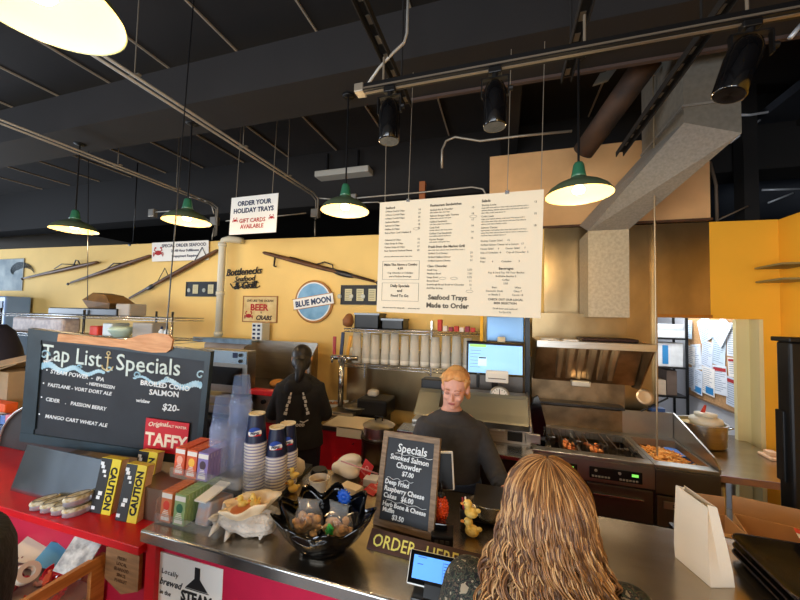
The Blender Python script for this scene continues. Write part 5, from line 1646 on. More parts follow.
def cbox(c, cap):
    t = thing('candy_box', 'x', 'candy box', (0, 0, 0), group='small candy boxes in the acrylic display')
    m = mat('cbox_' + c[1:], c, .45, col2=None)
    B().box(-.030, .030, -.008, .008, 0, .125).build('carton', m, t, world=False)
    B().box(-.029, .029, -.0092, -.008, .098, .118).box(-.022, .022, -.0092, -.008, .008, .022).build('white_title', WHITE, t, world=False)
    b = B().ell((0, -.0082, .068), (.019, .0012, .020), n=14, m=8)
    b.build('picture_spot', mat('spot_' + cap[1:], cap, .5), t, world=False)
    b = B()
    for j in range(4):
        b.box(-.022 + .004 * j, .020 - .003 * j, -.0092, -.008, .026 + .007 * j, .029 + .007 * j)
    b.build('small_print', WHITE, t, world=False)
    return t


cols = [('#d8603c', '#efb09a', -1.497, 1.31, 1.156, 8, 'orange box, %s in left row of the upper tier'), ('#d9653a', '#f0c34a', -1.418, 1.305, 1.156, 8, 'orange box, %s in middle row of the upper tier'), ('#8b7fc0', '#4a3a4a', -1.345, 1.30, 1.156, 12, 'lilac box, %s in right row of the upper tier'),
        ('#cf7a4c', '#d8402c', -1.405, 1.175, CT + .007, 9, 'orange box, %s in left row of the lower tier'), ('#8fae7a', '#2c6a4c', -1.330, 1.175, CT + .007, 10, 'green box, %s in middle row of the lower tier')]
for (c, cap, x, y0, z, n, lab) in cols:
    pr = cbox(c, cap)
    for k in range(n):
        l_ = lab % (names[k] if k < 11 else 'twelfth')
        M = Matrix.Translation((x + .0, y0 + k * .0185, z)) @ Matrix.Rotation(R(-4), 4, 'X')
        if k == 0:
            pr.matrix_basis = M
            pr['label'] = l_
        else:
            copy_tree(pr, M=M, label=l_)
t = thing('candy_bag', 'clear lidded pouch with white label in the lower display tier', 'pouch', (-1.235, 1.20, CT + .007))
B().box(-.035, .035, -.01, .13, 0, .10, bev=.01, M=Matrix.Rotation(R(-12), 4, 'X')).build('pouch_body', mat('pouch_blue', '#9fb0c4', .3, col2='#c59a84', vs=18), t, world=False)
B().box(-.03, .03, .0, .14, .105, .112, M=Matrix.Rotation(R(8), 4, 'X')).build('white_label', WHITE, t, world=False)

# ---- cup stacks
NAVY = mat('cup_navy', '#15203f', .4)
CUPW = mat('cup_white', '#d9d2cc', .5)


def cup_mesh(full):
    t = thing('paper_cup', 'x', 'paper cup', (0, 0, 0), group='paper cups stacked upside down')
    prof = [(.052, 0), (.055, .002), (.055, .007), (.052, .009)]
    if full:
        B().lathe([(.0515, .009), (.038, .145), (.0, .145)], n=36).build('navy_wall', NAVY, t, world=False, smooth=True, auto=50)
        B().lathe([(.036, .146), (.040, .146), (.041, .152), (.037, .152), (.036, .148), (0, .148)], n=36).build('base_ring', mat('cup_base', '#d8c7a4', .6), t, world=False, smooth=True)
        # round emblem
        Mx = Matrix.Rotation(R(30), 4, 'Z') @ Matrix.Translation((0, -.0485, .062)) @ Matrix.Rotation(R(90 + 6), 4, 'X')
        b = B()

        def disc(c0, c1, rr_, z, mi):
            pts = [(rr_ * math.sin(t_), rr_ * math.cos(t_), z) for t_ in [c0 + (c1 - c0) * i / 20 for i in range(21)]]
            b.poly([Mx @ Vector(bend(p)) for p in pts], mi)

        def bend(p):
            x, y, z = p
            return (x, y, z - x * x / (2 * .046) + .0005)
        N = 24
        r_ = .032
        for i in range(N):
            for (rr_, y0, y1, mi, z) in ((.034, -1, 1, 0, .0006),):
                pass
        cols_ = []
        for i in range(N):
            x0, x1 = -r_ + 2 * r_ * i / N, -r_ + 2 * r_ * (i + 1) / N
            h0, h1 = math.sqrt(max(0, r_ * r_ - x0 * x0)), math.sqrt(max(0, r_ * r_ - x1 * x1))
            w0, w1 = .004 * math.sin(x0 * 90), .004 * math.sin(x1 * 90)
            for (a0, a1, b0, b1, mi) in ((-h0, -h1, min(h0, max(-h0, -.010 + w0)), min(h1, max(-h1, -.010 + w1)), 1), (max(-h0, min(h0, -.010 + w0)), max(-h1, min(h1, -.010 + w1)), max(-h0, min(h0, .010 + w0)), max(-h1, min(h1, .010 + w1)), 0), (max(-h0, min(h0, .010 + w0)), max(-h1, min(h1, .010 + w1)), h0, h1, 2)):
                if abs(a0 - b0) + abs(a1 - b1) < 1e-5:
                    continue
                q = [Mx @ Vector(bend((x0, a0, 0))), Mx @ Vector(bend((x1, a1, 0))), Mx @ Vector(bend((x1, b1, 0))), Mx @ Vector(bend((x0, b0, 0)))]
                b.poly(q, mi)
        b.build('emblem', [WHITE, mat('emblem_red', '#c8242c', .5), mat('emblem_blue', '#2748a0', .5)], t, world=False)
        b = B()
        b.text('PEPSI', Mx @ TM(0, -.006, .0012), .0175, 'CENTER', bold=.0006)
        b.build('lettering', INKN, t, world=False)
    B().lathe(prof, n=36).build('rolled_rim', CUPW, t, world=False, smooth=True)
    B().lathe([(.0525, .009), (.0505, .0145)], n=36).build('cup_wall', mat('cup_wall_lilac', '#8c88a4', .5), t, world=False, smooth=True)
    return t


cup_rim, cup_full = cup_mesh(False), cup_mesh(True)
first = {0: True, 1: True}
SP = .0150
for (px, py, n, nm) in ((254, 491, 16, 'tallest'), (275, 489, 11, 'middle'), (286, 483, 11, 'shortest')):
    p = at(px, py, Z=CT + .02)
    for k in range(n + 1):
        full = k == n
        src = cup_full if full else cup_rim
        lab = ('navy topmost cup with round emblem on the %s paper cup stack' % nm) if full else ('%s cup below the navy top one in the %s paper cup stack' % (nth(n - k), nm))
        loc = (p.x, p.y, CT + .021 + k * SP)
        if first[1 if full else 0]:
            first[1 if full else 0] = False
            src.matrix_basis = Matrix.Translation(loc)
            src['label'] = lab
        else:
            copy_tree(src, loc=loc, label=lab)
        (src if False else src)
# tray / mat under cups
p = at(262, 492, Z=CT)
q0, q1 = at(312, 466, Z=CT), at(281, 493, Z=CT)
mt_ = B().prism([(q1.x - .34, q1.y - .06, CT + .001), (q1.x + .02, q1.y - .02, CT + .001), (q0.x + .01, 1.865, CT + .001), (q0.x - .42, 1.865, CT + .001)], (0, 0, .016))
tag(mt_.build('black_cup_mat', BLACK), 'black rubber mat under the cup stacks on counter', 'mat')
CLR = mat('clear_cup', '#9dbcf0', .1, trans=.5, alpha=.30)
CLR2 = mat('clear_cup_rim', '#b9c8ee', .12, trans=.4, alpha=.40)


def clear_cup(full):
    t = thing('plastic_cup', 'x', 'plastic cup', (0, 0, 0), group='clear plastic cups stacked upside down')
    if full:
        B().lathe([(.056, .006), (.040, .16), (.0, .16)], n=28).build('cup_body', CLR, t, world=False, smooth=True)
    B().lathe([(.056, 0), (.060, .002), (.060, .006), (.056, .008), (.053, .03)], n=28).build('cup_rim', CLR2, t, world=False, smooth=True)
    return t


cr, cf = clear_cup(False), clear_cup(True)
fr1 = {0: True, 1: True}
for (px, py, n, nm) in ((220, 493, 22, 'left'), (236, 490, 19, 'middle'), (238, 476, 27, 'rear')):
    p = at(px, py, Z=CT + .02)
    for k in range(n + 1):
        full = k == n
        src = cf if full else cr
        lab = ('topmost clear plastic cup of the %s clear stack' % nm) if full else ('%s clear cup below the top in the %s clear plastic stack' % (nth(n - k), nm))
        loc = (p.x, p.y, CT + .021 + k * .0145)
        if fr1[1 if full else 0]:
            fr1[1 if full else 0] = False
            src.matrix_basis = Matrix.Translation(loc)
            src['label'] = lab
        else:
            copy_tree(src, loc=loc, label=lab)
p = at(296, 474, Z=CT + .02)
tag(B().lathe([(0, 0), (.035, .0), (.05, .03), (.045, .065), (.02, .085), (0, .088)], c=(p.x, p.y, CT + .019), n=24).build('white_bowl', mat('bowl_cream', '#d6cdbf', .5), smooth=True), 'upturned cream bowl behind the paper cups', 'bowl')

# ---- conch shell
p = at(240, 536, Z=CT)
o = thing('conch_shell', 'large spiky conch shell with flared cream lip on counter', 'shell', M=Matrix.Translation((p.x, p.y + .02, CT)) @ Matrix.Rotation(R(14), 4, 'Z') @ Matrix.Diagonal((.92, .92, .80, 1)))
b = B()
rg = []
n = 40
for i in range(15):
    t_ = i / 14
    x = -.155 + .30 * t_
    rad = (.012 + .068 * math.sin(min(1, t_ * 1.25) * PI / 2)) * (1 if t_ < .8 else (1 - (t_ - .8) * 1.6))
    ringp = []
    for k in range(n):
        a = 2 * PI * k / n
        rr_ = rad * (1 + .05 * math.sin(a * 12) + .06 * math.sin(t_ * 22))
        ringp.append((x, rr_ * math.cos(a), .072 + rr_ * .85 * math.sin(a)))
    rg.append(ringp)
b.loft(rg)
for (x, a, l) in ((-.11, -150, .05), (-.125, -95, .045), (-.12, 150, .045), (-.05, -90, .05), (-.05, -130, .055), (.03, -100, .045), (.09, -85, .04), (-.09, 100, .05), (.0, -60, .04), (.10, -130, .03), (-.14, -60, .035)):
    rr_ = .045 if x < -.08 else .065
    a = R(a)
    c0 = Vector((x, rr_ * math.cos(a) * .8, .072 + rr_ * .8 * math.sin(a)))
    d_ = Vector((-.15 if x < -.1 else 0, math.cos(a), math.sin(a))).normalized()
    c1 = c0 + d_ * l
    c1.z = max(c1.z, .004)
    b.tube([c0 - d_ * .01, c0 + d_ * l * .4, c1], [.018, .012, .003], 8)
b.build('shell_body', mat('shell_grey', '#b4ada6', .6, col2='#ded6cb', vs=14, bump=.8, bs=60), o, world=False, smooth=True)
b = B()
n = 48
rg = []
for (s, z, wv) in ((.30, .085, 0), (.62, .115, .02), (.85, .15, .06), (1.0, .170, .10), (1.02, .163, .10), (.86, .138, .06), (.6, .10, .02)):
    ringp = []
    for k in range(n):
        a = 2 * PI * k / n
        w_ = 1 + wv * math.sin(a * 7) + wv * .6 * math.sin(a * 3 + 1)
        ringp.append((.02 + .125 * s * w_ * math.cos(a), .092 * s * w_ * math.sin(a), z + .30 * wv * .15 * math.sin(a * 5) + .03 * math.cos(a) * s))
    rg.append(ringp)
b.loft(rg, caps=False)
b.build('flared_lip', mat('shell_lip', '#e6cda6', .5, col2='#f0dfc2', vs=12), o, world=False, smooth=True)
b = B()
b.ell((.02, 0, .115), (.085, .062, .03))
b.build('shell_inside', mat('shell_inside', '#c9713f', .4, col2='#e0a070', vs=9), o, world=False, smooth=True)


def duck(loc, rz, s, lab):
    t = thing('toy_duck', lab, 'toy duck', loc, rz, group='small yellow toy ducks')
    Y_ = mat('duck_yellow', '#d9b24a', .5, col2='#e8cf80', vs=40)
    b = B()
    b.ell((0, 0, .022 * s), (.026 * s, .020 * s, .020 * s)).ell((.014 * s, 0, .052 * s), (.017 * s, .015 * s, .016 * s)).ell((-.026 * s, 0, .032 * s), (.010 * s, .008 * s, .008 * s))
    b.tube([(.01 * s, 0, .03 * s), (.013 * s, 0, .045 * s)], .012 * s, 10)
    b.build('duck_body', Y_, t, world=False, smooth=True)
    B().ell((.033 * s, 0, .050 * s), (.010 * s, .008 * s, .004 * s)).build('beak', mat('beak_orange', '#d98a3a', .5), t, world=False, smooth=True)
    for sg in (-1, 1):
        B().ell((.026 * s, .009 * s * sg, .057 * s), .0025 * s, n=8, m=6).build('eye', INK, t, world=False)
        B().ell((-.004 * s, .018 * s * sg, .025 * s), (.015 * s, .005 * s, .009 * s)).build('wing', Y_, t, world=False, smooth=True)


px_ = o.matrix_basis.translation
for k, (dx, dy, s, lab) in enumerate(((-.01, .0, .8, 'left toy duck sitting inside the conch shell'), (.035, .02, .85, 'right toy duck sitting inside the conch shell'), (.0, .045, .7, 'small toy duck at the back inside the conch shell'))):
    duck((px_.x + dx, px_.y + dy, CT + .100), R(200 + 60 * k), s, lab)
p = at(293, 493, Z=CT)
duck((p.x, p.y, CT + .002), R(210), 1.0, 'lower toy duck standing behind the black bowl')
duck((p.x, p.y + .003, CT + .070), R(190), .85, 'upper toy duck on top of another behind black bowl')
p = at(472, 535, Z=1.03)
duck((p.x, p.y, CT + .002), R(180), 1.15, 'lower toy duck beside the steel bowl near customer')
duck((p.x - .004, p.y, CT + .078), R(180), 1.1, 'upper toy duck with long beak beside steel bowl')
p = at(487, 528, Z=1.04)
tag(B().lathe([(.0, 0), (.04, 0), (.075, .03), (.10, .075), (.103, .078), (.098, .078), (.07, .035), (0, .008)], c=(p.x + .01, p.y + .07, CT + .012), n=40, M=Matrix.Rotation(R(-12), 4, 'X')).build('steel_bowl', CHROME, smooth=True), 'small polished steel bowl beside the toy ducks', 'bowl')

# ---- black clam shaped bowl
p = at(325, 552, Z=CT)
bc = Vector((-.685, 1.262, CT))
o = thing('black_clam_bowl', 'glossy black scalloped bowl filled with cookie bags', 'bowl', bc, R(8))
n = 96
rg = []
for (s, z, f_) in ((.50, 0, 0), (.52, .010, .05), (.50, .022, .1), (.70, .036, .3), (.86, .066, .6), (.97, .100, .9), (1.04, .134, 1.0), (1.055, .136, 1.0), (.98, .112, .9), (.80, .072, .6), (.58, .045, .3), (.2, .035, 0)):
    ringp = []
    for k in range(n):
        a = 2 * PI * k / n
        fl = math.sin(a * 9)
        w_ = 1 + .10 * f_ * fl
        bk = max(0, math.sin(a)) ** 1.2
        zz2 = z * (1 + .12 * bk * f_) + .018 * f_ * fl
        ringp.append((.185 * s * w_ * math.cos(a), .150 * s * w_ * math.sin(a), zz2))
    rg.append(ringp)
b = B()
b.loft(rg)
b.build('bowl_body', mat('bowl_black', '#030304', .10, coat=.3), o, world=False, smooth=True)


def bag(dx, dy, rz, lab, green):
    t = thing('cookie_bag', lab, 'bag of cookies', bc + Vector((dx, dy, .062)), rz, group='clear bags of cookies in the black bowl')
    q = B()
    for i in range(34):
        q.ell((rnd.uniform(-.045, .045), rnd.uniform(-.035, .02), rnd.uniform(.0, .055)), (.017, .015, .008), n=8, m=6, M=Euler((rnd.uniform(-1, 1), rnd.uniform(-1, 1), 0)).to_matrix().to_4x4())
    q.build('cookies', mat('cookie', '#b9803f', .7, col2='#d9b58a', vs=30), t, world=False, smooth=True, kind='stuff')
    q = B()
    rgs = []
    for (w_, d_, z) in ((.052, .042, -.012), (.060, .048, .02), (.055, .042, .055), (.040, .02, .085), (.046, .006, .115)):
        rgs.append([(w_ * math.cos(a) * (1 + .07 * math.sin(5 * a)), d_ * math.sin(a), z + .006 * math.sin(3 * a)) for a in [2 * PI * k / 20 for k in range(20)]])
    q.loft(rgs)
    q.build('clear_film', mat('clear_film', '#e9ecee', .08, trans=.5, alpha=.26), t, world=False, smooth=True)
    if green:
        q = B()
        for i in range(9):
            q.tube([(rnd.uniform(-.02, .005), -.052, .06 - .008 * i), (rnd.uniform(-.01, .02), -.056, .052 - .008 * i), (.01, -.05, .045 - .008 * i)], .006, 5)
        q.build('green_ribbon', mat('ribbon_green', '#2fa848', .4), t, world=False, smooth=True)


bag(-.062, -.015, R(10), 'left bag of cookies in the black bowl', False)
bag(.065, .0, R(-8), 'right bag of cookies with green ribbon in black bowl', True)
p = at(345, 496, Y=1.375)
t = thing('blue_bow', 'bright blue star bow on the back rim of black bowl', 'bow', p)
q = B()
for i in range(18):
    a = 2 * PI * i / 18
    q.tube([(0, 0, 0), (.018 * math.cos(a), -.012, .018 * math.sin(a)), (.034 * math.cos(a), -.004 - .006 * (i % 2), .034 * math.sin(a))], [.005, .009, .002], 6)
q.ell((0, -.012, 0), (.014, .008, .014))
q.build('bow_loops', mat('bow_blue', '#1556c4', .35), t, world=False, smooth=True)

# cups and paper behind the bowl
p = at(317, 487, Z=CT + .04)
t = thing('sauce_cup', 'cream cup with brown sauce behind the black bowl', 'cup', (p.x, p.y + .02, CT))
B().lathe([(0, 0), (.035, 0), (.050, .075), (.053, .078), (.048, .078), (.040, .045), (0, .045)], n=32).build('cup_body', mat('cup_cream', '#dfd3bf', .5), t, world=False, smooth=True, auto=50)
B().cyl((0, 0, .046), (0, 0, .05), .041, n=28).build('sauce', mat('sauce_brown', '#6a4a34', .3), t, world=False)
p = at(319, 474, Z=CT + .02)
tag(B().lathe([(0, 0), (.045, 0), (.048, .03), (.04, .05), (0, .05)], c=(p.x, p.y, CT), n=28).build('black_lid_cup', BLACK, smooth=True, auto=40), 'black round container behind the cream sauce cup', 'container')
p = at(348, 474, Z=CT)
o = thing('paper_bundle', 'crumpled white sack bundle on the back of the counter', 'sack', (p.x, p.y, CT), R(-20))
b = B()
b.box(-.09, .08, -.06, .06, .002, .06, bev=.02)
b.ell((-.01, .02, .065), (.085, .06, .040), M=Matrix.Rotation(R(-18), 4, 'Y')).ell((.04, -.03, .035), (.07, .05, .03))
ob = b.build('sack_body', mat('sack_white', '#ded3bf', .8, bump=.5, bs=15), o, world=False)
ob.data.materials[0] = MATS['sack_white']
bake_remesh(ob, .008, 3)
for k, (px, py, lab, rt_) in enumerate(((362, 480, 'upright red printed card beside the white sack', 12), (368, 494, 'red card lying at the foot of the specials board', 75))):
    p = at(px, py, Z=CT + .002)
    t = thing('red_card', lab, 'card', M=frame_axes(p + Vector((0, 0, .003)), -20 + 20 * k, rt_, 20))
    B().box(-.035, .035, 0, .105, -.002, .002).build('card', mat('card_red', '#c0211f', .5), t, world=False)
    q = B().lathe([(.008, .002), (.012, .002), (.012, .0028), (.008, .0028)], c=(0, .07, 0), n=16)
    q.text('MARKET', TM(0, .03, .0025), .014, 'CENTER')
    q.build('card_print', mat('card_pink', '#e9a9a0', .6), t, world=False)
p, q0 = at(341, 461, Z=CT + .10), at(378, 474, Z=CT + .10)
tag(B().tube([p, q0], .004, 6).build('red_straw', mat('straw_pink', '#c98f8a', .5), smooth=True), 'long pinkish straw lying behind the white sack', 'straw')
p = at(372, 487, Z=CT)
tag(B().box(p.x - .05, p.x + .03, p.y - .01, p.y + .06, CT + .001, CT + .04, bev=.003).build('white_carton', PAPER), 'small white carton beside the specials board', 'carton')
p = at(352, 497, Z=CT)
tag(B().box(-.06, .05, -.03, .03, .0, .055, bev=.004, M=Matrix.Translation((p.x, p.y, CT + .001)) @ Matrix.Rotation(R(-15), 4, 'Z')).build('paper_boat', mat('boat_cream', '#d9c9b0', .7)), 'cream paper box behind the blue bow', 'box')

# ---- specials board, order sign
M = frame_axes((-.547, 1.458, CT + .002), -8.3, 16.5, -1.8)
SW, SH = .281, .391
o = thing('specials_chalkboard', 'small chalkboard of specials in weathered wood frame on counter', 'chalkboard', M=M)
FB = .026
B().box(FB, SW - FB, FB, SH - FB, -.012, -.004).build('slate', SLATE, o, world=False)
f = B()
f.box(0, SW, SH - FB, SH, -.018, .004, bev=.002).box(0, SW, 0, FB, -.018, .004, bev=.002).box(0, FB, FB, SH - FB, -.018, .003, bev=.002).box(SW - FB, SW, FB, SH - FB, -.018, .003, bev=.002)
f.build('wood_frame', GWOOD, o, world=False)
B().prism([(SW / 2 - .02, .25, -.018), (SW / 2 + .02, .25, -.018), (SW / 2 + .02, .0, -.13), (SW / 2 - .02, .0, -.13)], (0, .0, -.006)).build('easel_leg', GWOOD, o, world=False)
b = B()
for (t_, x, y, s, al) in (('Specials', SW / 2 + .01, .308, .050, 'CENTER'), ('Smoked Salmon', SW / 2, .272, .0315, 'CENTER'), ('Chowder', SW / 2, .241, .034, 'CENTER'), ('$7.00', SW / 2, .212, .027, 'CENTER'),
                          ('Deep Fried', .033, .170, .028, 'LEFT'), ('Raspberry Cheese', .033, .143, .028, 'LEFT'), ('Cakes   $6.00', .033, .115, .028, 'LEFT'), ('Herb Bone & Cheese', .033, .082, .0255, 'LEFT'), ('Muffin', .036, .060, .025, 'LEFT'), ('$3.50', .085, .036, .027, 'LEFT')):
    b.text(t_, TM(x, y, -.003, -1 + random.uniform(-1, 1)), s, al, bold=.0006, shear=.08, sx=.93)
for (x0, x1, y, a) in ((.07, .25, .300, .003), (.04, .17, .194, .004), (.05, .24, .104, .003)):
    b.tube([(x0 + (x1 - x0) * i / 24, y + a * math.sin(i * .8), -.003) for i in range(25)], .0009, 4)
b.build('chalk_writing', CHALK, o, world=False)

M = frame_axes((-.516, 1.304, CT + .002), -2, 49, 0)
o = thing('order_here_sign', 'brown wooden plank sign with yellow painted ORDER HERE', 'sign', M=M)
B().box(0, .46, 0, .073, -.018, 0, bev=.002).build('plank', BWOOD, o, world=False)
b = B()
b.text('ORDER', TM(.018, .014, .001), .062, bold=.0004, sx=.88)
b.text('HERE', TM(.235, .014, .001), .062, bold=.0004, sx=.88)
b.build('painted_lettering', mat('paint_yellow', '#d8cf6a', .6), o, world=False)

# ---- customer tablet
ZB = 1.06
bl, br_ = at(406, 583, Z=ZB), at(478, 601, Z=ZB)
tl = at(415, 549, Z=ZB + .075)
u = (br_ - bl).normalized()
v = (tl - bl)
v = (v - u * v.dot(u))
Ht = v.length
v.normalize()
Mt = Matrix((u, v, u.cross(v))).transposed().to_4x4()
Mt.translation = bl
Wt = .245
o = thing('customer_tablet', 'payment tablet with blue screen on black stand facing customer', 'tablet', M=Mt)
B().box(0, Wt, 0, Ht, -.014, -.002, bev=.004).build('white_shell', WHITE, o, world=False)
B().box(.003, Wt - .003, .004, Ht - .002, -.003, .0).build('black_bezel', BLKGLOSS, o, world=False)
B().box(.016, Wt - .016, .018, Ht - .014, .0, .001).build('screen', mat('tablet_blue', '#5b9cf5', .3, emit=.75), o, world=False)
b = B()
for i in range(6):
    b.box(.12, .12 + .07 - .006 * (i % 3), Ht * (.30 + .09 * i), Ht * (.30 + .09 * i) + .002, .001, .0015)
b.box(.03, .06, Ht * .8, Ht * .8 + .002, .001, .0015).box(.03, .05, Ht * .6, Ht * .6 + .002, .001, .0015).box(.1165, .1175, .025, Ht - .02, .001, .0013)
b.build('screen_text', mat('screen_ink', '#2f4f9a', .5), o, world=False)
sb = B()
cc = bl + u * Wt / 2 + v * Ht / 2
sb.box(cc.x - .10, cc.x + .10, cc.y - .06, cc.y + .08, CT + .001, CT + .022, bev=.006)
sb.prism([(cc.x - .06, cc.y + .06, CT + .02), (cc.x - .06, cc.y - .05, CT + .02), (cc.x - .06, cc.y - .03, cc.z - .026), (cc.x - .06, cc.y + .06, cc.z + .005)], (.12, 0, 0))
sb.build('stand', BLACK, o)

# ---- cashier side: black terminal, reader, ornament, drawer
M = frame_axes((-.315, 1.62, CT + .11), 12, 12, -3)
o = thing('cashier_terminal', 'back of black cashier terminal with white edge beside specials board', 'terminal', M=M)
B().box(-.06, .105, 0, .17, -.012, .0, bev=.005).build('white_edge', WHITE, o, world=False)
B().box(-.06, .097, .004, .160, .0, .004, bev=.001).build('black_back', BLACK, o, world=False)
B().box(-.03, .05, -.10, .02, -.03, .0, bev=.004).build('stand', BLACK, o, world=False)
p = at(444, 514, Y=1.60)
o = thing('orange_bead_ornament', 'orange beaded oval ornament hanging by specials board', 'ornament', (-.258, 1.53, CT + .085))
b = B().ell((0, 0, .0), (.030, .028, .055), n=20, m=14)
for i in range(90):
    a = i * 2.39996
    zz3 = -.05 + .1 * i / 89
    r_ = math.sqrt(max(0, 1 - (zz3 / .055) ** 2))
    b.ell((.031 * r_ * math.cos(a), .029 * r_ * math.sin(a), zz3), .0055, n=6, m=4)
b.build('beaded_body', mat('bead_orange', '#e6501c', .35, col2='#c93a12', vs=60), o, world=False, smooth=True)
B().ell((0, 0, .058), (.018, .018, .012)).tube([(0, 0, .06), (.004, 0, .09), (0, 0, .11)], .004, 6).build('black_cap', BLACK, o, world=False, smooth=True)
B().cyl((0, .0, -.083), (0, 0, -.04), .012, n=10).build('stand_foot', BLACK, o, world=False)
p = at(452, 530, Z=CT)
o = thing('card_reader', 'black card reader with buttons in front of terminal', 'card reader', (-.235, 1.44, CT + .002), R(8))
B().box(-.045, .045, -.04, .05, 0, .045, bev=.006).build('reader_body', BLACK, o, world=False)
b = B()
for i in range(3):
    b.box(-.03 + .022 * i, -.015 + .022 * i, -.043, -.04, .018, .03)
b.build('key', mat('key_grey', '#3a3c42', .4), o, world=False)
B().box(-.03, .02, .0, .03, .045, .07, bev=.004).build('reader_top', BLKGLOSS, o, world=False)
o = thing('cash_drawer', 'black cash drawer unit behind the steel bowl', 'cash drawer', (-.03, 1.72, CT + .001))
B().box(-.10, .18, -.10, .12, 0, .075, bev=.006).build('drawer_body', mat('drawer_black', '#1b1715', .5), o, world=False)
B().box(-.09, .17, -.106, -.10, .01, .065).build('drawer_front', BLKGLOSS, o, world=False)
B().cyl((-.07, -.106, .04), (-.07, -.112, .04), .008, n=12).build('lock', CHROME, o, world=False)
p = at(461, 491, Y=1.6)
o = thing('pen_cup', 'dark cup of pens between terminal and drawer', 'cup', (-.155, 1.56, CT + .002))
B().lathe([(0, 0), (.022, 0), (.026, .09), (.023, .09), (.02, .01), (0, .01)], n=20).build('cup_body', BLACK, o, world=False, smooth=True, auto=40)
for i, c in enumerate(('#a8323a', '#d9d9d9', '#20242e')):
    B().cyl((0, 0, .02), (.012 * (i - 1), .01 * i - .01, .135), .0035, n=8).build('pen', mat('pen_' + c[1:], c, .4), o, world=False)
p = at(500, 505, Y=1.55)
tag(B().box(-.028, .028, -.01, .01, 0, .07, bev=.002, M=Matrix.Translation((.055, 1.56, CT + .03))).box(.03, .08, 1.55, 1.57, CT, CT + .03).build('cream_card_holder', mat('holder_cream', '#cdbda0', .6)), 'small cream card standing just left of customer hair', 'card')

# ---- white paper bag
a_, b_, c_ = at(675, 557, Z=CT), at(711, 588, Z=CT), at(735, 588, Z=CT)
d_ = a_ + (c_ - b_)
hh = .262
o = thing('paper_bag', 'tall white paper bag standing open on counter', 'paper bag', (a_ + c_) / 2)
cen = (a_ + b_ + c_ + d_) / 4
rings = []
for t_, k1, k2 in ((0, 1, 1), (.18, 1.0, .98), (.5, .97, .8), (.85, .93, .52), (1.0, .92, .40)):
    ax_ = (b_ - a_)
    bx_ = (c_ - b_)
    cz_ = Vector((0, 0, .002 + hh * t_)) + Vector((cen.x, cen.y, CT)) + Vector((-.012 * t_, .02 * t_, 0))
    q = []
    m_ = 8
    P_ = [(-.5, -.5), (.5, -.5), (.5, .5), (-.5, .5)]
    for i in range(4):
        s0, s1 = P_[i], P_[(i + 1) % 4]
        for j in range(m_):
            f_ = j / m_
            uu, vv_ = s0[0] + (s1[0] - s0[0]) * f_, s0[1] + (s1[1] - s0[1]) * f_
            pin = 1
            if i in (1, 3) and t_ > .15:
                pin = 1 - .28 * (1 - abs(2 * f_ - 1)) * t_
            q.append(cz_ + ax_ * uu * k1 * pin + bx_ * vv_ * k2 + Vector((0, 0, .012 * t_ * (uu))) * -1)
    rings.append(q)
b = B()
b.loft(rings, caps=False)
b.bm.faces.new([b.bm.verts[i] for i in range(0)]) if False else None
bg_ = b.build('bag_body', mat('bag_white', '#e6dccb', .8, bump=.35, bs=14), o)
sm_ = bg_.modifiers.new('thickness', 'SOLIDIFY')
sm_.thickness = .0012
b = B().prism([tuple(v_ + Vector((0, 0, .001))) for v_ in (a_, b_, c_, d_)], (0, 0, .004))
b.build('bag_base', MATS['bag_white'], o)

# ---- stack of black serving trays
zt0 = CT + .002
p = at(727, 531, Z=1.10)
tx0, ty1 = p.x, p.y


def tray():
    t = thing('serving_tray', 'x', 'serving tray', (0, 0, 0), group='black serving trays stacked on the counter')
    def rr(w_, d_, r_, z):
        out = []
        for (cx_, cy_, a0) in ((w_ - r_, d_ - r_, 0), (r_, d_ - r_, 90), (r_, r_, 180), (w_ - r_, r_, 270)):
            for k in range(6):
                a = R(a0 + 18 * k)
                out.append((cx_ + r_ * math.cos(a), cy_ + r_ * math.sin(a), z))
        return out
    def off(pts, o_):
        return [(x + (o_ if x < .23 else -o_), y + (o_ if y < .18 else -o_), z) for x, y, z in pts]
    W_, D_ = .46, .36
    b = B()
    b.loft([off(rr(W_, D_, .05, .004), .03), off(rr(W_, D_, .05, .0), .025), rr(W_, D_, .05, .020), rr(W_, D_, .05, .023), off(rr(W_, D_, .05, .020), .008), off(rr(W_, D_, .05, .006), .028)])
    b.build('tray_body', mat('tray_black', '#141211', .32, bump=.1, bs=200), t, world=False, smooth=True, auto=35)
    b = B()
    b.tube([(x, y, z) for x, y, z in rr(W_, D_, .05, .0235)], .003, 5, closed=True)
    b.build('tray_rim', mat('tray_rim', '#2b2526', .25), t, world=False, smooth=True)
    return t


tr_ = tray()
NT = 4
for k in range(NT):
    lab = ('topmost', 'second from top', 'third from top', 'bottom')[k] + ' black serving tray of the stack beside white paper bag'
    j = NT - 1 - k
    M = Matrix.Translation((tx0 + .008 * ((j * 7) % 3 - 1), ty1 - .365 + .006 * ((j * 5) % 3 - 1), zt0 + .019 * j))
    if k == 0:
        tr_.matrix_basis = M
        tr_['label'] = lab
    else:
        copy_tree(tr_, M=M, label=lab)
# checked paper on the trays
o = thing('checked_paper', 'red and white checked paper liner at tray corner', 'paper liner', M=Matrix.Translation((tx0 + .19, ty1 - .10, zt0 + .019 * 3 + .030)) @ Euler((R(8), R(6), R(-18))).to_matrix().to_4x4())
b = B()
for i in range(8):
    for j in range(5):
        b.box(i * .032, i * .032 + .032, j * .032, j * .032 + .032, 0, .001, mi=(i + j) % 2)
b.build('checked_sheet', [mat('check_red', '#c8402f', .6), mat('check_white', '#e6d9cc', .6)], o, world=False)
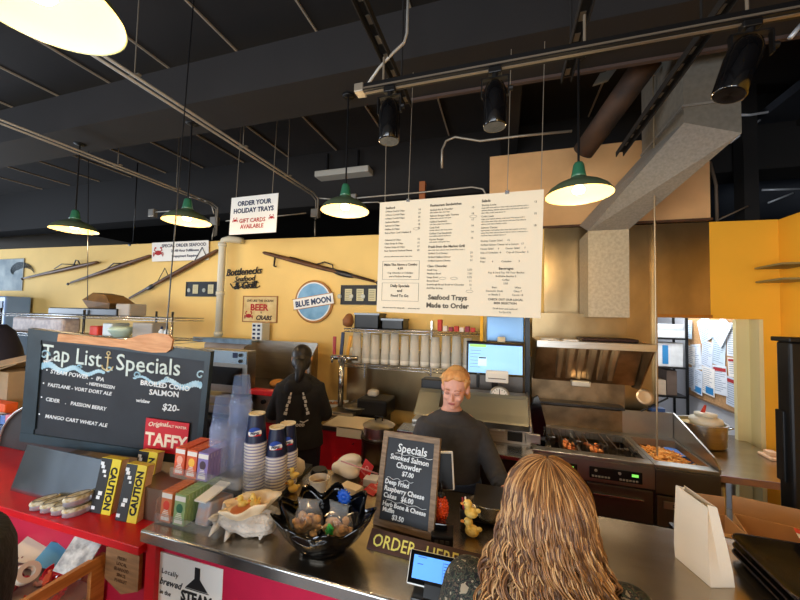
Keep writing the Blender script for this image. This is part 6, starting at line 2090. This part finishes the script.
# kraft cartons behind the trays
for k, (px, py, W_, D_, H_, rz, lab) in enumerate(((742, 511, .20, .20, .16, 0, 'left open kraft carton behind the serving trays'), (778, 513, .26, .22, .15, -14, 'right open kraft carton behind the serving trays'))):
    Yk = 2.10
    p = at(px, py, Y=Yk)
    z_ = .94
    t = thing('kraft_carton', lab, 'carton', (1.02 + .25 * k, Yk + .06, z_ - H_), R(rz))
    b = B()
    b.box(-W_ / 2, W_ / 2, -D_ / 2, D_ / 2, 0, .005)
    b.box(-W_ / 2, -W_ / 2 + .005, -D_ / 2, D_ / 2, 0, H_).box(W_ / 2 - .005, W_ / 2, -D_ / 2, D_ / 2, 0, H_).box(-W_ / 2, W_ / 2, -D_ / 2, -D_ / 2 + .005, 0, H_).box(-W_ / 2, W_ / 2, D_ / 2 - .005, D_ / 2, 0, H_)
    b.build('carton_box', mat('kraft2', '#c9a074', .8, var=.08, vs=3), t, world=False)
    b = B().prism([(-W_ / 2, -D_ / 2, H_), (W_ / 2, -D_ / 2, H_), (W_ / 2, -D_ / 2 - .08, H_ - .05), (-W_ / 2, -D_ / 2 - .08, H_ - .05)], (0, 0, .004))
    b.build('flap', MATS['kraft2'], t, world=False)
    B().box(-W_ / 2 - .0, W_ / 2, D_ / 2, D_ / 2 + .004, H_, H_ + .09).build('flap', MATS['kraft2'], t, world=False)
o = thing('low_stand', 'low steel stand carrying the kraft cartons', 'stand', (1.3, 2.2, 0))
B().box(.93, 1.44, 2.02, 2.42, .745, .778).build('stand_top', DKSTEEL, o)
for x in (.94, 1.42):
    for y_ in (2.05, 2.39):
        B().cyl((x, y_, 0), (x, y_, .745), .016, n=10).build('leg', STEEL, o)


# ================================================================ PEOPLE
def ring(c, rx, ry, t=None, n=20, side=Vector((1, 0, 0))):
    c = Vector(c)
    t = Vector((0, 0, 1)) if t is None else Vector(t).normalized()
    a = (side - t * side.dot(t)).normalized()
    b = t.cross(a)
    return [c + rx * math.cos(2 * PI * k / n) * a + ry * math.sin(2 * PI * k / n) * b for k in range(n)]


def limb(b, pts, rad, n=16):
    """tapered limb with rounded ends through the joints"""
    P_, R_ = [Vector(p) for p in pts], list(rad)
    out, ro = [], []
    for i in range(len(P_) - 1):
        for j in range(6):
            t = j / 6
            out.append(P_[i].lerp(P_[i + 1], t))
            ro.append(R_[i] + (R_[i + 1] - R_[i]) * t)
    out.append(P_[-1])
    ro.append(R_[-1])
    b.tube(out, ro, n)
    for p, r in zip(P_, R_):
        b.ell(p, r, n=14, m=10)


def torso(b, k=0.0, z0=.80, z1=1.52, wide=1.0, lean=0.0):
    prof = [(.78, .155, .105), (.86, .172, .118), (.95, .168, .115), (1.05, .150, .105), (1.14, .150, .108), (1.24, .168, .120), (1.33, .178, .115), (1.38, .165, .098), (1.415, .125, .080), (1.44, .070, .062), (1.47, .052, .054), (1.53, .050, .054)]
    rg = []
    for z, rx, ry in prof:
        if z < z0 - .001 or z > z1 + .001:
            continue
        yl = -lean * max(0, z - .9)
        rg.append(ring((0, yl + (.012 if z > 1.4 else 0), z), rx * wide + k, ry * wide + k, n=28))
    b.loft(rg)


def hand(b, wrist, d, palm_n, s=1.0, left=1):
    """palm, four separate unequal fingers slightly curled and a thumb from the palm's side"""
    wrist = Vector(wrist)
    d = Vector(d).normalized()
    n = (Vector(palm_n) - d * Vector(palm_n).dot(d)).normalized()
    w = d.cross(n) * left
    M3 = Matrix((w, d, n)).transposed().to_4x4()
    b.ell(wrist + d * .045 * s, (.036 * s, .048 * s, .016 * s), M=M3)
    b.tube([wrist - d * .02, wrist + d * .03], [.024 * s, .026 * s], 12)
    for i, (o_, l) in enumerate(((-.027, .066), (-.009, .078), (.010, .072), (.027, .056))):
        p0 = wrist + d * .075 * s + w * o_ * s
        p1 = p0 + (d * .9 + n * .25).normalized() * l * .45 * s
        p2 = p1 + (d * .7 + n * .7).normalized() * l * .32 * s
        p3 = p2 + (d * .4 + n * .9).normalized() * l * .25 * s
        b.tube([p0 - d * .02, p0, p1, p2, p3], [.009 * s, .0095 * s, .0088 * s, .008 * s, .0065 * s], 8)
    p0 = wrist + d * .025 * s - w * .028 * s
    p1 = p0 + (d * .6 - w * .7 + n * .3).normalized() * .035 * s
    p2 = p1 + (d * .9 - w * .2 + n * .4).normalized() * .030 * s
    b.tube([p0, p1, p2], [.012 * s, .011 * s, .0085 * s], 8)


def head(b, HM):
    """skull, face mass, jaw, nose, lips, chin, ears; HM carries local head space (face towards -Y, origin at head centre) to figure space"""
    def e(c, r, rot=(0, 0, 0)):
        b.ell(HM @ Vector(c), r, M=(HM.to_3x3().to_4x4() @ Euler([R(q) for q in rot]).to_matrix().to_4x4()), n=20, m=14)
    e((0, .012, .030), (.076, .094, .084))
    e((0, -.030, -.020), (.062, .058, .075))
    e((0, -.040, -.068), (.044, .042, .034))
    e((0, -.072, -.090), (.020, .017, .016))
    e((0, -.092, -.022), (.011, .016, .026), (12, 0, 0))
    e((0, -.104, -.036), (.014, .012, .010))
    for s in (-1, 1):
        e((s * .034, -.064, -.030), (.024, .022, .020))
        e((s * .028, -.074, .016), (.024, .012, .009))
        e((s * .077, .010, -.008), (.010, .018, .030), (0, s * 8, 0))
    e((0, -.078, -.058), (.024, .012, .007))
    e((0, -.077, -.068), (.020, .012, .008))


def figure(name, label, loc, rz, s, skin, arms, headrot=(0, 0, 0), headoff=(0, 0, 0), lean=0.0, legs=True, wide=1.0):
    t = thing(name, label, 'person', M=Matrix.Translation(Vector(loc)) @ Matrix.Rotation(rz, 4, 'Z') @ Matrix.Diagonal((s, s, s, 1)))
    HM = Matrix.Translation(Vector((0, -.005 - lean * .62, 1.595)) + Vector(headoff)) @ Euler([R(q) for q in headrot]).to_matrix().to_4x4()
    b = B()
    torso(b, 0, wide=wide, lean=lean)
    limb(b, [(0, .012 - lean * .5, 1.44), (0, .0 - lean * .6, 1.53)], (.052, .05))
    head(b, HM)
    for sg in (-1, 1):
        limb(b, [(sg * .085, 0, .86), (sg * .095, -.01, .48), (sg * .10, .012, .09)], (.088, .058, .040))
        b.tube([(sg * .10, .04, .04), (sg * .105, -.06, .035), (sg * .11, -.16, .02)], [.038, .040, .022], 12)
    for (sh, el, wr, hd, pn, sg) in arms:
        limb(b, [sh, el, wr], (.048, .038, .027))
        hand(b, wr, hd, pn, 1.0, sg)
    o = b.build('body', skin, t, world=False)
    bake_remesh(o, .0065, 2)
    return t, HM


def sleeves(b, arms, k, stop=1.0):
    for (sh, el, wr, hd, pn, sg) in arms:
        e2 = Vector(el).lerp(Vector(wr), stop)
        limb(b, [Vector(sh), el, e2], (.042 + k, .040 + k, .033 + k))


def cloth(name, b, m, t, vox=.008, sm=3):
    return bake_remesh(b.build(name, m, t, world=False), vox, sm)


def trousers(t, m, k=.014, z1=.98):
    b = B()
    torso(b, k, .78, .95)
    for sg in (-1, 1):
        limb(b, [(sg * .085, 0, .84), (sg * .095, -.008, .48), (sg * .10, .010, .10)], (.088 + k, .062 + k, .052 + k))
    cloth('trousers', b, m, t)
    for sg in (-1, 1):
        q = B()
        q.tube([(sg * .10, .075, .045), (sg * .10, .04, .05), (sg * .105, -.05, .05), (sg * .11, -.15, .035), (sg * .112, -.19, .03)], [.030, .046, .048, .042, .022], 14)
        q.build('shoe', BLACK, t, world=False, smooth=True)


# cashier, facing the camera, looking down
arms = [((-.160, -.03, 1.335), (-.225, -.02, 1.10), (-.18, -.20, 1.10), (0.3, -1, .1), (0, 0, -1), 1),
        ((.160, -.03, 1.335), (.265, -.08, 1.12), (.33, -.30, 1.075), (.1, -1, -.1), (0, 0, -1), -1)]
csh, HM = figure('cashier', 'person in charcoal sweatshirt with tied strawberry blond hair looking down at counter', (-.295, 2.08, 0), R(4), .965, SKIN, arms, headrot=(12, 4, -8), headoff=(.025, -.035, -.005), lean=.06)
b = B()
torso(b, .022, .86, 1.38, wide=1.04, lean=.06)
b.loft([ring((0, -.03, 1.38), .17, .11, n=28), ring((0, -.028, 1.415), .125, .093, n=28), ring((0, -.024, 1.440), .075, .072, n=28)])
sleeves(b, arms, .020, .42)
cloth('sweatshirt', b, SWEAT, csh)
b = B()
b.lathe([(.062, 0), (.070, .004), (.072, .016), (.066, .022), (.060, .018)], c=(0, -.028, 1.428), n=36)
b.build('neck_band', SWEAT, csh, world=False, smooth=True)
for (sh, el, wr, hd, pn, sg) in arms:
    e2 = Vector(el).lerp(Vector(wr), .42)
    d_ = (Vector(wr) - Vector(el)).normalized()
    B().tube([e2 - d_ * .02, e2 - d_ * .005, e2 + d_ * .012, e2 + d_ * .022], [.056, .060, .058, .050], 18).build('rolled_cuff', SWEAT, csh, world=False, smooth=True)
b = B()
torso(b, .028, .86, 1.05, wide=1.03, lean=.06)
cloth('apron', b, mat('apron_navy', '#2a3a58', .85, bump=.2, bs=80), csh)
trousers(csh, JEANS)


def hp(v):
    return HM @ Vector(v)


def hell(b, c, r, rot=(0, 0, 0), n=18, m=12):
    b.ell(hp(c), r, M=(HM.to_3x3().to_4x4() @ Euler([R(q) for q in rot]).to_matrix().to_4x4()), n=n, m=m)


b = B()
hell(b, (0, .028, .042), (.083, .094, .086))
hell(b, (0, .05, .0), (.078, .072, .075))
hell(b, (-.028, -.030, .094), (.044, .046, .022), (16, -22, 12))
hell(b, (.028, -.030, .096), (.044, .046, .022), (16, 22, -12))
hell(b, (-.030, -.058, .080), (.034, .018, .016), (48, -30, 14))
for sg in (-1, 1):
    hell(b, (sg * .068, -.008, .045), (.013, .034, .046), (0, sg * 10, 0))
hell(b, (.01, .125, .00), (.035, .035, .04))
hell(b, (.055, .10, -.06), (.020, .020, .050), (0, -14, 0))
hb = cloth('hair', b, HAIRR, csh, .006, 1)
b = B()
for i in range(150):
    a = random.uniform(-1.25, 1.25)
    x0 = .080 * math.sin(a)
    pts = []
    for j in range(7):
        t_ = j / 6
        th = R(95 - 118 * t_ * .62)
        yy = .028 - .100 * math.cos(th) * math.cos(a * .8) * (1 if t_ else 1)
        zz4 = .042 + .090 * math.sin(th) * math.cos(a * .85)
        pts.append(hp((x0 * (.55 + .55 * t_) + .012 * math.sin(i + j * .8), yy - .001, zz4)))
    b.tube(pts, [.0022] * 6 + [.0008], 4)
b.build('hair_strands', mat('hair_strand_light', '#d9a868', .5), csh, world=False, smooth=True)
for sg in (-1, 1):
    b = B()
    hell(b, (sg * .029, -.0865, .0015), (.014, .005, .0055))
    b.build('eye', mat('eyelid', '#b9806c', .5), csh, world=False, smooth=True)
    b = B()
    b.tube([hp((sg * .014, -.0905, -.001)), hp((sg * .029, -.0925, -.0042)), hp((sg * .044, -.085, -.001))], .0014, 5)
    b.build('eyelashes', mat('lash', '#3c241b', .6), csh, world=False)
    b = B()
    b.tube([hp((sg * .012, -.0925, .021)), hp((sg * .030, -.092, .026)), hp((sg * .048, -.080, .020))], [.0018, .0026, .001], 6)
    b.build('eyebrow', mat('brow', '#9a6238', .6), csh, world=False, smooth=True)
b = B()
hell(b, (0, -.0885, -.0585), (.021, .005, .0035))
hell(b, (0, -.0875, -.0645), (.018, .005, .0042))
b.build('lips', mat('lips', '#b0605a', .45), csh, world=False, smooth=True)
b = B().tube([hp((-.020, -.0925, -.0612)), hp((0, -.0945, -.0615)), hp((.020, -.0925, -.0612))], .0009, 5)
b.build('lip_line', mat('lip_dark', '#6e3430', .6), csh, world=False)

# cook seen from behind in black hoodie
arms = [((-.150, 0, 1.315), (-.215, -.05, 1.11), (-.14, -.28, 1.10), (.1, -1, 0), (0, 0, -1), 1),
        ((.150, 0, 1.315), (.225, -.06, 1.12), (.18, -.28, 1.08), (-.2, -1, 0), (0, 0, -1), -1)]
ck, HM = figure('cook', 'person seen from behind in black hoodie with white back print at the griddle', (-1.64, 2.54, 0), R(205), .98, SKIN2, arms, headrot=(16, 0, 4), headoff=(0, -.02, -.01), lean=.05)
b = B()
torso(b, .030, .84, 1.38, wide=1.05, lean=.05)
b.loft([ring((0, -.03, 1.38), .185, .125, n=28), ring((0, -.02, 1.42), .135, .105, n=28), ring((0, -.014, 1.455), .085, .085, n=28)])
sleeves(b, arms, .026, 1.0)
b.ell((0, .09, 1.37), (.115, .055, .085)).ell((.0, .05, 1.44), (.10, .07, .045))
cloth('hoodie', b, HOODIE, ck)
trousers(ck, mat('cook_trousers', '#1b1f2b', .85), .020)
b = B()
hell(b, (0, .012, .036), (.086, .102, .092))
hell(b, (0, .040, -.03), (.082, .075, .085))
hell(b, (0, .085, -.05), (.06, .045, .07))
cloth('hair', b, HAIRK, ck, .007, 1)
b = B()
b.tube([hp((0, .11, -.03)), hp((.0, .13, -.10)), hp((.01, .115, -.19)), hp((.015, .10, -.26))], [.036, .040, .032, .012], 12)
for i in range(40):
    a = i * .7
    b.tube([hp((.03 * math.cos(a), .115 + .02 * math.sin(a), -.02)), hp((.042 * math.cos(a), .13 + .03 * math.sin(a), -.11)), hp((.02 * math.cos(a) + .01, .115 + .02 * math.sin(a), -.24))], [.004, .004, .001], 4)
b.build('ponytail', HAIRK, ck, world=False, smooth=True)
# back print: two anchors and fish-like marks with curved text
b = B()
MB = Matrix.Translation((0, .150, 1.215)) @ Matrix.Rotation(PI, 4, 'Z') @ Matrix.Rotation(R(90), 4, 'X')
for sg in (-1, 1):
    for j in range(6):
        b.box(sg * .075 - .012 + .006 * (j % 2), sg * .075 + .014 - .004 * (j % 3), -.075 + .032 * j, -.052 + .032 * j, -.004, .004, M=MB @ Matrix.Rotation(R(sg * 14), 4, 'Z'))
    b.tube([MB @ Vector((sg * .03, -.11, 0)), MB @ Vector((sg * .06, -.118, 0)), MB @ Vector((sg * .095, -.10, -.006))], .005, 5)
b.text('SEAFOOD', MB @ TM(0, -.150, 0), .030, 'CENTER', bold=.001, ext=.004)
b.build('back_print', mat('print_white', '#c9c9c9', .8), ck, world=False)
p = B().box(.04, .10, .155, .160, .905, .92, M=Matrix.Rotation(R(0), 4, 'Z'))
p.build('pocket_tag', WHITE, ck, world=False)

# customer at the counter, seen from behind and above
arms = [((-.172, 0, 1.365), (-.225, -.03, 1.12), (-.10, -.17, 1.15), (.2, -1, 0), (0, 0, -1), 1),
        ((.172, 0, 1.365), (.225, -.03, 1.12), (.10, -.17, 1.15), (-.2, -1, 0), (0, 0, -1), -1)]
CR = 1.0
cu_, HM = figure('customer', 'person with long wavy golden brown hair in dark patterned jacket facing the counter', (.095, .85, 0), R(184), .968, SKIN, arms, headrot=(6, 0, 0), headoff=(0, 0, -.04), lean=.0)
b = B()
torso(b, .022, .80, 1.38, wide=1.02)
b.loft([ring((0, 0, 1.38), .180, .112, n=28), ring((0, .01, 1.42), .13, .095, n=28), ring((0, .012, 1.455), .075, .075, n=28)])
sleeves(b, arms, .022, 1.0)
jk = cloth('patterned_jacket', b, mat('jacket_pattern', '#20241f', .85), cu_)
trousers(cu_, mat('customer_trousers', '#22242a', .85), .014)
# woven floral pattern as a procedural cloth material
m = MATS['jacket_pattern']
nt = m.node_tree
tc = nt.nodes.new('ShaderNodeTexCoord')
n1 = nt.nodes.new('ShaderNodeTexNoise')
n1.inputs['Scale'].default_value = 26
n1.inputs['Distortion'].default_value = 2.5
n2 = nt.nodes.new('ShaderNodeTexVoronoi')
n2.inputs['Scale'].default_value = 48
mx = nt.nodes.new('ShaderNodeMath')
mx.operation = 'MULTIPLY_ADD'
mx.inputs[1].default_value = 1.6
mx2 = nt.nodes.new('ShaderNodeMath')
mx2.operation = 'SUBTRACT'
mx2.inputs[1].default_value = .72
rp = nt.nodes.new('ShaderNodeValToRGB')
cr_ = rp.color_ramp
cr_.interpolation = 'CONSTANT'
cols_ = [(0, '#15181a'), (.36, '#2f3a2e'), (.48, '#5a4a3c'), (.54, '#181a1c'), (.70, '#3f4a3a'), (.78, '#2a1f1f'), (.90, '#8f8470')]
cr_.elements[0].color = lin(cols_[0][1])
cr_.elements[1].position = cols_[1][0]
cr_.elements[1].color = lin(cols_[1][1])
for p_, c in cols_[2:]:
    e_ = cr_.elements.new(p_)
    e_.color = lin(c)
nt.links.new(tc.outputs['Object'], n1.inputs[0])
nt.links.new(tc.outputs['Object'], n2.inputs[0])
nt.links.new(n1.outputs[0], mx.inputs[0])
nt.links.new(n2.outputs['Distance'], mx.inputs[2])
nt.links.new(mx.outputs[0], mx2.inputs[0])
nt.links.new(mx2.outputs[0], rp.inputs[0])
nt.links.new(rp.outputs[0], nt.nodes['Principled BSDF'].inputs['Base Color'])
# hair: a soft inner mass and many wavy locks falling over back and shoulders
b = B()
hell(b, (0, .012, .030), (.080, .104, .094))
hell(b, (0, .030, -.06), (.080, .085, .10))
b.loft([ring((0, .05, 1.50), .088, .085, n=28), ring((0, .085, 1.38), .135, .07, n=28), ring((0, .115, 1.25), .150, .06, n=28), ring((0, .13, 1.12), .13, .045, n=28), ring((0, .13, 1.05), .09, .03, n=28)])
cloth('hair_mass', b, H1, cu_, .008, 3)
rh = random.Random(5)
strands = [B(), B(), B()]
NCL = 150
for c_i in range(NCL):
    a = R(-20 + 220 * (c_i + rh.random()) / NCL)        # azimuth: 90 deg = straight back (+Y local)
    if c_i % 9 == 0:
        a = R(rh.choice((-38, 215)) + rh.uniform(-8, 8))
    ph = rh.uniform(0, 6.28)
    wl_ = rh.uniform(.060, .105)
    am = rh.uniform(.011, .021)
    endz = rh.uniform(1.02, 1.22)
    top_r = rh.uniform(.0, .012)
    for s_i in range(15):
        da = rh.gauss(0, .085)
        lay = rh.uniform(.0, .014)
        pts, rd = [], []
        n_ = 64
        for j in range(n_):
            t_ = j / (n_ - 1)
            if t_ < .22:                                # over the skull
                q = t_ / .22
                th = R(90 - 95 * q)
                rr_ = math.cos(th) if q > .01 else .02
                rr_ = max(rr_, top_r / .1 * (1 - q))
                x = (.080 + lay) * rr_ * math.cos(a + da)
                y_ = .012 + (.106 + lay) * rr_ * math.sin(a + da)
                z = 1.585 + (.096 + lay) * math.sin(th)
                w_ = .25 * q
            else:
                q = (t_ - .22) / .78
                sp = 1 + .74 * min(1, q * 1.9) ** 1.5 - .15 * max(0, q - .6)
                z = 1.577 - (1.577 - endz) * q
                x = (.080 + lay) * sp * math.cos(a + da)
                y_ = .012 + (.106 + lay) * (1 + .12 * min(1, q * 2)) * math.sin(a + da) + .035 * min(1, q * 1.6)
                w_ = .35 + .65 * min(1, q * 3)
            wv = am * w_ * math.sin(2 * PI * z / wl_ + ph)
            wt = am * .9 * w_ * math.cos(2 * PI * z / wl_ + ph + .6 + da * 3)
            x += wv * math.cos(a) - wt * math.sin(a)
            y_ += wv * math.sin(a) + wt * math.cos(a)
            pts.append((x, y_, z))
            rd.append(.0018 * (1 - .7 * max(0, t_ - .55) / .45) * min(1, .35 + t_ * 6))
        strands[0 if rh.random() < .36 else (1 if rh.random() < .6 else 2)].tube(pts, rd, 4)
for b, m, lb in zip(strands, (H1, H2, H3), ('brown', 'honey', 'blond')):
    b.build('hair_locks', m, cu_, world=False, smooth=True, label=lb + ' wavy locks of hair')

# person in black at the left edge
arms = [((-.165, 0, 1.35), (-.22, .02, 1.08), (-.22, -.06, .84), (0, -.1, -1), (1, 0, 0), 1),
        ((.165, 0, 1.35), (.22, .02, 1.08), (.22, -.06, .84), (0, -.1, -1), (-1, 0, 0), -1)]
lp, HM = figure('bystander', 'person in a black coat partly cut off at left edge', (-1.385, .50, 0), R(150), .97, SKIN2, arms)
b = B()
torso(b, .040, .80, 1.38, wide=1.08)
b.loft([ring((0, 0, 1.38), .19, .13, n=28), ring((0, .01, 1.42), .15, .11, n=28), ring((0, .012, 1.46), .09, .09, n=28)])
sleeves(b, arms, .035, .95)
cloth('black_coat', b, COATK, lp)
trousers(lp, mat('bystander_trousers', '#17181c', .85), .016)
b = B()
hell(b, (0, .022, .036), (.086, .098, .092))
cloth('hair', b, HAIRK, lp, .008, 1)
